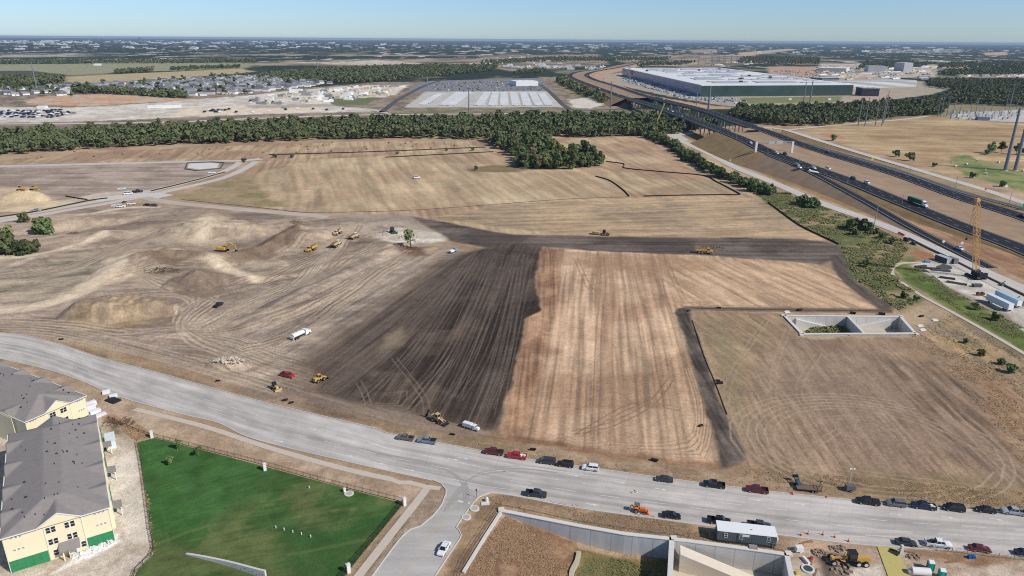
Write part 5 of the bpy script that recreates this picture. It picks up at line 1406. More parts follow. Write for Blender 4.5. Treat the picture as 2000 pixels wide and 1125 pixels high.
def apartment(org, th, W_, D_, label, he=9.5, gables=(9, 21, 33), crossR=(), full=True):
    root = empty("townhouse", (org[0], org[1], 0), th, label, "house")
    mb = MB()
    mb.box(W_ / 2, D_ / 2, -.3, W_, D_, he + .3)
    for u0, u1, v0, v1 in ((-.7, 0, 6, 16), (-.7, 0, 26, 38), (W_, W_ + .7, 5, 13), (W_, W_ + .7, 17, 25), (W_, W_ + .7, 31, 41)):
        if v1 < D_: mb.box((u0 + u1) / 2, (v0 + v1) / 2, -.3, u1 - u0, v1 - v0, he + .1)
    g0, g1, gp = .32 * W_, .72 * W_, .52 * W_
    ov = .45
    def roofz(u, v):
        main = np.minimum(np.minimum(u + ov, W_ + ov - u) * .34, np.minimum(v + ov, D_ + ov - v) * .40)
        h = np.minimum(main, 3.0)
        fg = np.where(u < gp, (u - g0 + .3) / (gp - g0 + .3), (g1 + .3 - u) / (g1 + .3 - gp)) * 2.6
        h = np.maximum(h, np.where((v < D_ * .42) & (fg > 0), fg, -9))
        h = np.maximum(h, np.where((v > D_ * .58) & (fg > 0), fg, -9))
        for vc in gables:
            c = 1.5 - np.abs(v - vc) * .36
            h = np.maximum(h, np.where((c > 0), np.minimum(c, 2.6 + 0 * u), -9))
        return he + h
    nu, nv = 64, int(D_ / .4)
    us, vv = np.linspace(-ov, W_ + ov, nu), np.linspace(-ov, D_ + ov, nv)
    U_, V_ = np.meshgrid(us, vv)
    Zt = roofz(U_, V_)
    top = np.stack([U_, V_, Zt], -1).reshape(-1, 3)
    ii = np.arange(nu * nv).reshape(nv, nu)
    q = np.stack([ii[:-1, :-1], ii[:-1, 1:], ii[1:, 1:], ii[1:, :-1]], -1).reshape(-1, 4)
    # close the eaves down to the wall tops
    edge = list(ii[0, :]) + list(ii[1:, -1]) + list(ii[-1, -2::-1]) + list(ii[-2:0:-1, 0])
    n0 = len(top)
    low = top[edge].copy(); low[:, 2] = he - .12
    k = len(edge)
    sk = np.array([[n0 + i, n0 + (i + 1) % k, edge[(i + 1) % k], edge[i]] for i in range(k)])
    rf = np_mesh("roof", np.concatenate([top, low]), np.concatenate([q, sk]), shingle, root)
    # gable walls and fascia
    mb.add([(g0, -.0, he - .05), (g1, 0, he - .05), (gp, 0, he + 2.35), (g0, -.5, he - .05), (g1, -.5, he - .05), (gp, -.5, he + 2.4)], [(3, 4, 5), (0, 3, 5, 2), (1, 2, 5, 4), (0, 1, 4, 3)])
    for vc in gables:
        for sgn, u in ((1, W_), (-1, 0)):
            ue = u + sgn * .5
            mb.add([(ue, vc - 4.0, he - .1), (ue, vc + 4.0, he - .1), (ue, vc, he + 1.3), (u - sgn, vc - 4, he - .1), (u - sgn, vc + 4, he - .1), (u - sgn, vc, he + 1.3)], [(0, 1, 2), (0, 2, 5, 3), (1, 4, 5, 2)])
    mb.build("wall", stucco, root)
    db = MB()
    for u, v in ((-.08, -.08), (W_ + .08, -.08), (.37 * W_, -.1), (.73 * W_, -.1), (W_ + .08, D_ * .5)): db.box(u, v, 0, .12, .12, he - .1)
    db.build("downspout", fascia_m, root)
    fb = MB()
    def rake(a, b): fb.tube(a, b, .14, n=4)
    y0 = -.53
    rake((-ov, y0, he + .05), (g0, y0, he + .05)); rake((g0 - .3, y0, he + .05), (gp, y0, he + 2.62)); rake((gp, y0, he + 2.62), (g1 + .3, y0, he + .05)); rake((g1, y0, he + .05), (W_ + ov, y0, he + .05))
    rake((W_ + ov + .05, -ov, he + .05), (W_ + ov + .05, D_, he + .05)); rake((-ov - .05, -ov, he + .05), (-ov - .05, D_, he + .05))
    fb.build("fascia", fascia_m, root)
    # openings of the front
    W20 = W_ / 20.7
    for u in (.075, .115, .155, .865, .905, .945):
        window(root, u * W_, -.0, 8.55, .5, .55, 'f'); window(root, u * W_, -.0, 5.3, .5, .5, 'f')
    for u in (.405, .455, .585, .64):
        window(root, u * W_, -.501, 7.3, .85, 1.5, 'f') if False else window(root, u * W_, 0, 7.2, .9, 1.6, 'f')
        window(root, u * W_, 0, 4.0, .9, 1.6, 'f')
    for u in (.43, .70): window(root, u * W_, 0, .9, 1.0, 1.6, 'f')
    for u0, u1 in ((.0, .36), (.74, 1.0)):
        gb = MB(); gb.box((u0 + u1) / 2 * W_, -.06, .0, (u1 - u0) * W_, .12, 2.9)
        for i in range(1, 5): gb.box((u0 + (u1 - u0) * i / 5) * W_, -.15, .0, .07, .05, 2.9)
        gb.box((u0 + u1) / 2 * W_, -.15, 1.5, (u1 - u0) * W_, .04, .06)
        gb.build("sheathing_panel", green_m, root)
    pb = MB(); pb.box(.555 * W_, -1.0, 0, .1, 2.0, 2.9); pb.box(.50 * W_, -2.0, 0, .25, .25, 2.9); pb.box(.66 * W_, -2.0, 0, .25, .25, 2.9)
    pb.build("porch_post", stucco, root)
    pb = MB(); pb.add([(.47 * W_, 0, 3.9), (.67 * W_, 0, 3.9), (.67 * W_, -2.5, 2.9), (.47 * W_, -2.5, 2.9), (.47 * W_, 0, 3.7), (.67 * W_, 0, 3.7), (.67 * W_, -2.5, 2.7), (.47 * W_, -2.5, 2.7)], [(0, 3, 2, 1), (4, 5, 6, 7), (3, 7, 6, 2), (0, 4, 7, 3), (1, 2, 6, 5)])
    pb.build("porch_roof", shingle, root)
    pb = MB(); pb.box(.60 * W_, -.05, 0, 2.4, .1, 2.4); pb.build("garage_door", frame_w, root)
    # long sides
    for v in (3, 8, 14, 20, 27, 34, 43):
        if v > D_ - 3: continue
        for z in (1.0, 4.2, 7.2):
            window(root, v, W_ + (.702 if (5 < v < 13 or 17 < v < 25 or 31 < v < 41) else .0), z, 1.0, 1.5, 's')
    for v, l in ((11, 4), (29, 4.5), (44, 4)):
        if v > D_ - 3: continue
        gb = MB(); gb.box(W_ + .78, v + 3.5, 0, .14, l, 6.0); gb.build("sheathing_panel", green_m, root)
        pb = MB(); pb.box(W_ + 1.6, v, 2.7, 2.4, 3.2, .25, ry=.12); pb.build("porch_roof", shingle, root)
        pb = MB()
        for dy in (-1.4, 1.4): pb.box(W_ + 2.5, v + dy, 0, .2, .2, 2.6)
        pb.build("porch_post", fascia_m, root)
    rr = random.Random(int(D_ * 10))
    for i in range(38):
        u, v = rr.uniform(1.5, W_ - 1.5), rr.uniform(2, D_ - 2)
        z = float(roofz(np.array([u]), np.array([v]))[0])
        vb = MB()
        if i % 3: vb.tube((u, v, z - .1), (u, v, z + .4), .09, n=6)
        else: vb.box(u, v, z - .1, .5, .5, .35, .4, .8, .8)
        vb.build("roof_vent", dark_m, root)
    return root
B1 = apartment((-113.2, 128.4), math.radians(32.5), 20.7, 51, "cream townhouse block with grey roof and green panels beside the lawn", gables=(8, 19, 31, 43))
B2 = apartment((-141.0, 178.6), math.radians(62), 17.5, 52, "second cream townhouse block behind the first, its grey roof reaching the road", gables=(9, 21, 33, 45))
# clutter around the houses
plastic = mat("white_wrap", S(240, 240, 242), .6, noise=.04)
timber = mat("timber", S(150, 112, 84), .9, noise=.15)
def pallet(x, y, n, w_, label, m, name, rz=.3, cat="stack", l=2.4):
    c = G(x, y)
    mb = MB()
    for i in range(n): mb.box(RNG.uniform(-.1, .1), RNG.uniform(-.1, .1), i * .36, l, w_, .33, RNG.uniform(-.08, .08))
    o = mb.build(name, m); o.location = c; o.rotation_euler = (0, 0, rz)
    return tag(o, label, cat)
for x, y, n, lb in ((178, 792, 4, "white wrapped stack of boards at the corner of the second townhouse, farthest one"), (176, 801, 5, "white wrapped stack of boards at the second townhouse, middle one"), (186, 806, 3, "low white wrapped stack of boards between the two townhouses"), (196, 812, 2, "flat white wrapped stack by the end of the first townhouse")):
    pallet(x, y, n, 1.5, lb, plastic, "board_stack", .9, l=3.2)
for x, y, lb in ((208, 768, "white bin beside the dark square by the road"), (222, 776, "white low crate beside the road by the second townhouse")):
    pallet(x, y, 3, 1.4, lb, plastic, "crate", .5, "crate")
mb = MB(); mb.box(0, 0, 0, 4.6, 3.0, .5, mi=0); o = mb.build("dumpster", mat("black_bin", S(44, 40, 46), .7)); o.location = G(221, 783); o.rotation_euler = (0, 0, -.5); tag(o, "black flat tarpaulined skip by the road near the second townhouse", "skip")
pallet(25, 838, 4, 1.6, "brown timber stack in the yard between the townhouses", timber, "timber_stack", .6, l=3)
pallet(14, 846, 3, 1.6, "second timber stack in the yard, nearer the picture's edge", timber, "timber_stack", 1.0, l=3)
pallet(28, 826, 4, 2.2, "white wrapped load in the yard against the second townhouse", plastic, "board_stack", .9, l=3.4)
mb = MB(); mb.box(0, 0, 0, 2.6, 6.0, 2.4); mb.box(0, 0, 2.4, 2.7, 6.1, .12)
o = mb.build("storage_box", mat("pale_box", S(226, 232, 232), .6)); o.location = G(217, 868); o.rotation_euler = (0, 0, .55); tag(o, "pale storage box standing on the gravel by the first townhouse", "storage box")

# ------------------------------------------------------------------ fences, pillars and site furniture
rust = mat("brown_fence", S(128, 96, 80), .8)
dkm = mat("dark_green_fence", S(44, 56, 44), .8)
iron = mat("dark_iron", S(70, 66, 64), .8)
pill_m = mat("white_pillar", S(236, 232, 224), .8, noise=.05)
def rail_fence(pts, label, m, h=1.4, gap=2.4, picks=.28, world=False, mesh=False):
    pl = [Vector((p.x, p.y, gz(p))) for p in (catmull(PL(pts), 2))]
    root = empty("fence", pl[0], 0, label, "fence")
    pl = [p - pl[0] for p in pl]
    n = int(sum((pl[i + 1] - pl[i]).length for i in range(len(pl) - 1)) / gap)
    ps = resample(pl, min(n, 100) + 1)
    rb_ = MB()
    for z in ((.12, h - .08, h - .3) if not mesh else (.1, h * .5, h)):
        for a, b in zip(ps[:-1], ps[1:]): rb_.tube(a + Vector((0, 0, z)), b + Vector((0, 0, z)), .03, n=4)
    rb_.build("rail", m, root)
    pk = MB()
    for a, b in zip(ps[:-1], ps[1:]):
        k = int((b - a).length / picks)
        for j in range(1, k):
            p = a.lerp(b, j / k); pk.box(p.x, p.y, p.z + .12, .03, .03, h - .2)
    pk.build("wire_mesh" if mesh else "picket", m, root)
    for p in ps:
        mb = MB(); mb.box(p.x, p.y, p.z - .2, .1, .1, h + .3); mb.build("post", m, root)
    return root
rail_fence([(296, 853), (400, 879), (517, 909), (650, 946), (787, 981)], "brown railing fence along the top edge of the lawn, between the white pillars", rust, 1.5)
rail_fence([(789, 983), (740, 1043), (683, 1110), (655, 1145)], "dark green mesh fence down the right side of the lawn beside the pavement", dkm, 1.6, 2.6, .16)
rail_fence([(268, 866), (276, 910), (284, 967), (292, 1030), (299, 1083), (266, 1113), (255, 1150)], "dark wire fence between the lawn and the gravel round the first townhouse", iron, 1.3, 2.6, .25)
rail_fence([(212, 818), (240, 832), (268, 843), (294, 852)], "low dark fence running from the townhouse corner to the first white pillar", iron, 1.2, 2.4, .3)
rail_fence([(978, 987), (1050, 1001), (1127, 1018), (1220, 1033), (1313, 1046), (1335, 1047)], "thin grey wire fence along the top of the long basin wall", mat("grey_wire", S(150, 140, 128), .7), 1.8, 3.2, .9, mesh=True)
rail_fence([(977, 990), (940, 1045), (902, 1108), (895, 1140)], "brown wire fence with gates down the left side of the basin", rust, 1.4, 3.2, .5, mesh=True)
rail_fence([(1385, 1052), (1450, 1062), (1520, 1074), (1540, 1078)], "grey wire fence in front of the site office above the concrete basin", mat("grey_wire", S(150, 140, 128), .7), 1.6, 3.2, .7, mesh=True)
rail_fence([(1800, 1072), (1880, 1081), (1960, 1091), (2040, 1098)], "thin wire fence along the road beside the maroon sedan", mat("grey_wire", S(150, 140, 128), .7), 1.3, 3, .7, mesh=True)
def pillar(x, y, label, s=1.0, h=2.3):
    root = empty("gate_pillar", G(x, y), .6, label, "pillar")
    mb = MB(); mb.box(0, 0, -.1, .8 * s, .8 * s, h); mb.build("shaft", pill_m, root)
    mb = MB(); mb.box(0, 0, h - .1, .95 * s, .95 * s, .18); mb.box(0, 0, h + .08, .7 * s, .7 * s, .14, tx=.4, ty=.4); mb.build("cap", cap_m, root)
pillar(297, 855, "white fence pillar at the far left corner of the lawn")
pillar(517.5, 919, "white fence pillar halfway along the brown lawn fence")
pillar(790, 987, "white fence pillar at the right corner of the lawn beside the pavement")
pillar(681, 1118, "white fence pillar at the bottom of the green mesh fence")
pillar(673, 961, "short white utility cabinet by the lawn fence", .75, 1.1)
mat_y0 = mat("yellow_crate", S(206, 186, 104), .7)
red0 = mat("red_can", S(190, 60, 50), .6)
def manhole(x, y, label, r=1.25, m_lid=None, h=.25):
    root = empty("manhole", G(x, y), 0, label, "manhole")
    mb = MB(); mb.tube((0, 0, -.3), (0, 0, h), r, n=22); mb.build("ring", cap_m, root)
    mb = MB(); mb.tube((0, 0, h), (0, 0, h + .04), r * .68, n=20); mb.build("lid", m_lid or mat("lid_grey", S(186, 178, 166), .8), root)
manhole(682, 965, "round white manhole on the lawn by the utility cabinet")
manhole(927, 994, "round concrete manhole by the side road kerb, farther one")
manhole(911, 1011, "round concrete manhole by the side road kerb, nearer one")
manhole(1578, 1112, "round dark-lidded manhole in the dug ground left of the yellow grader", 1.5, mat("lid_dark", S(72, 78, 84), .6))
mb = MB(); mb.tube((0, 0, 0), (0, 0, 1.0), .45, .4, 10); mb.tube((0, 0, 1.0), (0, 0, 1.3), .4, .1, 10); o = mb.build("hydrant_box", pill_m); o.location = G(951, 979); tag(o, "white rounded utility pedestal at the street corner", "pedestal")
mb = MB(); mb.box(0, 0, 0, 2.2, 1.3, .2); o = mb.build("concrete_pad", cap_m); o.location = G(948, 984); o.rotation_euler = (0, 0, .1); tag(o, "flat concrete pad below the white pedestal at the corner", "pad")
for i, (x, y) in enumerate(((539, 1032), (555, 1036), (572, 1041), (589, 1045), (607, 1050), (604, 954), (858, 910), (556, 987))):
    if i > 5: continue
    mb = MB(); mb.tube((0, 0, -.1), (0, 0, .75), .13, n=6); mb.tube((0, 0, .75), (0, 0, .85), .13, .05, n=6)
    o = mb.build("pipe_stub", frame_w); o.location = G(x, y); tag(o, "short white capped pipe standing in the lawn", "pipe", "white pipes in the lawn")
clod_m = mat("dug_soil", S(158, 138, 120), .95, noise=.16, scale=1.5)
for x, y, w_, h_, lb in ((1625, 1096, 2.6, .8, "dark clods of dug soil in front of the yellow grader"), (1645, 1115, 3.0, .7, "dark clods of dug soil below the yellow grader's front wheels"), (1600, 1080, 2.2, .6, "low heap of dug soil left of the yellow grader"), (1785, 1088, 2.0, .6, "small soil heap between the yellow sheet and the portable toilets"), (1640, 1072, 3.0, .5, "ragged soil bank between the cones and the yellow grader")):
    heap("soil_heap", x, y, w_ * .8, w_ * .45, h_ * .6, clod_m, lb, 30, "soil heap")
for x, y, rz, lb in ((1585, 1100, 1.1, "long plank lying right of the dark-lidded manhole"), (1770, 1078, -.5, "rusty plank lying behind the dark grey sedan by the verge"), (1593, 1120, 1.0, "pale plank at the bottom edge below the manhole"), (1860, 1098, .1, "plank on the verge left of the blue pump"), (1575, 1060, .2, "pale plank beside the broken paving by the cones")):
    mb = MB(); mb.box(0, 0, 0, 3.6, .3, .12); mb.box(.4, .4, 0, 2.8, .25, .1, .1); o = mb.build("plank", timber); o.location = G(x, y); o.rotation_euler = (0, 0, rz); tag(o, lb, "plank")
for x, y, lb in ((1540, 1120, "yellow crate at the bottom edge beside the concrete basin"), (1585, 1092, "small red canister beside the narrow white box")):
    mb = MB(); mb.box(0, 0, 0, 1.3 if "crate" in lb else .6, .9 if "crate" in lb else .5, .6, .2, .95, .95); mb.box(0, 0, .6, .5, .2, .15); o = mb.build("crate" if "crate" in lb else "canister", mat_y0 if "crate" in lb else red0); o.location = G(x + (18 if "crate" in lb else 0), y); tag(o, lb, "crate" if "crate" in lb else "canister")
# stop sign
red_s = mat("sign_red", S(176, 30, 40), .5, noise=.03)
st = empty("stop_sign", G(931, 972), 0, "red octagonal stop sign at the mouth of the side road", "sign")
mb = MB(); mb.tube((0, 0, -.2), (0, 0, 2.6), .05, n=6); mb.build("post", iron, st)
fa = head((931, 972), (905, 985)) 
mb = MB()
oc = [(math.cos(math.pi / 8 + k * math.pi / 4) * .45, math.sin(math.pi / 8 + k * math.pi / 4) * .45 + 2.4) for k in range(8)]
mb.prism(oc, -.08, -.05); pl_ = mb.build("sign_plate", red_s, st); pl_.rotation_euler = (0, 0, -.9)
def letters(word, size, m, parent, loc, rot, name="lettering"):
    cu = bpy.data.curves.new(name, 'FONT'); cu.body = word; cu.size = size; cu.align_x = 'CENTER'; cu.align_y = 'CENTER'; cu.extrude = .006
    to = bpy.data.objects.new(name, cu); COL.objects.link(to)
    me = bpy.data.meshes.new_from_object(to.evaluated_get(bpy.context.evaluated_depsgraph_get()))
    bpy.data.objects.remove(to)
    o = bpy.data.objects.new(name, me); COL.objects.link(o); me.materials.clear(); me.materials.append(m)
    o.parent = parent; o.location = loc; o.rotation_euler = rot
    return o
letters("STOP", .3, frame_w, pl_, (0, -.09, 2.4), (math.pi / 2, 0, 0))

# silt fences
silt = mat("silt_fabric", S(58, 46, 40), .95, noise=.1, scale=.4)
def silt_fence(pts, label, h=.95, step=6):
    pl = catmull(PL(pts), step)
    pl = [Vector((p.x, p.y, gz(p))) for p in pl]
    root = empty("silt_fence", pl[0], 0, label, "silt fence")
    mb = MB()
    q = [p - pl[0] for p in pl]
    mb.loft([[a + Vector((0, 0, -.3)), b + Vector((0, 0, -.3)), b + Vector((0, 0, h)), a + Vector((0, 0, h))] for a, b in zip(offset(q, .06), offset(q, -.06))])
    mb.build("fabric", mat("thin_silt", S(92, 78, 68), .95) if h < .4 else silt, root)
    for p in resample(q, min(90, max(3, int(len(q) * step / 6)))):
        mb = MB(); mb.box(p.x, p.y, p.z - .2, .12, .12, h + .45); mb.build("stake", timber, root)
for pts, lb in (([(355, 390), (430, 398), (500, 405), (590, 415), (640, 415), (750, 413), (850, 408), (1000, 397), (1110, 389), (1228, 384.5)], "long black silt fence along the lower edge of the big hay field"),
                ([(1229, 384), (1215, 370), (1190, 353), (1163, 345)], "curved black silt fence at the right end of the big hay field"),
                ([(1257, 384), (1350, 382), (1446, 381)], "straight black silt fence across the hay field near the hedgerow"),
                ([(1446, 380.5), (1435, 374), (1400, 356), (1372, 343.5), (1290, 336), (1220, 329), (1219, 321), (1183, 316)], "black silt fence stepping from the grove to the hedgerow"),
                ([(1500, 396), (1512, 405), (1560, 440), (1600, 460), (1638, 478)], "black silt fence along the weeds above the haul road"),
                ([(1478, 381), (1500, 373.5), (1512, 378), (1545, 380)], "short black silt fence at the end of the hedgerow"),
                ([(525, 303), (700, 298), (830, 293), (948, 288)], "thin black silt fence across the top of the hay field, farther one"),
                ([(752, 308), (850, 303), (964, 297)], "thin black silt fence across the top of the hay field, nearer one"),
                ([(-40, 430), (60, 416), (130, 402), (172, 393), (210, 388)], "black silt fence along the far side of the left site road"),
                ([(295, 374), (370, 356), (440, 337)], "black silt fence beside the site road bend"),
                ([(128, 384), (150, 388), (171, 391)], "short thick black silt fence beside the sand heap"),
                ([(1352, 602), (1400, 603.5), (1560, 606), (1740, 608)], "low black silt fence along the top of the brown field"),
                ([(1352, 625), (1377, 700), (1396, 745), (1420, 810)], "low black silt fence along the right side of the dark soil strip")):
    silt_fence(pts, lb, .32 if "low" in lb else 1.0)
# dark clods of plastic and drums lying about
blk = mat("black_plastic", S(26, 24, 26), .7)
for x, y, s, lb in ((1402, 745, 1.0, "black plastic roll lying beside the dark soil strip, upper one"), (1406, 750, 1.3, "black plastic roll lying beside the dark soil strip, lower one"), (1369, 833, .9, "small black lump at the edge of the stubble field"), (1277, 901, 1.1, "black bundle on the verge below the stubble field"), (1040, 880, 1.0, "black bundle on the verge near the red pickups"), (883, 850, .8, "black lump on the verge left of the white truck"), (425, 745, .8, "black lump on the verge above the curving road"), (119, 664, .9, "black lump on the verge at the left end of the road"), (557, 783, 1.0, "black lump on the verge below the small dozer, left one"), (569, 788, .9, "black lump on the verge below the small dozer, right one"), (1404, 602, 1.0, "black lump beside the silt fence at the top of the brown field"), (1345, 608, .9, "black lump at the bend of the dark soil strip"), (1665, 613, 1.4, "black bundle on the rim of the two-bay basin, left one"), (1722, 615, 1.6, "black bundle on the rim of the two-bay basin, right one"), (1562, 607, 1.4, "black bundle by the left rim of the two-bay basin"), (1800, 619, 1.2, "brown cable drum right of the two-bay basin")):
    mb = MB(); mb.tube((-.8 * s, 0, .35 * s), (.8 * s, .2, .38 * s), .42 * s, .36 * s, 8); mb.tube((-.2 * s, .6 * s, .25 * s), (.9 * s, .8 * s, .22 * s), .28 * s, .25 * s, 7)
    o = mb.build("plastic_bundle", blk); o.location = G(x, y); o.rotation_euler = (0, 0, RNG.uniform(-.6, .6)); tag(o, lb, "bundle")
for x, y, lb in ((1537, 610, "pale pipe crate on the left rim of the two-bay basin"), (1797, 637, "white broken slab right of the two-bay basin, larger one"), (1802, 645, "white broken slab right of the two-bay basin, lower one"), (1826, 626, "white scrap lying in the brown grass near the trail"), (1768, 628, "grey grating at the right corner of the two-bay basin")):
    mb = MB(); mb.box(0, 0, 0, 2.6, 1.3, .35, .2, .95, .9); mb.box(.4, .5, .3, 1.6, .8, .25, -.3); o = mb.build("slab", pill_m); o.location = G(x, y); tag(o, lb, "slab")

# site office
off_w = mat("office_siding", S(92, 100, 104), .7, noise=.04, scale=.5)
off = empty("site_office", (50.2, 140.4, 0), math.radians(-9.3), "dark grey site office trailer with a white roof and small windows beside the road", "office trailer")
L_, D_, Hh = 13.8, 3.7, 3.4
mb = MB(); mb.box(L_ / 2, D_ / 2, .75, L_, D_, Hh - .75)
for i in range(28): mb.box(.25 + i * .49, -.012, .75, .05, .024, Hh - .8)
mb.build("wall", off_w, off)
mb = MB(); mb.box(L_ / 2, .1, .05, L_ - .6, .12, .7); mb.box(L_ / 2, D_ - .1, .05, L_ - .6, .12, .7); mb.build("skirt", iron, off)
mb = MB(); mb.box(L_ / 2, D_ / 2, Hh, L_ + .2, D_ + .25, .16, tx=.995, ty=.97); o = mb.build("roof", frame_w, off)
mb = MB(); mb.box(8.2, 1.4, Hh + .15, .3, .3, .3); mb.build("vent", cap_m, o)
for u in (2.0, 5.6, 11.9): window(off, u, -.03, 1.7, .75, 1.3, 'f')
mb = MB(); mb.box(5.1, -.05, .8, .95, .06, 2.1); mb.build("door", mat("office_door", S(70, 76, 80), .6), off)
mb = MB(); mb.box(6.6, -.08, 2.5, 1.6, .07, .6); mb.build("sign_board", frame_w, off)
mb = MB(); mb.box(8.4, -.9, 0, 1.9, 1.2, .75); [mb.box(8.4, -1.55 - .28 * i, 0, 1.9, .28, .55 - .2 * i) for i in range(2)]; mb.build("steps", mat("step_grey", S(150, 146, 144), .8), off)
mb = MB(); mb.box(L_ + .35, 1.2, 1.0, .6, 1.0, 1.2); mb.build("air_conditioner", cap_m, off)
# portable toilets
teal = mat("teal_plastic", S(40, 160, 150), .5, noise=.05)
for x, y, lb in ((1816, 1112, "teal portable toilet with white roof, the one nearer the road"), (1838, 1128, "teal portable toilet with white roof, at the bottom of the picture")):
    r_ = empty("portable_toilet", G(x, y), -.25, lb, "portable toilet")
    mb = MB(); mb.box(0, 0, 0, 1.25, 1.25, 2.1); [mb.box(sx * .6, sy * .6, 0, .14, .14, 2.12) for sx in (-1, 1) for sy in (-1, 1)]; mb.build("cabin", teal, r_)
    mb = MB(); mb.box(0, 0, 2.1, 1.34, 1.34, .3, tx=.8, ty=.6); mb.build("roof", frame_w, r_)
    mb = MB(); mb.box(0, -.65, .15, .75, .05, 1.85); mb.build("door", mat("teal_door", S(60, 176, 166), .5), r_)
# cones
orange = mat("cone_orange", S(226, 70, 50), .6, noise=.05)
def cone(x, y, label, group=None):
    r_ = empty("traffic_cone", G(x, y, .08), 0, label, "cone", group)
    mb = MB(); mb.box(0, 0, 0, .5, .5, .06); mb.tube((0, 0, .06), (0, 0, 1.0), .22, .05, 10); mb.build("cone_body", orange, r_)
    mb = MB(); mb.tube((0, 0, .5), (0, 0, .68), .15, .115, 10); mb.build("reflective_band", frame_w, r_)
for x, y in ((1564, 1046), (1578, 1043.5), (1607, 1045), (1630, 1050), (1657, 1058)):
    cone(x, y, "orange traffic cone on the road edge beside the yellow grader", "cones by the grader")
for x, y in ((1548, 966), (1549.5, 963), (1614, 972)): cone(x, y, "orange and white cone at the road edge near the flatbed trailer", "cones by the flatbed trailer")
# yellow mat, blue box, white tank, pallets in the dug lot
mat_y = mat("yellow_sheet", S(206, 190, 124), .9, noise=.06, scale=1.2, rgb2=S(188, 172, 104))
ym = structure(sheet("fabric_sheet", PL([(1713, 1066), (1750, 1071), (1783, 1135), (1738, 1135)], .16), mat_y)); tag(ym, "long yellow fabric sheet laid on the ground beside the road", "fabric sheet", kind='thing')
mb = MB(); mb.box(0, 0, 0, 2.2, 1.6, .06); o = mb.build("frame_mat", mat("dark_mat", S(44, 50, 44), .9)); o.location = G(1746, 1080, .22); o.rotation_euler = (0, 0, -.9); tag(o, "dark mat lying on the yellow sheet", "mat")
mb = MB(); mb.tube((-2.0, 0, .9), (2.0, 0, .9), .9, n=14); mb.box(-2.3, 0, 0, .7, .9, 1.1); o = mb.build("water_tank", pill_m); o.location = G(1797, 1122); o.rotation_euler = (0, 0, -.1); tag(o, "white lying tank by the portable toilets at the bottom edge", "tank")
blue = mat("blue_plastic", S(46, 96, 160), .5)
mb = MB(); mb.box(-.5, 0, 0, .7, .9, .8, tx=.8, ty=.8); mb.box(.5, .1, 0, .8, .8, .7, tx=.9); mb.tube((0, 0, .4), (0, 0, 1.0), .2, n=8); o = mb.build("pump_set", blue); o.location = G(1897, 1090); tag(o, "small blue pump on the verge below the maroon sedan", "pump")
mb = MB(); mb.box(0, 0, .35, 1.9, 1.3, 1.1, tx=.9); mb.tube((-1.6, 0, .4), (-.9, 0, .4), .06, n=5); [mb.tube((.2, s * .6, .32), (.2, s * .75, .32), .32, n=10) for s in (-1, 1)]
o = mb.build("generator_trailer", pill_m); o.location = G(1560, 1077); o.rotation_euler = (0, 0, .1); tag(o, "white generator trailer in the dug ground by the concrete basin", "generator")
mb = MB(); mb.box(0, 0, 0, .7, 2.3, .7, tx=.8); o = mb.build("white_box", pill_m); o.location = G(1574, 1097); o.rotation_euler = (0, 0, .25); tag(o, "narrow white box above the dark-lidded manhole", "box")
mb = MB(); mb.box(0, 0, 0, .8, .8, 2.2, tx=.7, ty=.8, ox=.1); o = mb.build("concrete_post", cap_m); o.location = G(1759, 1080); tag(o, "short concrete post behind the dark grey sedan by the yellow sheet", "post")
# ------------------------------------------------------------------ road vehicles
tyre = mat("tyre", (.018, .018, .019), .9)
rim_m = mat("rim", S(176, 176, 178), .4, metal=.6)
glass_c = mat("car_glass", (.02, .024, .03), .08, spec=.7, noise=.02)
lamp_w = mat("headlight", S(236, 236, 232), .2, noise=.02)
lamp_r = mat("taillight", S(150, 16, 18), .3, noise=.02)
trim_b = mat("black_trim", (.02, .02, .022), .6)
def paint_m(name, rgb): return mat("paint_" + name, rgb, .28, noise=.02, spec=.6)
WHITE, BLACK, DGREY, GREY, SILVER, RED, MAROON, BLUEG = (paint_m("white", S(238, 238, 238)), paint_m("black", (.012, .013, .016)), paint_m("dark_grey", (.045, .048, .054)), paint_m("grey", S(112, 112, 116)), paint_m("silver", S(168, 172, 178)), paint_m("red", (.42, .018, .03)), paint_m("maroon", (.13, .016, .022)), paint_m("blue_grey", S(128, 142, 158)))
NAVY = paint_m("navy", (.012, .02, .05)); BROWNG = paint_m("warm_grey", S(116, 110, 100)); GREENC = paint_m("green", S(24, 96, 62)); ORANGE = mat("machine_orange", S(236, 120, 44), .5, noise=.06); YEL = mat("machine_yellow", S(206, 164, 88), .7, noise=.14); DYEL = mat("dusty_yellow", S(200, 172, 128), .8, noise=.14)

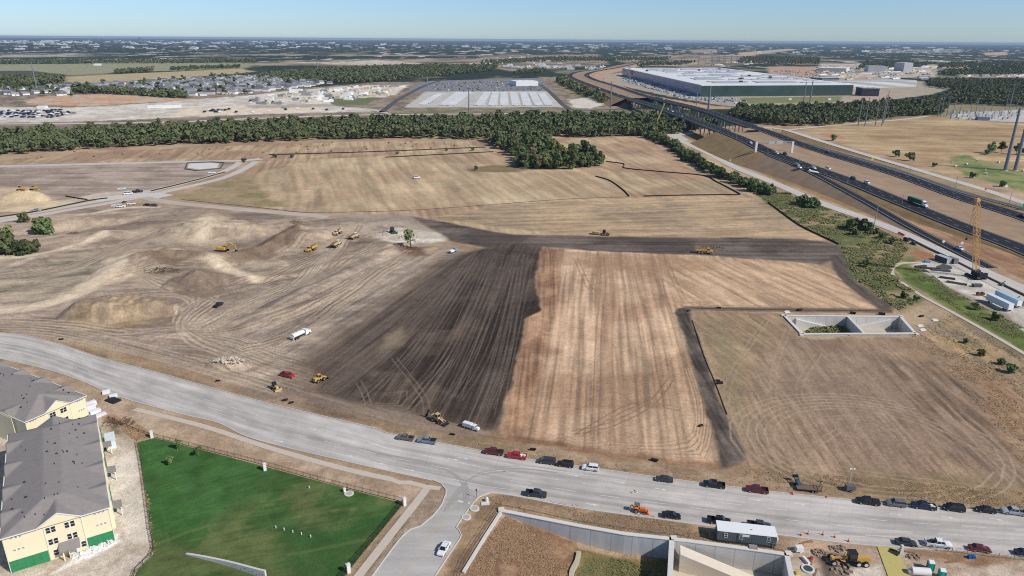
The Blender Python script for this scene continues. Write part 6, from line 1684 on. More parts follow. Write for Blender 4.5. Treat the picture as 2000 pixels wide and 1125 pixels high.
def wheel(parent, x, y, r, w_, rim=True):
    mb = MB(); mb.tube((x, y - w_ / 2, r), (x, y + w_ / 2, r), r, n=14)
    o = mb.build("wheel", tyre, parent)
    if rim:
        s = 1 if y > 0 else -1
        mb = MB(); mb.tube((x, y + s * w_ / 2, r), (x, y + s * (w_ / 2 + .015), r), r * .62, n=10)
        mb.build("rim", rim_m, o)
    return o
def section(x, w_, z0, z1, crown=.88):
    h = z1 - z0
    return [(x, -w_ * .93, z0), (x, -w_, z0 + h * .35), (x, -w_ * .985, z0 + h * .75), (x, -w_ * crown, z1), (x, w_ * crown, z1), (x, w_ * .985, z0 + h * .75), (x, w_, z0 + h * .35), (x, w_ * .93, z0)]
CARS = {  # length, half width, belt profile (x, top), cabin base x0..x1, roof x0..x1, roof height, wheels, wheel radius
    "sedan": (4.8, .91, [(-2.4, .72), (-2.3, .95), (-1.5, 1.0), (.9, .98), (1.9, .86), (2.3, .72), (2.4, .55)], (-1.75, 1.15), (-1.05, .35), 1.46, (-1.4, 1.42), .33),
    "suv": (4.8, .96, [(-2.4, .8), (-2.36, 1.12), (-1.5, 1.14), (.9, 1.12), (1.9, 1.04), (2.3, .9), (2.4, .6)], (-2.3, 1.2), (-2.05, .45), 1.76, (-1.42, 1.42), .37),
    "van": (5.1, .98, [(-2.55, .8), (-2.5, 1.12), (-1.5, 1.14), (1.2, 1.08), (2.1, .98), (2.45, .8), (2.55, .6)], (-2.45, 1.75), (-2.3, .8), 1.8, (-1.5, 1.6), .35),
    "pickup": (5.8, .99, [(-2.9, .95), (-2.86, 1.18), (-1.0, 1.18), (1.2, 1.18), (2.3, 1.12), (2.8, 1.0), (2.9, .6)], (-.85, 1.45), (-.65, .75), 1.86, (-1.85, 1.85), .40),
    "old_pickup": (5.4, .95, [(-2.7, .9), (-2.66, 1.1), (-.6, 1.1), (1.0, 1.1), (2.1, 1.05), (2.6, .95), (2.7, .6)], (-.5, 1.25), (-.35, .65), 1.7, (-1.75, 1.7), .38),
}
def car(kind, m, loc, rz, label, group=None, cat=None, name=None, cargo=None, cab_long=0, z=None, detail=True):
    L, hw, prof, (b0, b1), (r0, r1), rh, wx, wr = CARS[kind]
    nm = name or {"sedan": "parked_car", "suv": "parked_car", "van": "parked_van", "pickup": "pickup_truck", "old_pickup": "pickup_truck"}[kind]
    root = empty(nm, loc, rz, label, cat or {"sedan": "car", "suv": "car", "van": "van"}.get(kind, "pickup"), group)
    z0 = wr * .75
    mb = MB()
    rings = []
    for i, (x, t) in enumerate(prof):
        k = 1.0 if 0 < i < len(prof) - 1 else .86
        rings.append(section(x, hw * k, z0 + (.08 if k < 1 else 0), t))
    if "pickup" in kind:
        cut = [r for r in rings if r[0][0] <= b0 + .01]
        front = [section(b0 - .15, hw, z0, 1.16 if kind == "pickup" else 1.08)] + [r for r in rings if r[0][0] > b0 - .1]
        mb.loft(front)
        xb0, xb1, tb = prof[0][0], b0 - .2, prof[1][1]
        for s in (-1, 1): mb.box((xb0 + xb1) / 2, s * (hw - .07), z0, xb1 - xb0, .14, tb - z0)
        mb.box(xb0 + .06, 0, z0, .12, hw * 2 - .28, tb - z0); mb.box(xb1 - .05, 0, z0, .1, hw * 2 - .28, tb - z0)
        bl = MB(); bl.box((xb0 + xb1) / 2, 0, .62, xb1 - xb0 - .24, hw * 2 - .3, .08); 
        bo = bl.build("cargo_bed", trim_b if cargo != "cover" else trim_b, root)
        if cargo == "cover":
            bl = MB(); bl.box((xb0 + xb1) / 2, 0, tb, xb1 - xb0 - .04, hw * 2 - .06, .05); bl.build("bed_cover", trim_b, root)
        elif cargo:
            bl = MB()
            for i in range(4): bl.box(xb0 + .5 + i * .38, RNG.uniform(-.4, .4), .7, .5, .6, RNG.uniform(.3, .7), RNG.uniform(0, 1))
            bl.build("cargo", cargo, root)
    else:
        mb.loft(rings)
    wt = hw * .74
    zb = np.interp((b0 + b1) / 2, [p[0] for p in prof], [p[1] for p in prof]) - .04
    mb.box((r0 + r1) / 2, 0, rh - .05, r1 - r0 + .05, wt * 2 + .05, .075, tx=.94, ty=.9)
    for s in (-1, 1):
        for (xa, xb) in ((b0, r0), (b1, r1), ((b0 + b1) / 2, (r0 + r1) / 2)):
            mb.tube((xa, s * hw * .87, zb), (xb, s * wt, rh - .02), .055, n=4)
    mb.build("body", m, root)
    gb = MB(); wb = hw * .86
    gb.add([(b0, -wb, zb), (b1, -wb, zb), (b1, wb, zb), (b0, wb, zb), (r0, -wt, rh - .03), (r1, -wt, rh - .03), (r1, wt, rh - .03), (r0, wt, rh - .03)], [(0, 1, 5, 4), (2, 3, 7, 6)])
    gb.build("window", glass_c, root)
    gb = MB()
    gb.add([(b1, -wb, zb), (b1, wb, zb), (r1, wt, rh - .03), (r1, -wt, rh - .03)], [(0, 1, 2, 3)]); gb.build("windshield", glass_c, root)
    gb = MB()
    gb.add([(b0, -wb, zb), (b0, wb, zb), (r0, wt, rh - .03), (r0, -wt, rh - .03)], [(3, 2, 1, 0)]); gb.build("rear_window", glass_c, root)
    for x in wx:
        for s in (-1, 1): wheel(root, x, s * (hw - .11), wr, .24)
    if detail:
        xf, xr = prof[-1][0], prof[0][0]
        for s in (-1, 1):
            lb = MB(); lb.box(xf - .10, s * hw * .62, prof[-1][1] + .04, .16, .36, .14); lb.build("headlight", lamp_w, root)
            lb = MB(); lb.box(xr + .0, s * hw * .74, prof[0][1] - .15, .08, .26, .2); lb.build("taillight", lamp_r, root)
            lb = MB(); lb.box(b1 - .25, s * (hw + .08), zb + .02, .14, .2, .14); lb.build("side_mirror", m, root)
    return root
def rd(x, y, dx=1): return head((x - 15, y - 1.9), (x + 15, y + 1.9)) + (0 if dx > 0 else math.pi)
# parked along the far kerb, noses to the left
ROW = [(792, 858, "old_pickup", BROWNG, None, "warm grey pickup parked first on the left at the far kerb"),
       (834, 864, "pickup", BLUEG, "cover", "silver-blue pickup with covered bed parked behind the warm grey pickup"),
       (964, 886, "pickup", MAROON, "cover", "dark red pickup with covered bed, left of the bright red one"),
       (1009, 894, "pickup", RED, pill_m, "bright red pickup carrying white buckets in its bed"),
       (1068, 904, "van", DGREY, None, "dark grey minivan parked between the red pickup and the black SUV"),
       (1104, 910, "suv", BLACK, None, "black SUV parked between the grey minivan and the white SUV"),
       (1153, 917, "suv", WHITE, None, "white SUV parked at the far kerb below the stubble field"),
       (1297, 939, "sedan", DGREY, None, "dark grey sedan standing alone under the tip of the dark soil strip"),
       (1394, 950, "pickup", BLACK, None, "black pickup with open bed left of the maroon pickup"),
       (1478, 960, "pickup", MAROON, None, "maroon pickup with open bed left of the flatbed trailer"),
       (1694, 983, "pickup", BLACK, "cover", "large black pickup leading the row right of the light tower"),
       (1749, 987, "suv", GREY, None, "grey SUV with pale side parked behind the large black pickup"),
       (1803, 992, "pickup", NAVY, pill_m, "dark navy pickup with white load parked behind the grey SUV"),
       (1862, 996, "van", BLACK, None, "black van parked between the navy pickup and a dark sedan"),
       (1924, 999, "sedan", BLACK, None, "black sedan parked left of the silver pickup"),
       (1979, 1003, "pickup", SILVER, None, "silver pickup parked last on the right at the far kerb")]
for x, y, k, m, cg, lb in ROW: car(k, m, P(x, y, ROADZ), rd(x, y, -1), lb, cargo=cg)
ROW2 = [(1047, 968, "pickup", DGREY, None, "dark grey pickup parked at the near kerb above the long basin wall"),
        (1311, 1010, "sedan", BLACK, None, "black sedan parked behind the small orange machine at the near kerb"),
        (1404, 1021, "pickup", BLACK, None, "black pickup half hidden behind the site office"),
        (1482, 1030, "pickup", DGREY, None, "dark pickup whose roof shows above the site office"),
        (1769, 1063, "sedan", DGREY, None, "dark grey sedan parked above the yellow fabric sheet"),
        (1832, 1066, "pickup", WHITE, trim_b, "white pickup with loaded bed parked at the near kerb"),
        (1913, 1075, "sedan", MAROON, None, "maroon sedan parked at the near kerb beside the wire fence"),
        (2003, 1084, "sedan", NAVY, None, "dark blue car cut by the right edge of the picture")]
for x, y, k, m, cg, lb in ROW2: car(k, m, P(x, y, ROADZ), rd(x, y, 1), lb, cargo=cg)
car("sedan", WHITE, P(867, 1075, ROADZ), head((885, 1045), (855, 1095)), "white sedan driving down the side road")
# on the site
car("pickup", BLACK, G(427, 600), head((420, 604), (434, 595)), "black pickup crossing the graded ground near the brown soil heap", cargo="cover")
car("pickup", RED, G(562, 735), head((550, 731), (575, 738)), "bright red pickup on the dirt beside the yellow loader", cargo="cover")
SITE = [(814, 348.5, "suv", WHITE, "white van standing alone in the hay field", 1.2, 0.4), (238, 371, "pickup", WHITE, "white pickup on the verge above the site road junction", 1.0, .3), (251, 380, "van", WHITE, "white van beside the black pickup at the site junction", 1.25, .5), (269, 376, "pickup", BLACK, "black pickup at the site road junction", 1.3, .4),
        (226, 404, "sedan", WHITE, "white car in the group below the junction, left one", 1.1, .3), (237, 405, "suv", WHITE, "white car in the group below the junction, lower one", 1.2, .3), (257, 400, "suv", WHITE, "white SUV below the junction, right of the white pair", 1.1, .3), (288, 402, "sedan", BLACK, "black car parked below the site road, left of the black pair", 1.1, .0), (301, 403, "sedan", DGREY, "dark car parked below the site road, right of the black pair", 1.2, -.1),
        (243, 396, "sedan", DGREY, "dark car on the white slab of the junction", .8, 1.4), (71, 413, "pickup", SILVER, "silver pickup on the left site road beside the small round tree", 1.1, .35), (414, 339, "pickup", WHITE, "white pickup beside the walled pond", 1.1, .3)]
for x, y, k, m, lb, s, a in SITE:
    c = car(k, m, G(x, y, .12), a, lb); c.scale = (s, s, s)
# freeway traffic
FRW = [(1517, 299.5, "suv", WHITE, 12, "white car on the nearer carriageway by the sign gantry"), (1533, 302, "suv", BLACK, 11.5, "black truck on the nearer carriageway under the sign gantry"), (1557, 323, "suv", SILVER, 9.8, "silver car at the head of the exit ramp, upper one"), (1561, 328, "sedan", WHITE, 9.2, "white car at the head of the exit ramp, lower one"), (1589, 329, "suv", WHITE, 9.3, "white car behind the ramp nose"), (1617, 331, "suv", WHITE, 8.6, "white car on the inner lane above the ramp nose"),
       (1666, 351, "suv", DGREY, 7, "dark car on the nearer carriageway between two white cars"), (1693, 360, "suv", WHITE, 6.4, "white car on the nearer carriageway left of the green semi truck"), (1616, 299, "sedan", DGREY, 8, "dark car on the farther carriageway"), (1578, 333.5, "sedan", BLACK, 8.3, "black car on the exit ramp by the white wedge"), (1997, 424, "pickup", NAVY, 1.6, "dark blue pickup on the farther carriageway at the right edge"),
       (1304, 214, "van", WHITE, 14, "white box van on the nearer bridge, left one"), (1313, 218.5, "van", WHITE, 14, "white box van on the nearer bridge, right one"), (1332, 228, "sedan", SILVER, 14, "silver car on the nearer bridge"), (1296, 195, "van", WHITE, 14, "white car on the farther bridge"), (1171, 174, "sedan", WHITE, 9, "white car where the freeway bends past the yards"), (1208, 186, "suv", SILVER, 11.5, "silver car approaching the nearer bridge"), (1147, 148, "suv", WHITE, 5, "white car on the freeway bend"),
       (1466, 281, "suv", WHITE, 13.2, "white car before the sign gantry on the nearer carriageway")]
for x, y, k, m, z, lb in FRW:
    p = P(x, y, z)
    dn = D_NEAR if (p - min(D_NEAR, key=lambda q: (q - p).length)).length < (p - min(D_FAR, key=lambda q: (q - p).length)).length else D_FAR
    i = min(range(len(dn)), key=lambda j: (dn[j] - p).length); i = min(max(i, 1), len(dn) - 2)
    t = dn[i - 1] - dn[i + 1]
    far_ = dn is D_FAR
    ci = dn[i]
    p.z = ci.z + .08
    c = car(k, m, p, math.atan2(t.y, t.x) + (math.pi if far_ else 0), lb, detail=False); c.scale = (1.15, 1.15, 1.25)
for x, y, k, m, lb in ((1771, 470, "suv", BLACK, "black car on the near frontage road behind the orange barrier"), (1785, 477, "sedan", DGREY, "dark car on the near frontage road, lower of the dark pair"), (1873, 489, "pickup", WHITE, "white pickup with a dark load by the foot of the exit ramp")):
    c = car(k, m, P(x, y, .16), head((1700, 430), (1850, 495)), lb, cargo="cover")
c.location.z = .75
# semi truck
sm = empty("semi_truck", P(1793, 401, 4.3), 0, "long green semi truck with a white cab on the nearer carriageway", "truck")
i = min(range(len(D_NEAR)), key=lambda j: (D_NEAR[j] - sm.location).length)
t = D_NEAR[i - 1] - D_NEAR[i + 1]; sm.rotation_euler = (0, 0, math.atan2(t.y, t.x)); sm.location.z = D_NEAR[i].z + .08
mb = MB(); mb.box(-3.5, 0, 1.2, 15, 2.6, 2.9); mb.build("trailer", GREENC, sm)
mb = MB(); mb.box(6.0, 0, .6, 2.2, 2.4, 3.2, tx=.9); mb.box(8.1, 0, .6, 2.4, 2.2, 1.5, tx=.8, ty=.9); mb.box(5.4, 0, 3.7, 1.6, 2.2, .5, tx=.5, ox=-.3); mb.build("cab", WHITE, sm)
mb = MB(); mb.box(7.08, 0, 2.3, .12, 2.0, 1.1); mb.build("windshield", glass_c, sm)
for x in (-9.5, -8.2, 3.8, 5.0, 8.3):
    for s in (-1, 1): wheel(sm, x, s * 1.1, .52, .4)

# ------------------------------------------------------------------ machines
def tracks(root, L, gauge, w_, h, m=trim_b):
    for s in (-1, 1):
        pr = [(-L / 2 + h / 2, 0), (L / 2 - h / 2, 0), (L / 2 - h * .15, h * .2), (L / 2, h * .5), (L / 2 - h * .2, h * .85), (L / 2 - h / 2, h), (-L / 2 + h / 2, h), (-L / 2 + h * .2, h * .85), (-L / 2, h * .5), (-L / 2 + h * .15, h * .2)]
        mb = MB(); mb.prism(pr, s * gauge / 2 - w_ / 2, s * gauge / 2 + w_ / 2); mb.build("track", m, root)
def cab(root, x, y, z, l, w_, h, m, glass=True):
    mb = MB(); mb.box(x, y, z + h - .1, l + .1, w_ + .1, .14); mb.box(x, y, z, l, w_, h * .35)
    for sx in (-1, 1):
        for sy in (-1, 1): mb.box(x + sx * (l / 2 - .05), y + sy * (w_ / 2 - .05), z, .1, .1, h - .05)
    o = mb.build("cab", m, root)
    gb = MB(); gb.box(x, y, z + h * .33, l - .06, w_ - .06, h * .62); gb.build("window", glass_c, o)
def dump_truck(loc, rz, label, group=None, body=YEL, tip=0.0, dusty=False):
    r = empty("dump_truck", loc, rz, label, "dump truck", group)
    m = DYEL if dusty else body
    mb = MB(); mb.box(4.2, 0, 1.2, 2.2, 2.4, 1.2, tx=.75, ty=.85, ox=-.2); mb.box(2.6, 0, 1.0, 1.6, 2.6, .7); mb.build("hood", m, r)
    cab(r, 2.4, 0, 1.7, 1.6, 2.0, 1.8, frame_w if dusty else m)
    mb = MB(); mb.box(-1.3, 0, 1.0, 6.2, 1.0, .6); mb.build("chassis", trim_b, r)
    mb = MB()
    pr = [(-5.2, 2.6), (-4.3, 1.7), (1.1, 1.75), (1.4, 3.4), (1.9, 3.5), (1.85, 3.62), (1.2, 3.5), (-5.3, 3.1)]
    for s in (-1, 1): mb.prism([(a, b) for a, b in pr[:4]] + [(1.2, 3.3), (-5.3, 3.1)], s * 1.5 - .08, s * 1.5 + .08)
    mb.prism([(-5.25, 2.6), (-4.3, 1.65), (1.1, 1.7), (1.4, 3.4), (1.25, 3.4), (1.0, 1.85), (-4.25, 1.8), (-5.2, 2.75)], -1.45, 1.45)
    o = mb.build("dump_bed", m, r)
    mb = MB(); mb.loft([[(-4.9, -1.3, 2.75), (-4.9, 1.3, 2.75), (-4.9, 1.3, 2.8), (-4.9, -1.3, 2.8)], [(-2, -1.35, 2.2), (-2, 1.35, 2.2), (-2, .8, 3.3), (-2, -.8, 3.3)], [(1.1, -1.35, 2.2), (1.1, 1.35, 2.2), (1.1, 1.2, 2.8), (1.1, -1.2, 2.8)]]); mb.build("soil_load", twig, o)
    for x in (3.9, -1.1, -2.9):
        for s in (-1, 1): wheel(r, x, s * 1.25, .85, .65)
    r.scale = (.9,) * 3
    return r
dump_truck(G(608, 489), head((620, 482), (600, 492)), "yellow dump truck nearest the road of the four, facing the left")
dump_truck(G(657, 481), head((645, 487), (670, 474)), "yellow dump truck facing right, below the two upper dump trucks", dusty=True)
dump_truck(G(691, 467), head((678, 473), (704, 461)), "yellow dump truck facing right, rightmost of the four", dusty=True)
dump_truck(G(660, 459), head((668, 454), (652, 463)), "dump truck with a white cab facing left, topmost of the four", dusty=True)
def excavator(loc, rz, label, m=YEL):
    r = empty("excavator", loc, rz, label, "excavator")
    tracks(r, 5.0, 2.6, .7, 1.0)
    mb = MB(); mb.box(-.8, 0, 1.05, 4.2, 2.8, 1.3, tx=.95, ty=.95); mb.box(-2.5, 0, 1.1, 1.2, 2.9, 1.5, tx=.8); mb.build("house", m, r)
    cab(r, .9, .85, 1.2, 1.6, 1.1, 1.9, m)
    mb = MB()
    mb.prism([(.8, 1.8), (1.3, 1.6), (4.3, 4.2), (6.9, 3.2), (7.0, 3.6), (4.3, 5.0), (3.8, 4.9)], -.35, .25); mb.build("boom", m, r)
    mb = MB(); mb.prism([(6.5, 3.9), (7.2, 3.9), (7.6, 1.3), (7.3, 1.2)], -.28, .18); mb.build("stick", m, r)
    mb = MB(); mb.prism([(7.1, 1.5), (7.8, 1.3), (7.9, .5), (7.2, .0), (6.6, .3), (6.9, .7)], -.75, .65); mb.build("bucket", trim_b, r)
    return r
excavator(G(436, 489), head((425, 488), (462, 490)), "yellow excavator digging at the cut bank of the earthworks").scale = (1.1,) * 3
def dozer(loc, rz, label, m=YEL, s=1.0, blade=True, canopy=None):
    r = empty("bulldozer", loc, rz, label, "bulldozer")
    tracks(r, 3.4, 1.9, .6, 1.0)
    mb = MB(); mb.box(.6, 0, .8, 2.2, 1.2, 1.0, tx=.9, ty=.85); mb.box(-.9, 0, .7, 1.4, 1.6, .9); mb.tube((1.0, .3, 1.7), (1.0, .3, 2.5), .08, n=6); mb.build("engine_body", m, r)
    cab(r, -.6, 0, 1.4, 1.4, 1.4, 1.6, canopy or m)
    mb = MB(); mb.prism([(2.3, .1), (2.5, .0), (2.35, .6), (2.6, 1.2), (2.45, 1.2), (2.15, .6)], -1.6, 1.6)
    for sy in (-1.3, 1.3): mb.box(1.0, sy, .35, 2.5, .15, .25)
    mb.build("blade", m, r)
    mb = MB(); mb.box(-2.0, 0, .4, .9, .9, .5); mb.prism([(-2.3, .7), (-2.1, .7), (-2.2, -.05)], -.1, .1); mb.build("ripper", trim_b, r)
    r.scale = (s, s, s)
    return r
dozer(G(538, 760), head((530, 755), (550, 766)), "small yellow dozer with a dark cab beside the road verge", DYEL, .85, canopy=trim_b)
d_ = dozer(G(767, 454), head((762, 450), (778, 458)), "dark tracked loader on the white rubble", paint_m("dark_machine", (.04, .045, .04)), 1.25)
def loader(loc, rz, label, m=YEL, s=1.0, arm=.35):
    r = empty("wheel_loader", loc, rz, label, "loader")
    mb = MB(); mb.box(-1.9, 0, .9, 2.4, 1.7, 1.3, tx=.9, ty=.9); mb.box(1.2, 0, .8, 1.8, 1.1, .8); mb.build("chassis", m, r)
    cab(r, -.3, 0, 1.4, 1.4, 1.5, 1.9, m)
    mb = MB()
    for sy in (-.5, .5): mb.prism([(.9, 1.7), (1.1, 2.0), (3.2, 1.2), (3.3, .6), (3.1, .6)], sy - .12, sy + .12)
    mb.build("lift_arm", m, r)
    mb = MB(); mb.prism([(3.1, .9), (3.3, .2), (4.3, .1), (4.25, .22), (3.5, .35), (3.35, 1.0)], -1.4, 1.4); mb.build("bucket", trim_b, r)
    for x in (-1.7, 1.4):
        for sy in (-1, 1): wheel(r, x, sy * 1.05, .78, .55)
    r.scale = (s, s, s)
    return r
lo_ = loader(G(625, 744), head((612, 748), (640, 736)), "bright yellow wheel loader beside the red pickup, bucket to the right", YEL, .82)
l2 = loader(G(856, 824), head((846, 819), (872, 830)), "dusty backhoe loader with a raised rear arm near the white truck", DYEL, .88)
mb = MB(); mb.prism([(-3.0, 1.6), (-2.7, 1.4), (-4.3, 3.6), (-4.6, 3.5)], -.2, .2); mb.prism([(-4.7, 3.6), (-4.3, 3.6), (-5.4, 1.2), (-5.7, 1.3)], -.16, .16); mb.build("backhoe_arm", trim_b, l2)
mb = MB(); mb.prism([(-5.3, 1.3), (-5.8, 1.4), (-6.3, .6), (-5.6, .3)], -.35, .35); mb.build("rear_bucket", trim_b, l2)
# scraper tractor and haul truck on the stripped strip
sc_ = empty("tractor_scraper", G(1175, 459), head((1190, 460), (1160, 457)) + math.pi, "tractor with a scraper behind it on the upper haul road", "tractor")
mb = MB(); mb.box(3.6, 0, 1.0, 2.4, 1.2, 1.2, tx=.9); mb.box(1.6, 0, .9, 2.0, 1.6, .8); mb.build("tractor_body", YEL, sc_); cab(sc_, 1.6, 0, 1.6, 1.6, 1.6, 1.8, trim_b)
mb = MB(); mb.prism([(-1.2, .6), (-5.4, .6), (-5.8, 2.2), (-1.6, 2.0)], -1.5, 1.5); mb.box(-.3, 0, .8, 2.2, .4, .4); mb.build("scraper_bowl", DYEL, sc_)
for x, rr_ in ((4.0, .9), (1.2, 1.0), (-5.0, .8)):
    for s in (-1, 1): wheel(sc_, x, s * 1.35, rr_, .7)
sc_.scale = (1.0,) * 3
hl_ = dump_truck(G(1375, 495), head((1360, 494), (1392, 496)), "yellow haul truck with a white cab roof on the lower haul road", body=YEL); hl_.scale = (.95,) * 3
lt = empty("water_cart", G(885, 493), head((878, 495), (893, 490)), "small white and blue truck at the top of the dark soil", "truck")
mb = MB(); mb.box(-1.2, 0, .8, 3.2, 1.9, .9); mb.build("flatbed", frame_w, lt); mb = MB(); mb.box(1.6, 0, .6, 1.8, 2.0, 1.7, tx=.8); mb.build("cab", paint_m("sky_blue", S(120, 160, 190)), lt)
for x in (1.6, -1.8):
    for s in (-1, 1): wheel(lt, x, s * .95, .42, .3)
def tank_truck(loc, rz, label, tank=True):
    r = empty("water_truck" if tank else "service_truck", loc, rz, label, "truck")
    mb = MB(); mb.box(4.1, 0, .7, 1.7, 1.9, 1.1, tx=.8, ty=.9, ox=-.1); mb.box(2.5, 0, .6, 1.8, 2.3, 2.1, tx=.85); mb.build("cab", WHITE, r)
    mb = MB(); mb.box(3.32, 0, 1.75, .12, 1.9, .7, tx=.5); mb.build("windshield", glass_c, r)
    mb = MB(); mb.box(-1.5, 0, .8, 6.4, .9, .35); mb.build("chassis", trim_b, r)
    if tank:
        mb = MB(); rings = []
        for x in (-4.6, -4.4, 1.1, 1.3):
            k = .9 if abs(x + 1.65) > 2.9 else 1
            rings.append([(x, math.cos(t) * 1.2 * k, 2.0 + math.sin(t) * .85 * k) for t in [i * math.pi / 8 for i in range(16)]])
        mb.loft(rings); o = mb.build("tank", WHITE, r)
        mb = MB(); [mb.box(x, 0, 2.8, .5, .5, .2) for x in (-3.4, -1.6, .2)]; mb.box(-1.6, .5, 2.75, 5.0, .08, .12); mb.box(-1.6, -.5, 2.75, 5.0, .08, .12); mb.build("hatch", cap_m, o)
        mb = MB(); mb.box(-4.9, 0, .9, .4, 2.2, .9); mb.build("pump_box", cap_m, r)
        for x in (-3.6, -2.3, 3.6):
            for s in (-1, 1): wheel(r, x, s * 1.05, .52, .4)
    else:
        mb = MB(); mb.box(-1.2, 0, 1.0, 4.8, 2.4, 1.8); mb.box(-1.2, 0, 2.8, 4.6, 2.2, .12); mb.build("box_body", WHITE, r)
        for x in (-2.4, 3.6):
            for s in (-1, 1): wheel(r, x, s * 1.05, .48, .4)
    return r
tank_truck(G(588, 657), head((574, 662), (604, 648)), "white water truck with a tank on the graded dirt")
b_ = tank_truck(G(918, 837), head((906, 832), (936, 841)), "white box truck on the dirt near the dusty backhoe", False); b_.scale = (.66,) * 3
# small orange machine with a canopy on the road
om = empty("backhoe_tractor", P(1248, 1000, ROADZ), head((1232, 996), (1268, 1002)), "small orange tractor with a grey canopy at the near kerb", "tractor")
mb = MB(); mb.box(.9, 0, .6, 1.7, .8, .8, tx=.85); mb.box(-.5, 0, .5, 1.3, .9, .6); mb.build("body", ORANGE, om)
mb = MB(); mb.box(-.6, 0, 2.3, 1.5, 1.3, .1); [mb.box(-.6 + sx * .6, sy * .55, 1.0, .07, .07, 1.3) for sx in (-1, 1) for sy in (-1, 1)]; mb.build("canopy", mat("canopy_grey", S(110, 108, 100), .8), om)
mb = MB(); mb.prism([(1.9, .3), (2.7, .1), (2.7, .2), (2.2, .8)], -.7, .7); mb.build("front_bucket", ORANGE, om)
mb = MB(); mb.prism([(-1.2, .8), (-1.0, .9), (-1.9, 2.0), (-2.1, 1.9)], -.12, .12); mb.prism([(-2.1, 2.0), (-1.9, 1.9), (-2.4, .6), (-2.6, .6)], -.1, .1); mb.build("rear_arm", ORANGE, om)
for x, rr_ in ((1.3, .38), (-.7, .6)):
    for s in (-1, 1): wheel(om, x, s * .7, rr_, .32)
# motor grader
mg = empty("motor_grader", G(1660, 1100), head((1690, 1101), (1630, 1098)), "large yellow motor grader with a black cab on the dug ground", "grader")
mb = MB(); mb.box(-2.4, 0, 1.0, 3.2, 1.5, 1.3, tx=.95, ty=.85); mb.box(-4.1, 0, 1.0, .5, 1.3, 1.2); mb.build("engine_body", YEL, mg)
mb = MB(); mb.prism([(0, 1.4), (.3, 1.1), (1.5, 1.5), (4.2, 1.2), (4.3, 1.6), (1.5, 1.95), (.2, 2.0)], -.22, .22); mb.box(4.3, 0, .6, .7, 1.1, 1.1, tx=.9); mb.build("frame", YEL, mg)
cab(mg, -.2, 0, 1.3, 1.8, 1.7, 2.1, trim_b)
mb = MB(); mb.prism([(1.7, .15), (1.85, .15), (2.0, .5), (1.9, .9), (1.75, .9), (1.85, .5)], -2.0, 2.0); ob = mb.build("blade", iron, mg); ob.rotation_euler = (0, 0, .3); 
mb = MB(); mb.tube((1.8, 0, .9), (1.8, 0, 1.05), .75, n=14); mb.tube((1.8, .4, 1.0), (1.2, .6, 2.6), .07, n=6); mb.tube((1.8, -.4, 1.0), (1.2, -.6, 2.6), .07, n=6); mb.build("turntable", YEL, mg)
for x in (4.2, -1.5, -3.2):
    for s in (-1, 1):
        w_ = wheel(mg, x, s * 1.1, .72, .5)
        for c in w_.children: c.data.materials[0] = cap_m
mg.scale = (.98,) * 3
# flatbed trailer with a small black machine, light tower
fb_ = empty("flatbed_trailer", G(1578, 957), head((1562, 956), (1606, 960)), "brown flatbed trailer with raised rear ramps parked on the verge", "trailer")
mb = MB(); mb.box(0, 0, .65, 6.2, 2.2, .12); mb.build("deck", mat("plank_deck", S(120, 100, 88), .9), fb_)
mb = MB(); [mb.box(0, s * 1.12, .55, 6.3, .08, .3) for s in (-1, 1)]; mb.box(-3.9, 0, .55, 1.6, .15, .15); [mb.box(3.15, s * .95, .7, .1, .12, 1.7) for s in (-1, 1)]; mb.box(3.15, 0, 2.3, .08, 1.9, .1); mb.box(3.15, 0, 1.5, .08, 1.9, .08); mb.build("frame", iron, fb_)
for x in (.9, 1.7):
    for s in (-1, 1): wheel(fb_, x, s * 1.25, .36, .25)
ms = empty("trencher", G(1558, 949), head((1562, 954), (1552, 938)), "small dark tracked machine standing at the front of the flatbed trailer", "machine")
tracks(ms, 2.0, 1.2, .35, .6)
mb = MB(); mb.box(-.2, 0, .6, 1.6, 1.0, .9, tx=.8); mb.box(.7, 0, .9, .4, .9, .9); mb.build("body", paint_m("teal_grey", S(70, 96, 104)), ms)
mb = MB(); [mb.prism([(.4, .9), (.6, 1.1), (2.2, 1.9), (2.4, 1.7)], s - .08, s + .08) for s in (-.5, .5)]; mb.box(2.3, 0, 1.3, .5, 1.5, .7); mb.build("arm", trim_b, ms)
lt_ = empty("light_tower", G(1659, 958), .0, "grey light tower trailer with lamps on a thin mast on the verge", "light tower")
mb = MB(); mb.box(0, 0, .45, 2.4, 1.5, 1.3, tx=.97); mb.build("cabinet", mat("cabinet_grey", S(104, 104, 108), .6), lt_)
mb = MB(); mb.tube((0, .6, 1.0), (0, .6, 6.6), .06, n=6); mb.box(0, .6, 6.5, 1.2, .08, .08); o = mb.build("mast", cap_m, lt_)
for x in (-.5, .5):
    mb = MB(); mb.box(x, .55, 6.3, .45, .2, .4); mb.build("lamp", frame_w, o)
for s in (-1, 1): wheel(lt_, 0, s * .85, .33, .22)
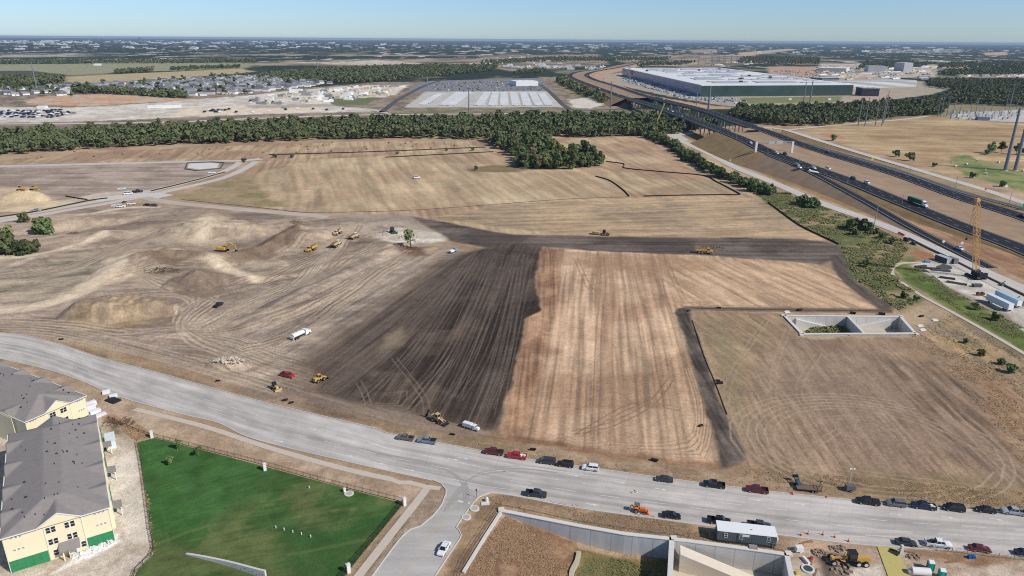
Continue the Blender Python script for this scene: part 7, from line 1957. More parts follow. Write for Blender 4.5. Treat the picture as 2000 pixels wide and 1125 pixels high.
# ------------------------------------------------------------------ crane yard
yl = mat("crane_orange", S(214, 168, 112), .7, noise=.08)
base = G(1905, 542)
cr = empty("crawler_crane", base, head((1890, 535), (1920, 549)), "tall orange lattice boom crane standing in the pale yard", "crane")
tracks(cr, 8.5, 5.2, 1.2, 1.4)
mb = MB(); mb.box(1.2, 0, 1.5, 6.0, 3.4, 2.0, tx=.95); mb.box(4.6, 0, 1.5, 1.4, 4.4, 2.4); mb.build("house", trim_b, cr)
cab(cr, -1.5, 1.9, 1.6, 2.0, 1.3, 2.2, iron)
mb = MB()
tt = P(1909, 391) - Vector((0, 0, HCAM)); tt = Vector((0, 0, HCAM)) + tt * ((base.y - .0) / tt.y)
bh = tt.z - 3.0
_a = cr.rotation_euler.z; lx, ly = (tt.x - base.x) * math.cos(_a) + 0, -(tt.x - base.x) * math.sin(_a)
nseg = 15
def bpt(k, s, t):
    f = k / nseg
    w_ = 1.1 if 0 < k < nseg else .5
    return Vector((-.6 + (lx + .6) * f + s * w_, ly * f + t * w_, 2.6 + bh * f))
for k in range(nseg):
    for s, t in ((-1, -1), (1, -1), (1, 1), (-1, 1)):
        mb.tube(bpt(k, s, t), bpt(k + 1, s, t), .14, n=5)
    cs = [(-1, -1), (1, -1), (1, 1), (-1, 1)]
    for i in range(4):
        a, b = cs[i], cs[(i + 1) % 4]
        mb.tube(bpt(k, *a), bpt(k + 1, *b), .09, n=4); mb.tube(bpt(k + 1, *a), bpt(k + 1, *b), .09, n=4)
mb.build("lattice_boom", yl, cr)
mb = MB(); mb.box(lx, ly, bh + 2.4, 2.2, 1.8, 1.4); mb.tube((lx, ly - .7, bh + 3.2), (lx, ly + .7, bh + 3.2), .8, n=12); mb.build("boom_head", yl, cr)
mb = MB(); mb.tube((lx - 1.2, ly + .3, bh + 3), (lx - 1.4, ly + .3, bh * .55), .04, n=4); mb.tube((lx - 1.2, ly - .3, bh + 3), (lx - 1.4, ly - .3, bh * .55), .04, n=4); o = mb.build("hoist_rope", iron, cr)
mb = MB(); mb.box(lx - 1.4, ly, bh * .55 - 1.1, .7, .8, 1.1, tx=.7); mb.build("hook_block", trim_b, o)
def crate_box(x, y, L, Wd, H, rz, label, m, roof=None, name="container", cat="container"):
    r = empty(name, G(x, y), rz, label, cat)
    mb = MB(); mb.box(0, 0, .1, L, Wd, H)
    for i in range(int(L / .6)):
        for s in (-1, 1): mb.box(-L / 2 + .3 + i * .6, s * (Wd / 2 + .02), .2, .25, .05, H - .3)
    mb.build("shell", m, r)
    mb = MB(); mb.box(0, 0, H + .1, L + .05, Wd + .05, .08); mb.build("roof", roof or m, r)
    mb = MB(); [mb.box(L / 2 + .03, s * Wd * .24, .2, .06, Wd * .45, H - .3) for s in (-1, 1)]; mb.build("door", roof or m, r)
    return r
cw = mat("dark_container", S(86, 90, 96), .7)
crate_box(1841, 511, 8.5, 3.2, 2.9, head((1834, 508), (1850, 514)), "dark grey container with a pale roof strip at the top of the crane yard", cw, mat("pale_roof", S(186, 190, 194), .6))
crate_box(1858, 513, 6.0, 3.0, 2.8, head((1834, 508), (1850, 514)), "second dark container right behind the first in the crane yard", mat("brown_container", S(74, 68, 66), .7), mat("grey_roof2", S(122, 120, 120), .6))
def box_trailer(x, y, rz, label, m, L=14):
    r = empty("box_trailer", G(x, y), rz, label, "trailer")
    mb = MB(); mb.box(0, 0, 1.1, L, 2.6, 2.9); mb.build("box", m, r)
    mb = MB(); mb.box(L / 2 + .03, 0, 1.2, .06, 2.3, 2.6); mb.build("rear_door", frame_w, r)
    for xx in (L / 2 - 1.5, L / 2 - 2.8, -L / 2 + 2):
        for s in (-1, 1): wheel(r, xx, s * 1.05, .5, .4)
    return r
bx_m = mat("trailer_white", S(226, 230, 234), .5, noise=.03)
bx_b = mat("trailer_blue", S(176, 206, 222), .5, noise=.03)
ha = head((1928, 580), (1978, 604))
box_trailer(1950, 599, ha, "long white box trailer in the crane yard, the nearer of the pair", bx_m)
box_trailer(1967, 592, ha, "pale blue box trailer beside the white one in the crane yard", bx_b)
for x, y, lb in ((1910, 577, "rusty drum near the end of the white box trailer, left one"), (1918, 577, "rusty drum near the end of the white box trailer, right one"), (1985, 588, "rusty machine part behind the pale blue trailer"), (1997, 596, "dark machine part at the right edge behind the trailers"), (1908, 560, "dark grey skip in the middle of the crane yard"), (1957, 558, "small dark plate compactor in the crane yard")):
    mb = MB()
    if "drum" in lb: mb.tube((0, -.6, .9), (0, .6, .9), .9, n=12); mb.box(0, 0, 0, .8, 1.0, .6)
    elif "skip" in lb: mb.prism([(-2, 0), (1.6, 0), (2.2, 1.4), (-2.4, 1.4)], -1.1, 1.1)
    else: mb.box(0, 0, 0, 3, 2, 1.2, .3, .8, .7); mb.tube((-1, 0, 1), (1.4, .4, 2.2), .25, n=7)
    o = mb.build("site_plant", mat("rusty", S(110, 76, 60), .9) if "rusty" in lb else cw); o.location = G(x, y); tag(o, lb, "site plant")
mb = MB(); [mb.box(RNG.uniform(-1.6, 1.6), RNG.uniform(-.8, .8), 0, 1.6, 1.2, RNG.uniform(.4, 1.3), RNG.uniform(0, 1), .8, .8) for i in range(7)]
o = mb.build("covered_pile", mat("blue_tarp", S(70, 130, 196), .6)); o.location = G(1811, 512); tag(o, "pile under bright blue tarpaulin at the top corner of the crane yard", "tarpaulin pile")
for i, (x, y, L, an) in enumerate(((1818, 526, 10, -.2), (1838, 530, 9, -.3), (1850, 545, 7, -.5), (1868, 555, 9, -.6), (1800, 522, 7, .3))):
    mb = MB(); [mb.tube((-L / 2, j * .5, .25), (L / 2, j * .5, .25), .24, n=7) for j in range(4)]; [mb.tube((-L / 2, .25 + j * .5, .65), (L / 2, .25 + j * .5, .65), .22, n=7) for j in range(3)]
    o = mb.build("pipe_stack", cw if i % 2 else iron); o.location = G(x, y); o.rotation_euler = (0, 0, an); tag(o, "long dark stack of pipes %s" % ("below the blue tarpaulin", "left of the grey concrete pad", "beside the crane yard weeds, upper one", "beside the crane yard weeds, lowest one", "at the left tip of the crane yard")[i], "pipe stack")
structure(sheet("concrete_pad", PL([(1829, 520), (1842, 515), (1858, 519), (1860, 524), (1848, 528), (1828, 526)], .2), asph2))
# low barrier along the frontage road
bar = empty("road_barrier", G(1812, 486), 0, "long dark concrete barrier between the frontage road and the crane yard", "barrier")
pl = [G(x, y) for x, y in ((1775, 466), (1812, 485), (1850, 503), (1925, 541), (2000, 577), (2080, 618))]
pl = [p - bar.location for p in resample(catmull(pl, 5), 60)]
mb = MB(); mb.loft([[a + Vector((0, 0, -.4)), b + Vector((0, 0, -.4)), b * 1 + Vector((0, 0, .95)), a * 1 + Vector((0, 0, .95))] for a, b in zip(offset(pl, .3), offset(pl, -.3))]); mb.build("barrier_wall", mat("barrier_grey", S(112, 108, 104), .9), bar)
mb = MB(); mb.prism([(-3.5, 0), (3.5, 0), (3.4, .5), (3.3, 1.0), (-3.3, 1.0), (-3.4, .5)], -.4, .4); o = mb.build("orange_barrier", mat("barrier_orange", S(226, 120, 44), .6)); o.location = P(1761, 458, .14); o.rotation_euler = (0, 0, head((1755, 454), (1768, 460))); tag(o, "orange plastic road barrier on the near frontage road", "barrier")

# ------------------------------------------------------------------ freeway furniture
pole_m = mat("grey_pole", S(150, 152, 154), .6)
def street_light(x, y, z, h, label, arm=1, group=None):
    p = P(x, y, z); p.z = max(gz(p), 0)
    r = empty("street_lamp", p, 0, label, "lamp post", group)
    mb = MB(); mb.tube((0, 0, -.3), (0, 0, h), .22, .12, 7); mb.tube((0, 0, h), (arm * 2.5, 0, h + .4), .1, .07, 5); mb.build("pole", pole_m, r)
    mb = MB(); mb.box(arm * 2.8, 0, h + .3, .9, .35, .18); mb.build("lamp_head", pole_m, r)
for x, y, z in ((1655, 357, 7), (1761, 401, 4), (1560, 322, 10), (1776, 341, 4), (1866, 366, 2), (1970, 402, 1), (1402, 262, 13), (1438, 273, 13), (1531, 250, 10), (1562, 247, 4)):
    street_light(x, y, z, 11, "thin grey lamp post beside the freeway carriageways", 1, "freeway lamp posts")
# leaning utility pole by the frontage road
up_ = empty("utility_pole", G(1705, 450), 0, "tall plain utility pole rising from the weeds beside the near frontage road", "pole")
mb = MB(); mb.tube((0, 0, -.5), (.5, 0, 17.5), .28, .18, 7); mb.build("pole", mat("pole_wood", S(176, 164, 148), .9), up_)
mb = MB(); mb.box(.4, 0, .8, .7, .6, 1.0); mb.build("meter_box", cap_m, up_)
# sign gantry
ga, gb_ = P(1475, 302, 8), P(1546, 298, 9.5)
ga.z = max(0, gz(ga)); gb_.z = max(0, gz(gb_))
gr = empty("sign_gantry", ga, 0, "overhead sign gantry with pale columns spanning the nearer carriageway", "sign gantry")
v = gb_ - ga; ht = D_NEAR[min(range(len(D_NEAR)), key=lambda j: (D_NEAR[j] - ga).length)].z + 8.5
for q in (Vector((0, 0, 0)), v):
    mb = MB(); mb.box(q.x, q.y, q.z - .5, 2.0, 1.6, ht - ga.z - q.z + .5); mb.build("column", pill_m, gr)
mb = MB()
tz = ht - ga.z
a_, b_ = Vector((0, 0, 0)), Vector((v.x, v.y, 0))
for dy in (-.5, .5):
    for z in (tz - 1.6, tz): mb.tube(a_ + Vector((0, dy, z)), b_ + Vector((0, dy, z)), .16, n=5)
for i in range(16):
    p, q = a_.lerp(b_, i / 16), a_.lerp(b_, (i + 1) / 16)
    mb.tube(p + Vector((0, .5, tz - 1.6)), q + Vector((0, .5, tz)), .1, n=4); mb.tube(p + Vector((0, -.5, tz)), q + Vector((0, -.5, tz - 1.6)), .1, n=4)
mb.build("truss", pole_m, gr)
an = math.atan2(v.y, v.x)
for f, w_ in ((.4, 6.5), (.62, 6.5)):
    c = a_.lerp(b_, f); mb = MB(); mb.box(c.x, c.y - .9, tz - 2.4, w_, .15, 3.4, an); mb.build("sign_panel", mat("sign_back", S(176, 180, 182), .5), gr)
# small road signs
def sign(x, y, label, m, shape="round", h=3.0, z=None, r_=1.3, name="road_sign"):
    p = P(x, y, z or 0); p.z = max(gz(p), 0) if z is None else z
    r = empty(name, p, 0, label, "sign")
    mb = MB(); mb.tube((0, 0, -.3), (0, 0, h), .07, n=5); mb.build("post", pole_m, r)
    n = {"round": 16, "diamond": 4, "square": 4}[shape]
    off_ = math.pi / 4 if shape == "square" else 0
    pr = [(math.cos(off_ + 2 * math.pi * k / n) * r_, h + math.sin(off_ + 2 * math.pi * k / n) * r_) for k in range(n)]
    mb = MB(); mb.prism(pr, -.1, -.04); mb.build("sign_plate", m, r)
ysg = mat("sign_yellow", S(240, 196, 30), .5, noise=.02)
sign(1660, 321, "yellow round warning sign on the farther carriageway, left one", ysg, h=3.5)
sign(1703, 317, "yellow round warning sign on the farther carriageway, right one", ysg, h=3.0)
sign(1841, 481, "white diamond sign at the foot of the exit ramp, left one", pill_m, "diamond", 3.0, r_=1.1)
sign(1877, 484, "white diamond sign at the foot of the exit ramp, right one", pill_m, "diamond", 3.0, r_=1.1)
sign(1964, 371, "white square sign beside a bush on the far frontage road", pill_m, "diamond", 3.2, r_=1.6)
sign(1924, 374, "small orange work sign on the far frontage road", orange, "diamond", 2.0, r_=1.1)
sign(1426, 316, "small white sign by the near frontage road under the hedgerow", pill_m, "square", 1.6, r_=.9)
sign(2000, 411, "green road sign at the right edge of the farther carriageway", mat("sign_green", S(20, 150, 120), .5, noise=.02), "square", 3.4, r_=2.6)
wd_ = P(1591, 334, 8.6)
wd_ = structure(sheet("gore_marking", [Vector((p.x, p.y, 8.95)) for p in PL([(1576, 331), (1597, 335), (1600, 338), (1580, 334)], 8.9)], white_p, skirt=.6))

# ------------------------------------------------------------------ power line poles
steelp = mat("weathered_steel", S(126, 134, 142), .6, noise=.08)
def pylon(x, y, h, r0, r1, label, group=None, lean=0.0, arms=0):
    r = empty("transmission_pole", G(x, y), RNG.uniform(-.4, .4), label, "pylon", group)
    mb = MB(); mb.tube((0, 0, -1), (lean, 0, h), r0, r1, 10)
    mb.build("pole_shaft", steelp, r)
    mb = MB(); mb.tube((0, 0, -.2), (0, 0, .3), r0 * 1.35, n=10); mb.build("footing", cap_m, r)
    for i in range(arms):
        mb = MB(); z = h * (.97 - .12 * i); mb.tube((-2.6, 0, z), (2.6, 0, z), .16, n=5); mb.build("cross_arm", steelp, r)
pylon(1963, 333, 58, 1.7, 1.0, "massive grey steel pylon pole near the right edge, left of the pair")
pylon(1982.5, 333, 60, 1.7, 1.0, "massive grey steel pylon pole near the right edge, right of the pair")
for x, y, h in ((1676, 246, 40), (1689, 246.5, 40), (1709, 247, 40), (1722, 247, 44), (1726, 240, 46)):
    pylon(x, y, h, .8, .45, "slim steel pole of the cluster at the edge of the far meadow", "poles at the far meadow", arms=2)
pylon(1569, 203, 42, 1.4, .7, "grey steel pole in front of the factory, left of the pair"); pylon(1581, 206, 46, 1.5, .8, "grey steel pole in front of the factory, right of the pair")
pylon(1383, 217, 42, 1.8, 1.4, "thick pale pole left of the factory front", arms=0)
pylon(1192, 215, 48, 1.3, .8, "thick pale pole beside the nearer bridge", arms=0)
pylon(916, 223, 38, 1.2, .7, "pale pole on a white footing behind the river wood")
for x, y, h in ((1225.5, 161, 50), (1228, 162, 50), (1230.5, 163, 48), (1179, 164, 20), (1360, 206, 24), (1225, 199, 12)):
    pylon(x, y, h, .9, .6, "slender grey pole along the factory car park", "poles by the factory car park")
for i in range(22):
    pylon(1366 + (i % 8) * 12 + RNG.uniform(-3, 3), 130 - (i // 8) * 4, 46, 1.1, .7, "thin pole of the substation behind the factory", "substation poles behind the factory")
for x, y, h in ((1831, 228, 34), (1837, 228, 36), (1849, 226, 32), (1861, 224, 22), (1874, 223, 18), (1904, 228, 30), (1895, 222, 16), (1921, 222, 14), (1936, 218, 16), (1963, 216, 34), (1968, 226, 36), (1972, 212, 44), (1985, 214, 18), (1998, 212, 26), (1950, 230, 12), (1988, 236, 12), (1910, 232, 14), (1880, 229, 12)):
    pylon(x, y, h, .55, .35, "thin steel pole of the electric substation beyond the far meadow", "substation poles beyond the far meadow", arms=2)
for x, y, h, lb in ((71, 171, 56, "tall white mast by the scattered houses on the left"), (621, 143, 62, "tall thin mast above the far wood"), (548, 95, 60, "pale water tower far out on the plain"), (835, 172, 26, "slim mast left of the white warehouse")):
    pylon(x, y, h, 1.6 if "mast" in lb else 3, .8 if "mast" in lb else 7, lb)
# substation plant
sub_m = mat("substation_grey", S(186, 188, 188), .7)
for i in range(26):
    x, y = 1862 + (i % 9) * 16 + RNG.uniform(-4, 4), 222 + (i // 9) * 5.5 + RNG.uniform(-1, 1)
    if x > 2010: continue
    mb = MB(); mb.box(0, 0, 0, 5, 3, 3); mb.box(0, 0, 3, 3, 1.5, 1.2); [mb.tube((sx, 0, 3.5), (sx * 1.3, 0, 6.5), .3, n=5) for sx in (-1.2, 0, 1.2)]
    o = mb.build("transformer", sub_m); o.location = G(x, y); tag(o, "grey transformer in the electric substation yard", "transformer", "transformers of the substation")
def shed(x0, y0, x1, y1, dpt, h, label, m, roof=None, name="shed", cat="building", slats=0):
    """A building whose front runs between two photo points."""
    a, b = P(x0, y0), P(x1, y1)
    L = (b - a).length; an = math.atan2(b.y - a.y, b.x - a.x)
    r = empty(name, a, an, label, cat)
    mb = MB(); mb.box(L / 2, dpt / 2, -.5, L, dpt, h + .5)
    mb.build("wall", m, r)
    mb = MB(); mb.box(L / 2, dpt / 2, h, L + .6, dpt + .6, .8, tx=.98, ty=.96); o = mb.build("roof", roof or m, r)
    mb = MB()
    for i in range(3): mb.box(L * (.2 + .3 * i), dpt * .5, h + .75, 3, 3, 1.6)
    mb.build("roof_unit", sub_m, o)
    if slats:
        mb = MB()
        for k in range(slats): mb.box(L / 2, -.15, h * (k + .45) / slats, L - 1, .3, h / slats * .3)
        mb.build("louvre_band", dark_m if slats > 3 else glass_d, r)
    return r
shed(1909, 235, 1933, 235.5, 8, 5, "low blue-grey control building in the substation", mat("blue_grey_wall", S(110, 122, 140), .6), sub_m)
shed(1870, 231, 1877, 231, 5, 5, "small white hut at the corner of the substation", frame_w)

# ------------------------------------------------------------------ factory and its surroundings
roof_w = mat("factory_roof", S(240, 238, 234), .7, noise=.05, scale=.03, rgb2=S(222, 222, 220))
solar = mat("solar_panel", S(176, 180, 186), .6, noise=.12, scale=.05)
glass_f = mat("factory_glass", (.07, .14, .30), .25, noise=.25, scale=.03, spec=.6)
glass_g = mat("factory_front_glass", (.036, .066, .060), .25, noise=.25, scale=.03, spec=.5)
FA, FB_, FC = P(1215, 147), P(1368, 189), P(1664, 186.5)
FD = FA + FC - FB_
fh = 23.0
fac = empty("factory", FB_, 0, "huge white-roofed factory with dark glass walls beside the freeway", "factory")
q = [p - FB_ for p in (FB_, FC, FD, FA)]
mb = MB(); mb.add([Vector((p.x, p.y, z)) for z in (-1, fh) for p in q], [(0, 1, 5, 4), (1, 2, 6, 5), (2, 3, 7, 6)]); mb.build("glass_front", glass_g, fac)
mb = MB(); mb.add([Vector((q[3].x, q[3].y, -1)), Vector((q[0].x, q[0].y, -1)), Vector((q[0].x, q[0].y, fh)), Vector((q[3].x, q[3].y, fh))], [(0, 1, 2, 3)]); mb.build("glass_side", glass_f, fac)
mb = MB(); mb.add([Vector((p.x, p.y, z)) for z in (fh, fh + 1.6) for p in q], [(3, 2, 1, 0), (4, 5, 6, 7), (0, 1, 5, 4), (1, 2, 6, 5), (2, 3, 7, 6), (3, 0, 4, 7)]); rf = mb.build("roof", roof_w, fac)
e1, e2 = q[1], q[3]
def rp_(u, v, z): return e1 * u + e2 * v + Vector((0, 0, z))
sb = 0
for v in [.06 + .047 * i for i in range(19)]:
    u = .12 + RNG.random() * .1
    while u < .93:
        w_ = RNG.uniform(.08, .3)
        if RNG.random() < .62:
            mb = MB(); z = fh + 1.7
            mb.add([rp_(u, v, z), rp_(min(.96, u + w_), v, z), rp_(min(.96, u + w_), v + .028, z), rp_(u, v + .028, z)] + [rp_(a, b, z + .9) for a, b in ((u, v), (min(.96, u + w_), v), (min(.96, u + w_), v + .028), (u, v + .028))], [(4, 5, 6, 7), (0, 1, 5, 4), (1, 2, 6, 5), (2, 3, 7, 6), (3, 0, 4, 7)])
            mb.build("solar_array", solar, rf); sb += 1
        u += w_ + RNG.uniform(.02, .08)
for i in range(16):
    mb = MB(); c = rp_(RNG.uniform(.03, .95), RNG.uniform(.02, .9), fh + 1.6); mb.box(c.x, c.y, c.z, 7, 6, 4); mb.build("roof_unit", dark_m if i % 2 else sub_m, rf)
# bands across the long glass side
mb = MB()
nrm = Vector((-(e2.y), e2.x, 0)).normalized()
for v0, v1, z0, z1 in ((.15, .75, 11, 12.5), (.02, .5, 16, 17), (.35, .98, 6, 7), (.1, .3, 4, 8), (.5, .62, 3, 9)):
    a, b = e2 * v0 + nrm * .3, e2 * v1 + nrm * .3
    mb.add([a + Vector((0, 0, z0)), b + Vector((0, 0, z0)), b + Vector((0, 0, z1)), a + Vector((0, 0, z1))], [(0, 1, 2, 3)])
mb.build("facade_band", mat("blue_band", (.10, .18, .34), .4), fac)
mb = MB(); a, b = e2 * .80 + nrm * .5, e2 * .86 + nrm * .5
mb.add([a + Vector((0, 0, 10)), b + Vector((0, 0, 10)), b + Vector((0, 0, 24)), a + Vector((0, 0, 24))], [(0, 1, 2, 3)]); mb.build("red_banner", red_s, fac)
# white notice boards on the factory lawn, yellow boom by the bridge
for x, y, lb in ((1543, 196, "white notice board on the factory lawn, left one"), (1620, 196.5, "white notice board on the factory lawn, right one")):
    r_ = empty("notice_board", P(x, y), 0, lb, "sign"); mb = MB(); mb.box(0, 0, .8, 6, .4, 4); mb.build("board", frame_w, r_)
    mb = MB(); [mb.box(sx, 0, -.2, .3, .3, 1.2) for sx in (-2.4, 2.4)]; mb.build("post", pole_m, r_)
bo_ = empty("boom_lift", G(1276, 254), 0, "yellow boom leaning up from the trees beside the nearer bridge", "boom lift")
mb = MB(); mb.tube((0, 0, 1), (13, 0, 36), .9, .6, 8); mb.build("boom", mat("boom_yellow", S(206, 190, 70), .6), bo_)
mb = MB(); mb.box(0, 0, -.3, 5, 3, 2); mb.build("carrier", mat("boom_yellow", S(206, 190, 70), .6), bo_)
pl_st = [mat("yard_white", S(240, 238, 232), .8, noise=.03), mat("yard_tan", S(214, 200, 178), .8), mat("yard_grey", S(150, 150, 150), .8)]
sm_ = []
for m in pl_st:
    mb = MB(); mb.box(0, 0, 0, 14, 7, 3.2, 0, .96, .9); mb.box(3, 1, 3.2, 5, 4, 1.2, .2); o = mb.build("yard_stack", m); sm_.append(o.data); bpy.data.objects.remove(o)
def yard(pts, n, label, group, big=1.0):
    pl = PL(pts); k = 0
    x0, x1 = min(p.x for p in pl), max(p.x for p in pl); y0, y1 = min(p.y for p in pl), max(p.y for p in pl)
    while k < n:
        x, y = RNG.uniform(x0, x1), RNG.uniform(y0, y1)
        if not inside(np.array([x]), np.array([y]), pl)[0]: continue
        s_ = RNG.uniform(.5, 1.6) * big
        o = bpy.data.objects.new("yard_stack", RNG.choice(sm_)); COL.objects.link(o); o.location = (x, y, 0); o.rotation_euler = (0, 0, RNG.uniform(-.3, .3)); o.scale = (s_, s_, RNG.uniform(.7, 1.5))
        tag(o, label, "stack", group); k += 1
yard([(500, 190), (700, 168), (790, 167), (760, 185), (640, 203), (480, 205)], 110, "pale stack of materials in the white yards beyond the river", "stacks in the white yards")
yard([(1600, 132), (1830, 130), (1810, 156), (1600, 156)], 120, "white plant block between the factory halls and the parking garage", "plant blocks behind the factory", 1.8)
yard([(1880, 148), (2010, 147), (2010, 151), (1880, 151)], 24, "pale shed on the bare ground beyond the right wood", "sheds beyond the right wood", 1.3)
yard([(1460, 118), (1500, 124), (1420, 132), (1370, 126)], 24, "grey plant block of the substation behind the factory", "plant blocks of the far substation", 1.4)
gar = shed(1639, 173, 1789, 169, 60, 16, "white striped parking garage right of the factory", frame_w, sub_m, "parking_garage", "garage", 5)
shed(1682, 187.5, 1716, 188, 40, 17, "dark slatted block between the factory and the parking garage", mat("dark_clad", S(66, 70, 80), .6), sub_m, slats=6)
shed(1604, 163, 1638, 162, 40, 15, "grey-blue block at the left end of the parking garage", mat("clad_bluegrey", S(112, 120, 132), .6), sub_m, slats=3)
shed(1597, 139, 1652, 140.5, 90, 14, "low white-roofed hall behind the parking garage", mat("hall_tan", S(216, 210, 198), .7), frame_w)
shed(1695, 140, 1729, 140.5, 60, 22, "grey hall with a pale roof right of the low white hall", mat("hall_grey", S(186, 190, 194), .7), sub_m)
shed(1764, 140, 1781, 140, 60, 34, "tall narrow grey hall at the right of the works", mat("hall_grey2", S(186, 188, 190), .7), frame_w)
shed(1008, 168, 1051, 167.5, 60, 11, "white warehouse with a rounded pale roof in the trailer lot", frame_w, frame_w, "warehouse", "warehouse")
shed(565, 181, 588, 181, 20, 6, "white metal shed in the left yards", frame_w, None); shed(288, 211, 352, 210, 14, 3, "long white trailer row building in the left yards", frame_w)
shed(125, 183, 136, 183, 14, 7, "small white barn by the scattered houses", frame_w); shed(183, 128, 194, 128, 30, 6, "far white farm building on the green meadow", frame_w)
shed(72, 212, 88, 212, 10, 3, "long white cabin by the dark car park on the left", frame_w)

# trailer lot: rows of white trailers
wt = mat("white_trailer", S(236, 236, 234), .6, noise=.03, vary=.08)
dk_under = trim_b
proto_me = None
def far_copy(name, me, loc, rz, label, cat, group, sc=(1, 1, 1)):
    o = bpy.data.objects.new(name, me); COL.objects.link(o); o.location = loc; o.rotation_euler = (0, 0, rz); o.scale = sc
    return tag(o, label, cat, group)
mb = MB(); mb.box(0, 0, 1.1, 15, 2.6, 2.9, mi=0); mb.box(-5, 0, 0, 3, 2.4, 1.1, mi=1); mb.box(5.5, 0, 0, 1.2, 2.2, 1.1, mi=1)
tr = mb.build("box_trailer", [wt, dk_under]); proto_me = tr.data; bpy.data.objects.remove(tr)
for (xa, ya, xb, yb, nn) in ((826, 206, 862, 184, 10), (868, 206, 898, 182, 22), (880, 207, 915, 182, 22), (936, 207, 952, 182, 22), (962, 207, 968, 182, 22), (985, 207, 984, 182, 20), (1008, 207, 1002, 182, 20), (1030, 207, 1022, 183, 20), (1052, 206, 1040, 183, 20), (1072, 206, 1057, 184, 20)):
    a, b = P(xa, ya), P(xb, yb)
    for i in range(nn):
        p = a.lerp(b, (i + .3 * RNG.random()) / nn)
        far_copy("box_trailer", proto_me, p, RNG.uniform(-.04, .04), "white box trailer parked in the rows of the white lot", "trailer", "trailers in the white lot")
# parked cars far away
fc_m = [mat("far_car_%s" % n, c, .4, noise=.02) for n, c in (("white", S(226, 226, 226)), ("dark", S(44, 46, 54)), ("blue", S(40, 56, 104)), ("grey", S(126, 130, 136)))]
cm = []
for m in fc_m:
    mb = MB(); mb.box(0, 0, .3, 4.8, 1.9, .75, tx=.95); mb.box(-.2, 0, 1.05, 2.8, 1.7, .6, tx=.7, ty=.85); o = mb.build("parked_car", m); cm.append(o.data); bpy.data.objects.remove(o)
mass = []
def lot(pts, n, names, label, group, big=1.0, ang=0.0, name="parked_car", extra=False):
    pl = PL(pts); k = 0
    x0, x1 = min(p.x for p in pl), max(p.x for p in pl); y0, y1 = min(p.y for p in pl), max(p.y for p in pl)
    while k < n:
        x, y = RNG.uniform(x0, x1), RNG.uniform(y0, y1)
        y = round(y / 16) * 16 + RNG.uniform(-.8, .8); x = round(x / 3) * 3
        if not inside(np.array([x]), np.array([y]), pl)[0]: continue
        p = Vector((x, y, 0)); p.z = 0
        k += 1
        if extra: mass.append((p, big)); continue
        far_copy(name, cm[RNG.choice(names)], p, ang + math.pi / 2, label, "car" if name == "parked_car" else "vehicle", group, (big, big, big))
lot([(835, 174), (858, 162), (1000, 158), (1000, 178), (832, 178)], 60, (2, 2, 1, 3, 1), "parked car in the grey lot left of the white warehouse", "cars in the grey lot", 1.25)
lot([(835, 174), (858, 162), (1000, 158), (1000, 178), (832, 178)], 60, (2, 1), "", "", 1.25, extra=True)
lot([(1010, 170), (1062, 168), (1072, 177), (1010, 177)], 20, (1, 3, 2), "parked car in front of the white warehouse", "cars by the warehouse", 1.25)
lot([(1220, 147), (1400, 191), (1470, 196), (1440, 204), (1330, 193), (1215, 158)], 110, (0, 3, 0, 1, 3), "parked car in the long lot beside the factory", "cars beside the factory", 1.3)
lot([(1220, 147), (1400, 191), (1470, 196), (1440, 204), (1330, 193), (1215, 158)], 260, (0,), "", "", 1.3, extra=True)
lot([(1500, 138), (1600, 138), (1620, 158), (1560, 158)], 160, (0, 3, 1, 3), "", "", 1.4, extra=True)
lot([(0, 216), (120, 215), (150, 222), (90, 232), (0, 230)], 70, (2,), "", "", 1.35, extra=True)
lot([(0, 216), (120, 215), (150, 222), (90, 232), (0, 230)], 60, (2, 1, 2, 1), "dark blue parked car in the white lot at the left edge", "cars in the white lot on the left", 1.35)
lot([(500, 190), (760, 170), (745, 188), (600, 200), (480, 203)], 60, (0, 0, 1, 3, 0), "vehicle standing in the white yards left of the lane", "vehicles in the white yards", 1.7, name="yard_vehicle")
lot([(330, 218), (560, 210), (700, 214), (500, 222)], 24, (1, 1, 3, 0), "dark machine standing on the cream quarry floor", "machines on the quarry floor", 1.7, name="quarry_machine")
mbs = [MB(), MB(), MB()]
for i, (p, b) in enumerate(mass):
    mbs[i % 3].box(p.x, p.y, .3 * b, 1.9 * b, 4.8 * b, .75 * b, tx=.95); mbs[i % 3].box(p.x, p.y - .2, 1.05 * b, 1.7 * b, 2.8 * b, .6 * b, tx=.85, ty=.7)
mm = MB()
for i in range(3):
    k0 = len(mm.v); mm.v += mbs[i].v; mm.f += [tuple(q + k0 for q in f) for f in mbs[i].f]; mm.m += [i] * len(mbs[i].f)
tag(mm.build("distant_cars", [fc_m[0], fc_m[3], fc_m[1]]), "countless far parked cars filling the lots by the factory and the yards", "cars", kind='stuff')
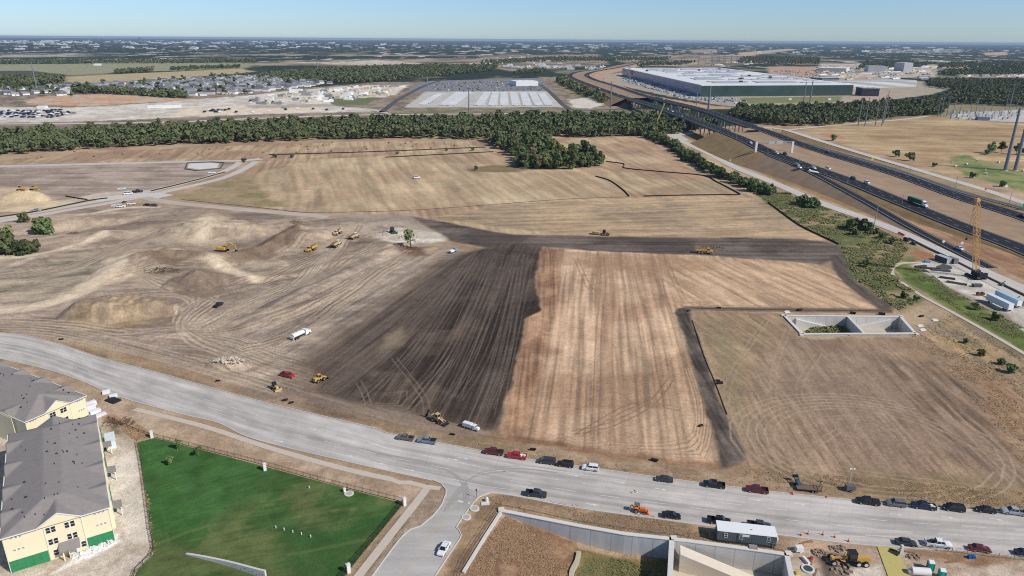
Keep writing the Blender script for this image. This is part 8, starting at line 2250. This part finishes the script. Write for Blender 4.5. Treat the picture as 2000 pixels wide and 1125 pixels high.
# right half of the estate: houses
hw_ = mat("house_wall", S(238, 234, 226), .8, noise=.05, vary=.2); hr_ = mat("house_roof", S(128, 128, 134), .9, noise=.08, vary=.55)
hm = []
for k in range(3):
    mb = MB(); L, Wd, h = (15, 11, 5.4) if k else (13, 10, 3.4)
    mb.box(0, 0, -.3, L, Wd, h + .3, mi=0)
    mb.add([(-L / 2 - .5, -Wd / 2 - .5, h), (L / 2 + .5, -Wd / 2 - .5, h), (L / 2 + .5, Wd / 2 + .5, h), (-L / 2 - .5, Wd / 2 + .5, h), (-L / 2 + (3 if k == 1 else 0), 0, h + 3.6), (L / 2 - (3 if k == 1 else 0), 0, h + 3.6)], [(0, 1, 5, 4), (2, 3, 4, 5), (1, 2, 5), (3, 0, 4)], 1)
    mb.box(L * .25, -Wd / 2 - 1.5, -.3, L * .4, 3, h, mi=0)
    mb.add([(L * .02, -Wd / 2 - 3.4, h - .3), (L * .48, -Wd / 2 - 3.4, h - .3), (L * .25, -Wd / 2 - 3.4, h + 2), (L * .02, -Wd / 2, h - .3), (L * .48, -Wd / 2, h - .3), (L * .25, 0, h + 2)], [(0, 1, 2), (0, 2, 5, 3), (1, 4, 5, 2)], 1)
    o = mb.build("house", [hw_, hr_]); hm.append(o.data); bpy.data.objects.remove(o)
est = PL([(60, 172), (150, 166), (240, 163), (420, 152), (520, 151), (650, 163), (590, 172), (480, 183), (370, 190), (250, 180), (150, 176)])
x0, x1 = min(p.x for p in est), max(p.x for p in est); y0, y1 = min(p.y for p in est), max(p.y for p in est)
hc = []
for gx in np.arange(x0, x1, 22):
    for gy in np.arange(y0, y1, 44):
        x, y = gx + RNG.uniform(-3, 3), gy + RNG.uniform(-8, 8)
        if inside(np.array([x]), np.array([y]), est)[0]: hc.append((x, y))
hc.sort(key=lambda c: math.hypot(*c))
dh = [MB(), MB(), MB(), MB()]
for x, y in hc[250:]:
    a_ = RNG.uniform(-.2, .2); dh[0].box(x, y, 0, 17, 13, 5.5, a_); dh[0].box(x + 3, y - 7, 0, 7, 4, 7, a_, 1, .2); dh[RNG.choice((1, 2, 3))].box(x, y, 5.5, 18, 14, 3.6, a_, .5, .06)
mm = MB()
for i in range(4):
    k0 = len(mm.v); mm.v += dh[i].v; mm.f += [tuple(q + k0 for q in f) for f in dh[i].f]; mm.m += [i] * len(dh[i].f)
tag(mm.build("distant_houses", [hw_, mat("estate_roof_dark", S(96, 98, 104), .9), mat("estate_roof_mid", S(136, 136, 140), .9), mat("estate_roof_pale", S(186, 184, 182), .9)]), "countless far grey-roofed houses of the estate behind its nearest rows", "houses", kind='stuff')
for x, y in hc[:250]:
    far_copy("house", RNG.choice(hm), (x, y, 0), RNG.choice((0, math.pi)) + RNG.uniform(-.25, .25) + .15, "grey-roofed house in the dense estate beyond the white yards", "house", "houses of the dense estate")
for i in range(26):
    x, y = RNG.uniform(0, 150), RNG.uniform(172, 188)
    far_copy("house", hm[0], P(x, y), RNG.uniform(-1, 1), "scattered low house among trees on the left", "house", "scattered houses on the left")
# the town on the plain
tw = [mat("town_%d" % i, c, .8, noise=.03) for i, c in enumerate((S(232, 232, 232), S(216, 214, 210), S(190, 192, 196)))]
tm = []
for i, m in enumerate(tw):
    mb = MB(); mb.box(0, 0, 0, 60, 40, 9); mb.box(12, 4, 9, 12, 10, 4); mb.box(-20, -4, 9, 8, 8, 3); o = mb.build("far_building", m); tm.append(o.data); bpy.data.objects.remove(o)
for i in range(225):
    r = RNG.random()
    if r < .55: x, y = RNG.uniform(-30, 620), RNG.choice((RNG.uniform(80, 84), RNG.uniform(84, 97)))
    elif r < .8: x, y = RNG.uniform(620, 1300), RNG.uniform(84.5, 95)
    else: x, y = RNG.uniform(1300, 2020), RNG.uniform(89, 104)
    p = P(x, y + (x - 1000) * .0)
    if p.y < 0 or p.length > 26000: continue
    s = (p.length / 8000) * RNG.uniform(.5, 1.4) if p.length > 4000 else RNG.uniform(.4, .8)
    far_copy("far_building", RNG.choice(tm), p, RNG.uniform(-.3, .3), "pale building of the town far out on the hazy plain", "building", "town buildings on the far plain", (s, s * .7, min(s, 2.0)))
for i in range(70):
    x, y = RNG.choice(((RNG.uniform(900, 1110), RNG.uniform(112, 134)), (RNG.uniform(1000, 1190), RNG.uniform(128, 136)), (RNG.uniform(1700, 1890), RNG.uniform(98, 104))))
    s = RNG.uniform(.25, .6)
    far_copy("far_building", tm[RNG.choice((0, 1, 1, 2))], P(x, y), RNG.uniform(-.3, .3), "small pale building among the fields before the town", "building", "small buildings among the fields", (s, s, .7))
tower_m = mat("tower_blue_grey", S(120, 132, 148), .5)
for x, y, h, w_, lb in ((274, 81, 150, 60, "tallest tower on the far left skyline"), (254, 81, 90, 45, "lower tower left of the tallest one on the skyline"), (281, 81, 110, 40, "tower directly right of the tallest one on the skyline"), (326, 82, 80, 60, "broad low tower on the skyline right of the tallest one"), (240, 80.5, 60, 50, "low tower left on the far skyline"), (1104, 88.5, 70, 60, "dark slab tower on the middle of the far skyline"), (1698, 91, 90, 30, "lone pale tower on the right of the far skyline")):
    p = P(x, y + 1.5); k = p.length / 27000
    r = empty("skyscraper", p, 0, lb, "tower")
    mb = MB(); mb.box(0, 0, 0, w_ * 1.6 * k, w_ * k, h * .85 * k); mb.build("shaft", tower_m, r)
    mb = MB(); mb.box(0, 0, h * .85 * k, w_ * 1.0 * k, w_ * .7 * k, h * .15 * k, tx=.7); mb.build("crown_block", tower_m, r)
# site features far left
pd = PL([(362, 331), (366, 319), (412, 317), (438, 318), (430, 330), (385, 334)])
rt_ = empty("walled_pond", P(400, 325), 0, "pale walled rectangular tank on the bare plot by the site road", "tank")
mb = MB(); seg = resample(pd + pd[:1], 60); seg = [p - rt_.location for p in seg]
mb.loft([[a + Vector((0, 0, -.3)), b + Vector((0, 0, -.3)), b + Vector((0, 0, .9)), a + Vector((0, 0, .9))] for a, b in zip(offset(seg, .4), offset(seg, -.4))], caps=False); mb.build("rim_wall", dark_g, rt_)
o = sheet("liner", [p - rt_.location + Vector((0, 0, .4)) for p in PL([(366, 329), (370, 320), (412, 318.5), (428, 320), (424, 328), (388, 331)])], cap_m, None, rt_)
# two machines on the sand heap
for x, y, lb in ((42, 372, "small yellow machine on top of the sand heap, left one"), (68, 371, "small yellow machine on top of the sand heap, right one")):
    dozer(G(x, y), .3, lb, YEL, 1.3)
# ------------------------------------------------------------------ air
hz = bpy.data.materials.new("haze_air"); hz.use_nodes = True
hn, hl = hz.node_tree.nodes, hz.node_tree.links
hn.clear()
pv = hn.new("ShaderNodeVolumePrincipled")
pv.inputs["Color"].default_value = (0.50, 0.66, 0.86, 1)
pv.inputs["Density"].default_value = 3.0e-5
ho = hn.new("ShaderNodeOutputMaterial")
hl.new(pv.outputs[0], ho.inputs["Volume"])
mb = MB()
mb.box(0, 22000, -10, 90000, 92000, 135)
air = tag(mb.build("haze", hz), kind='stuff')
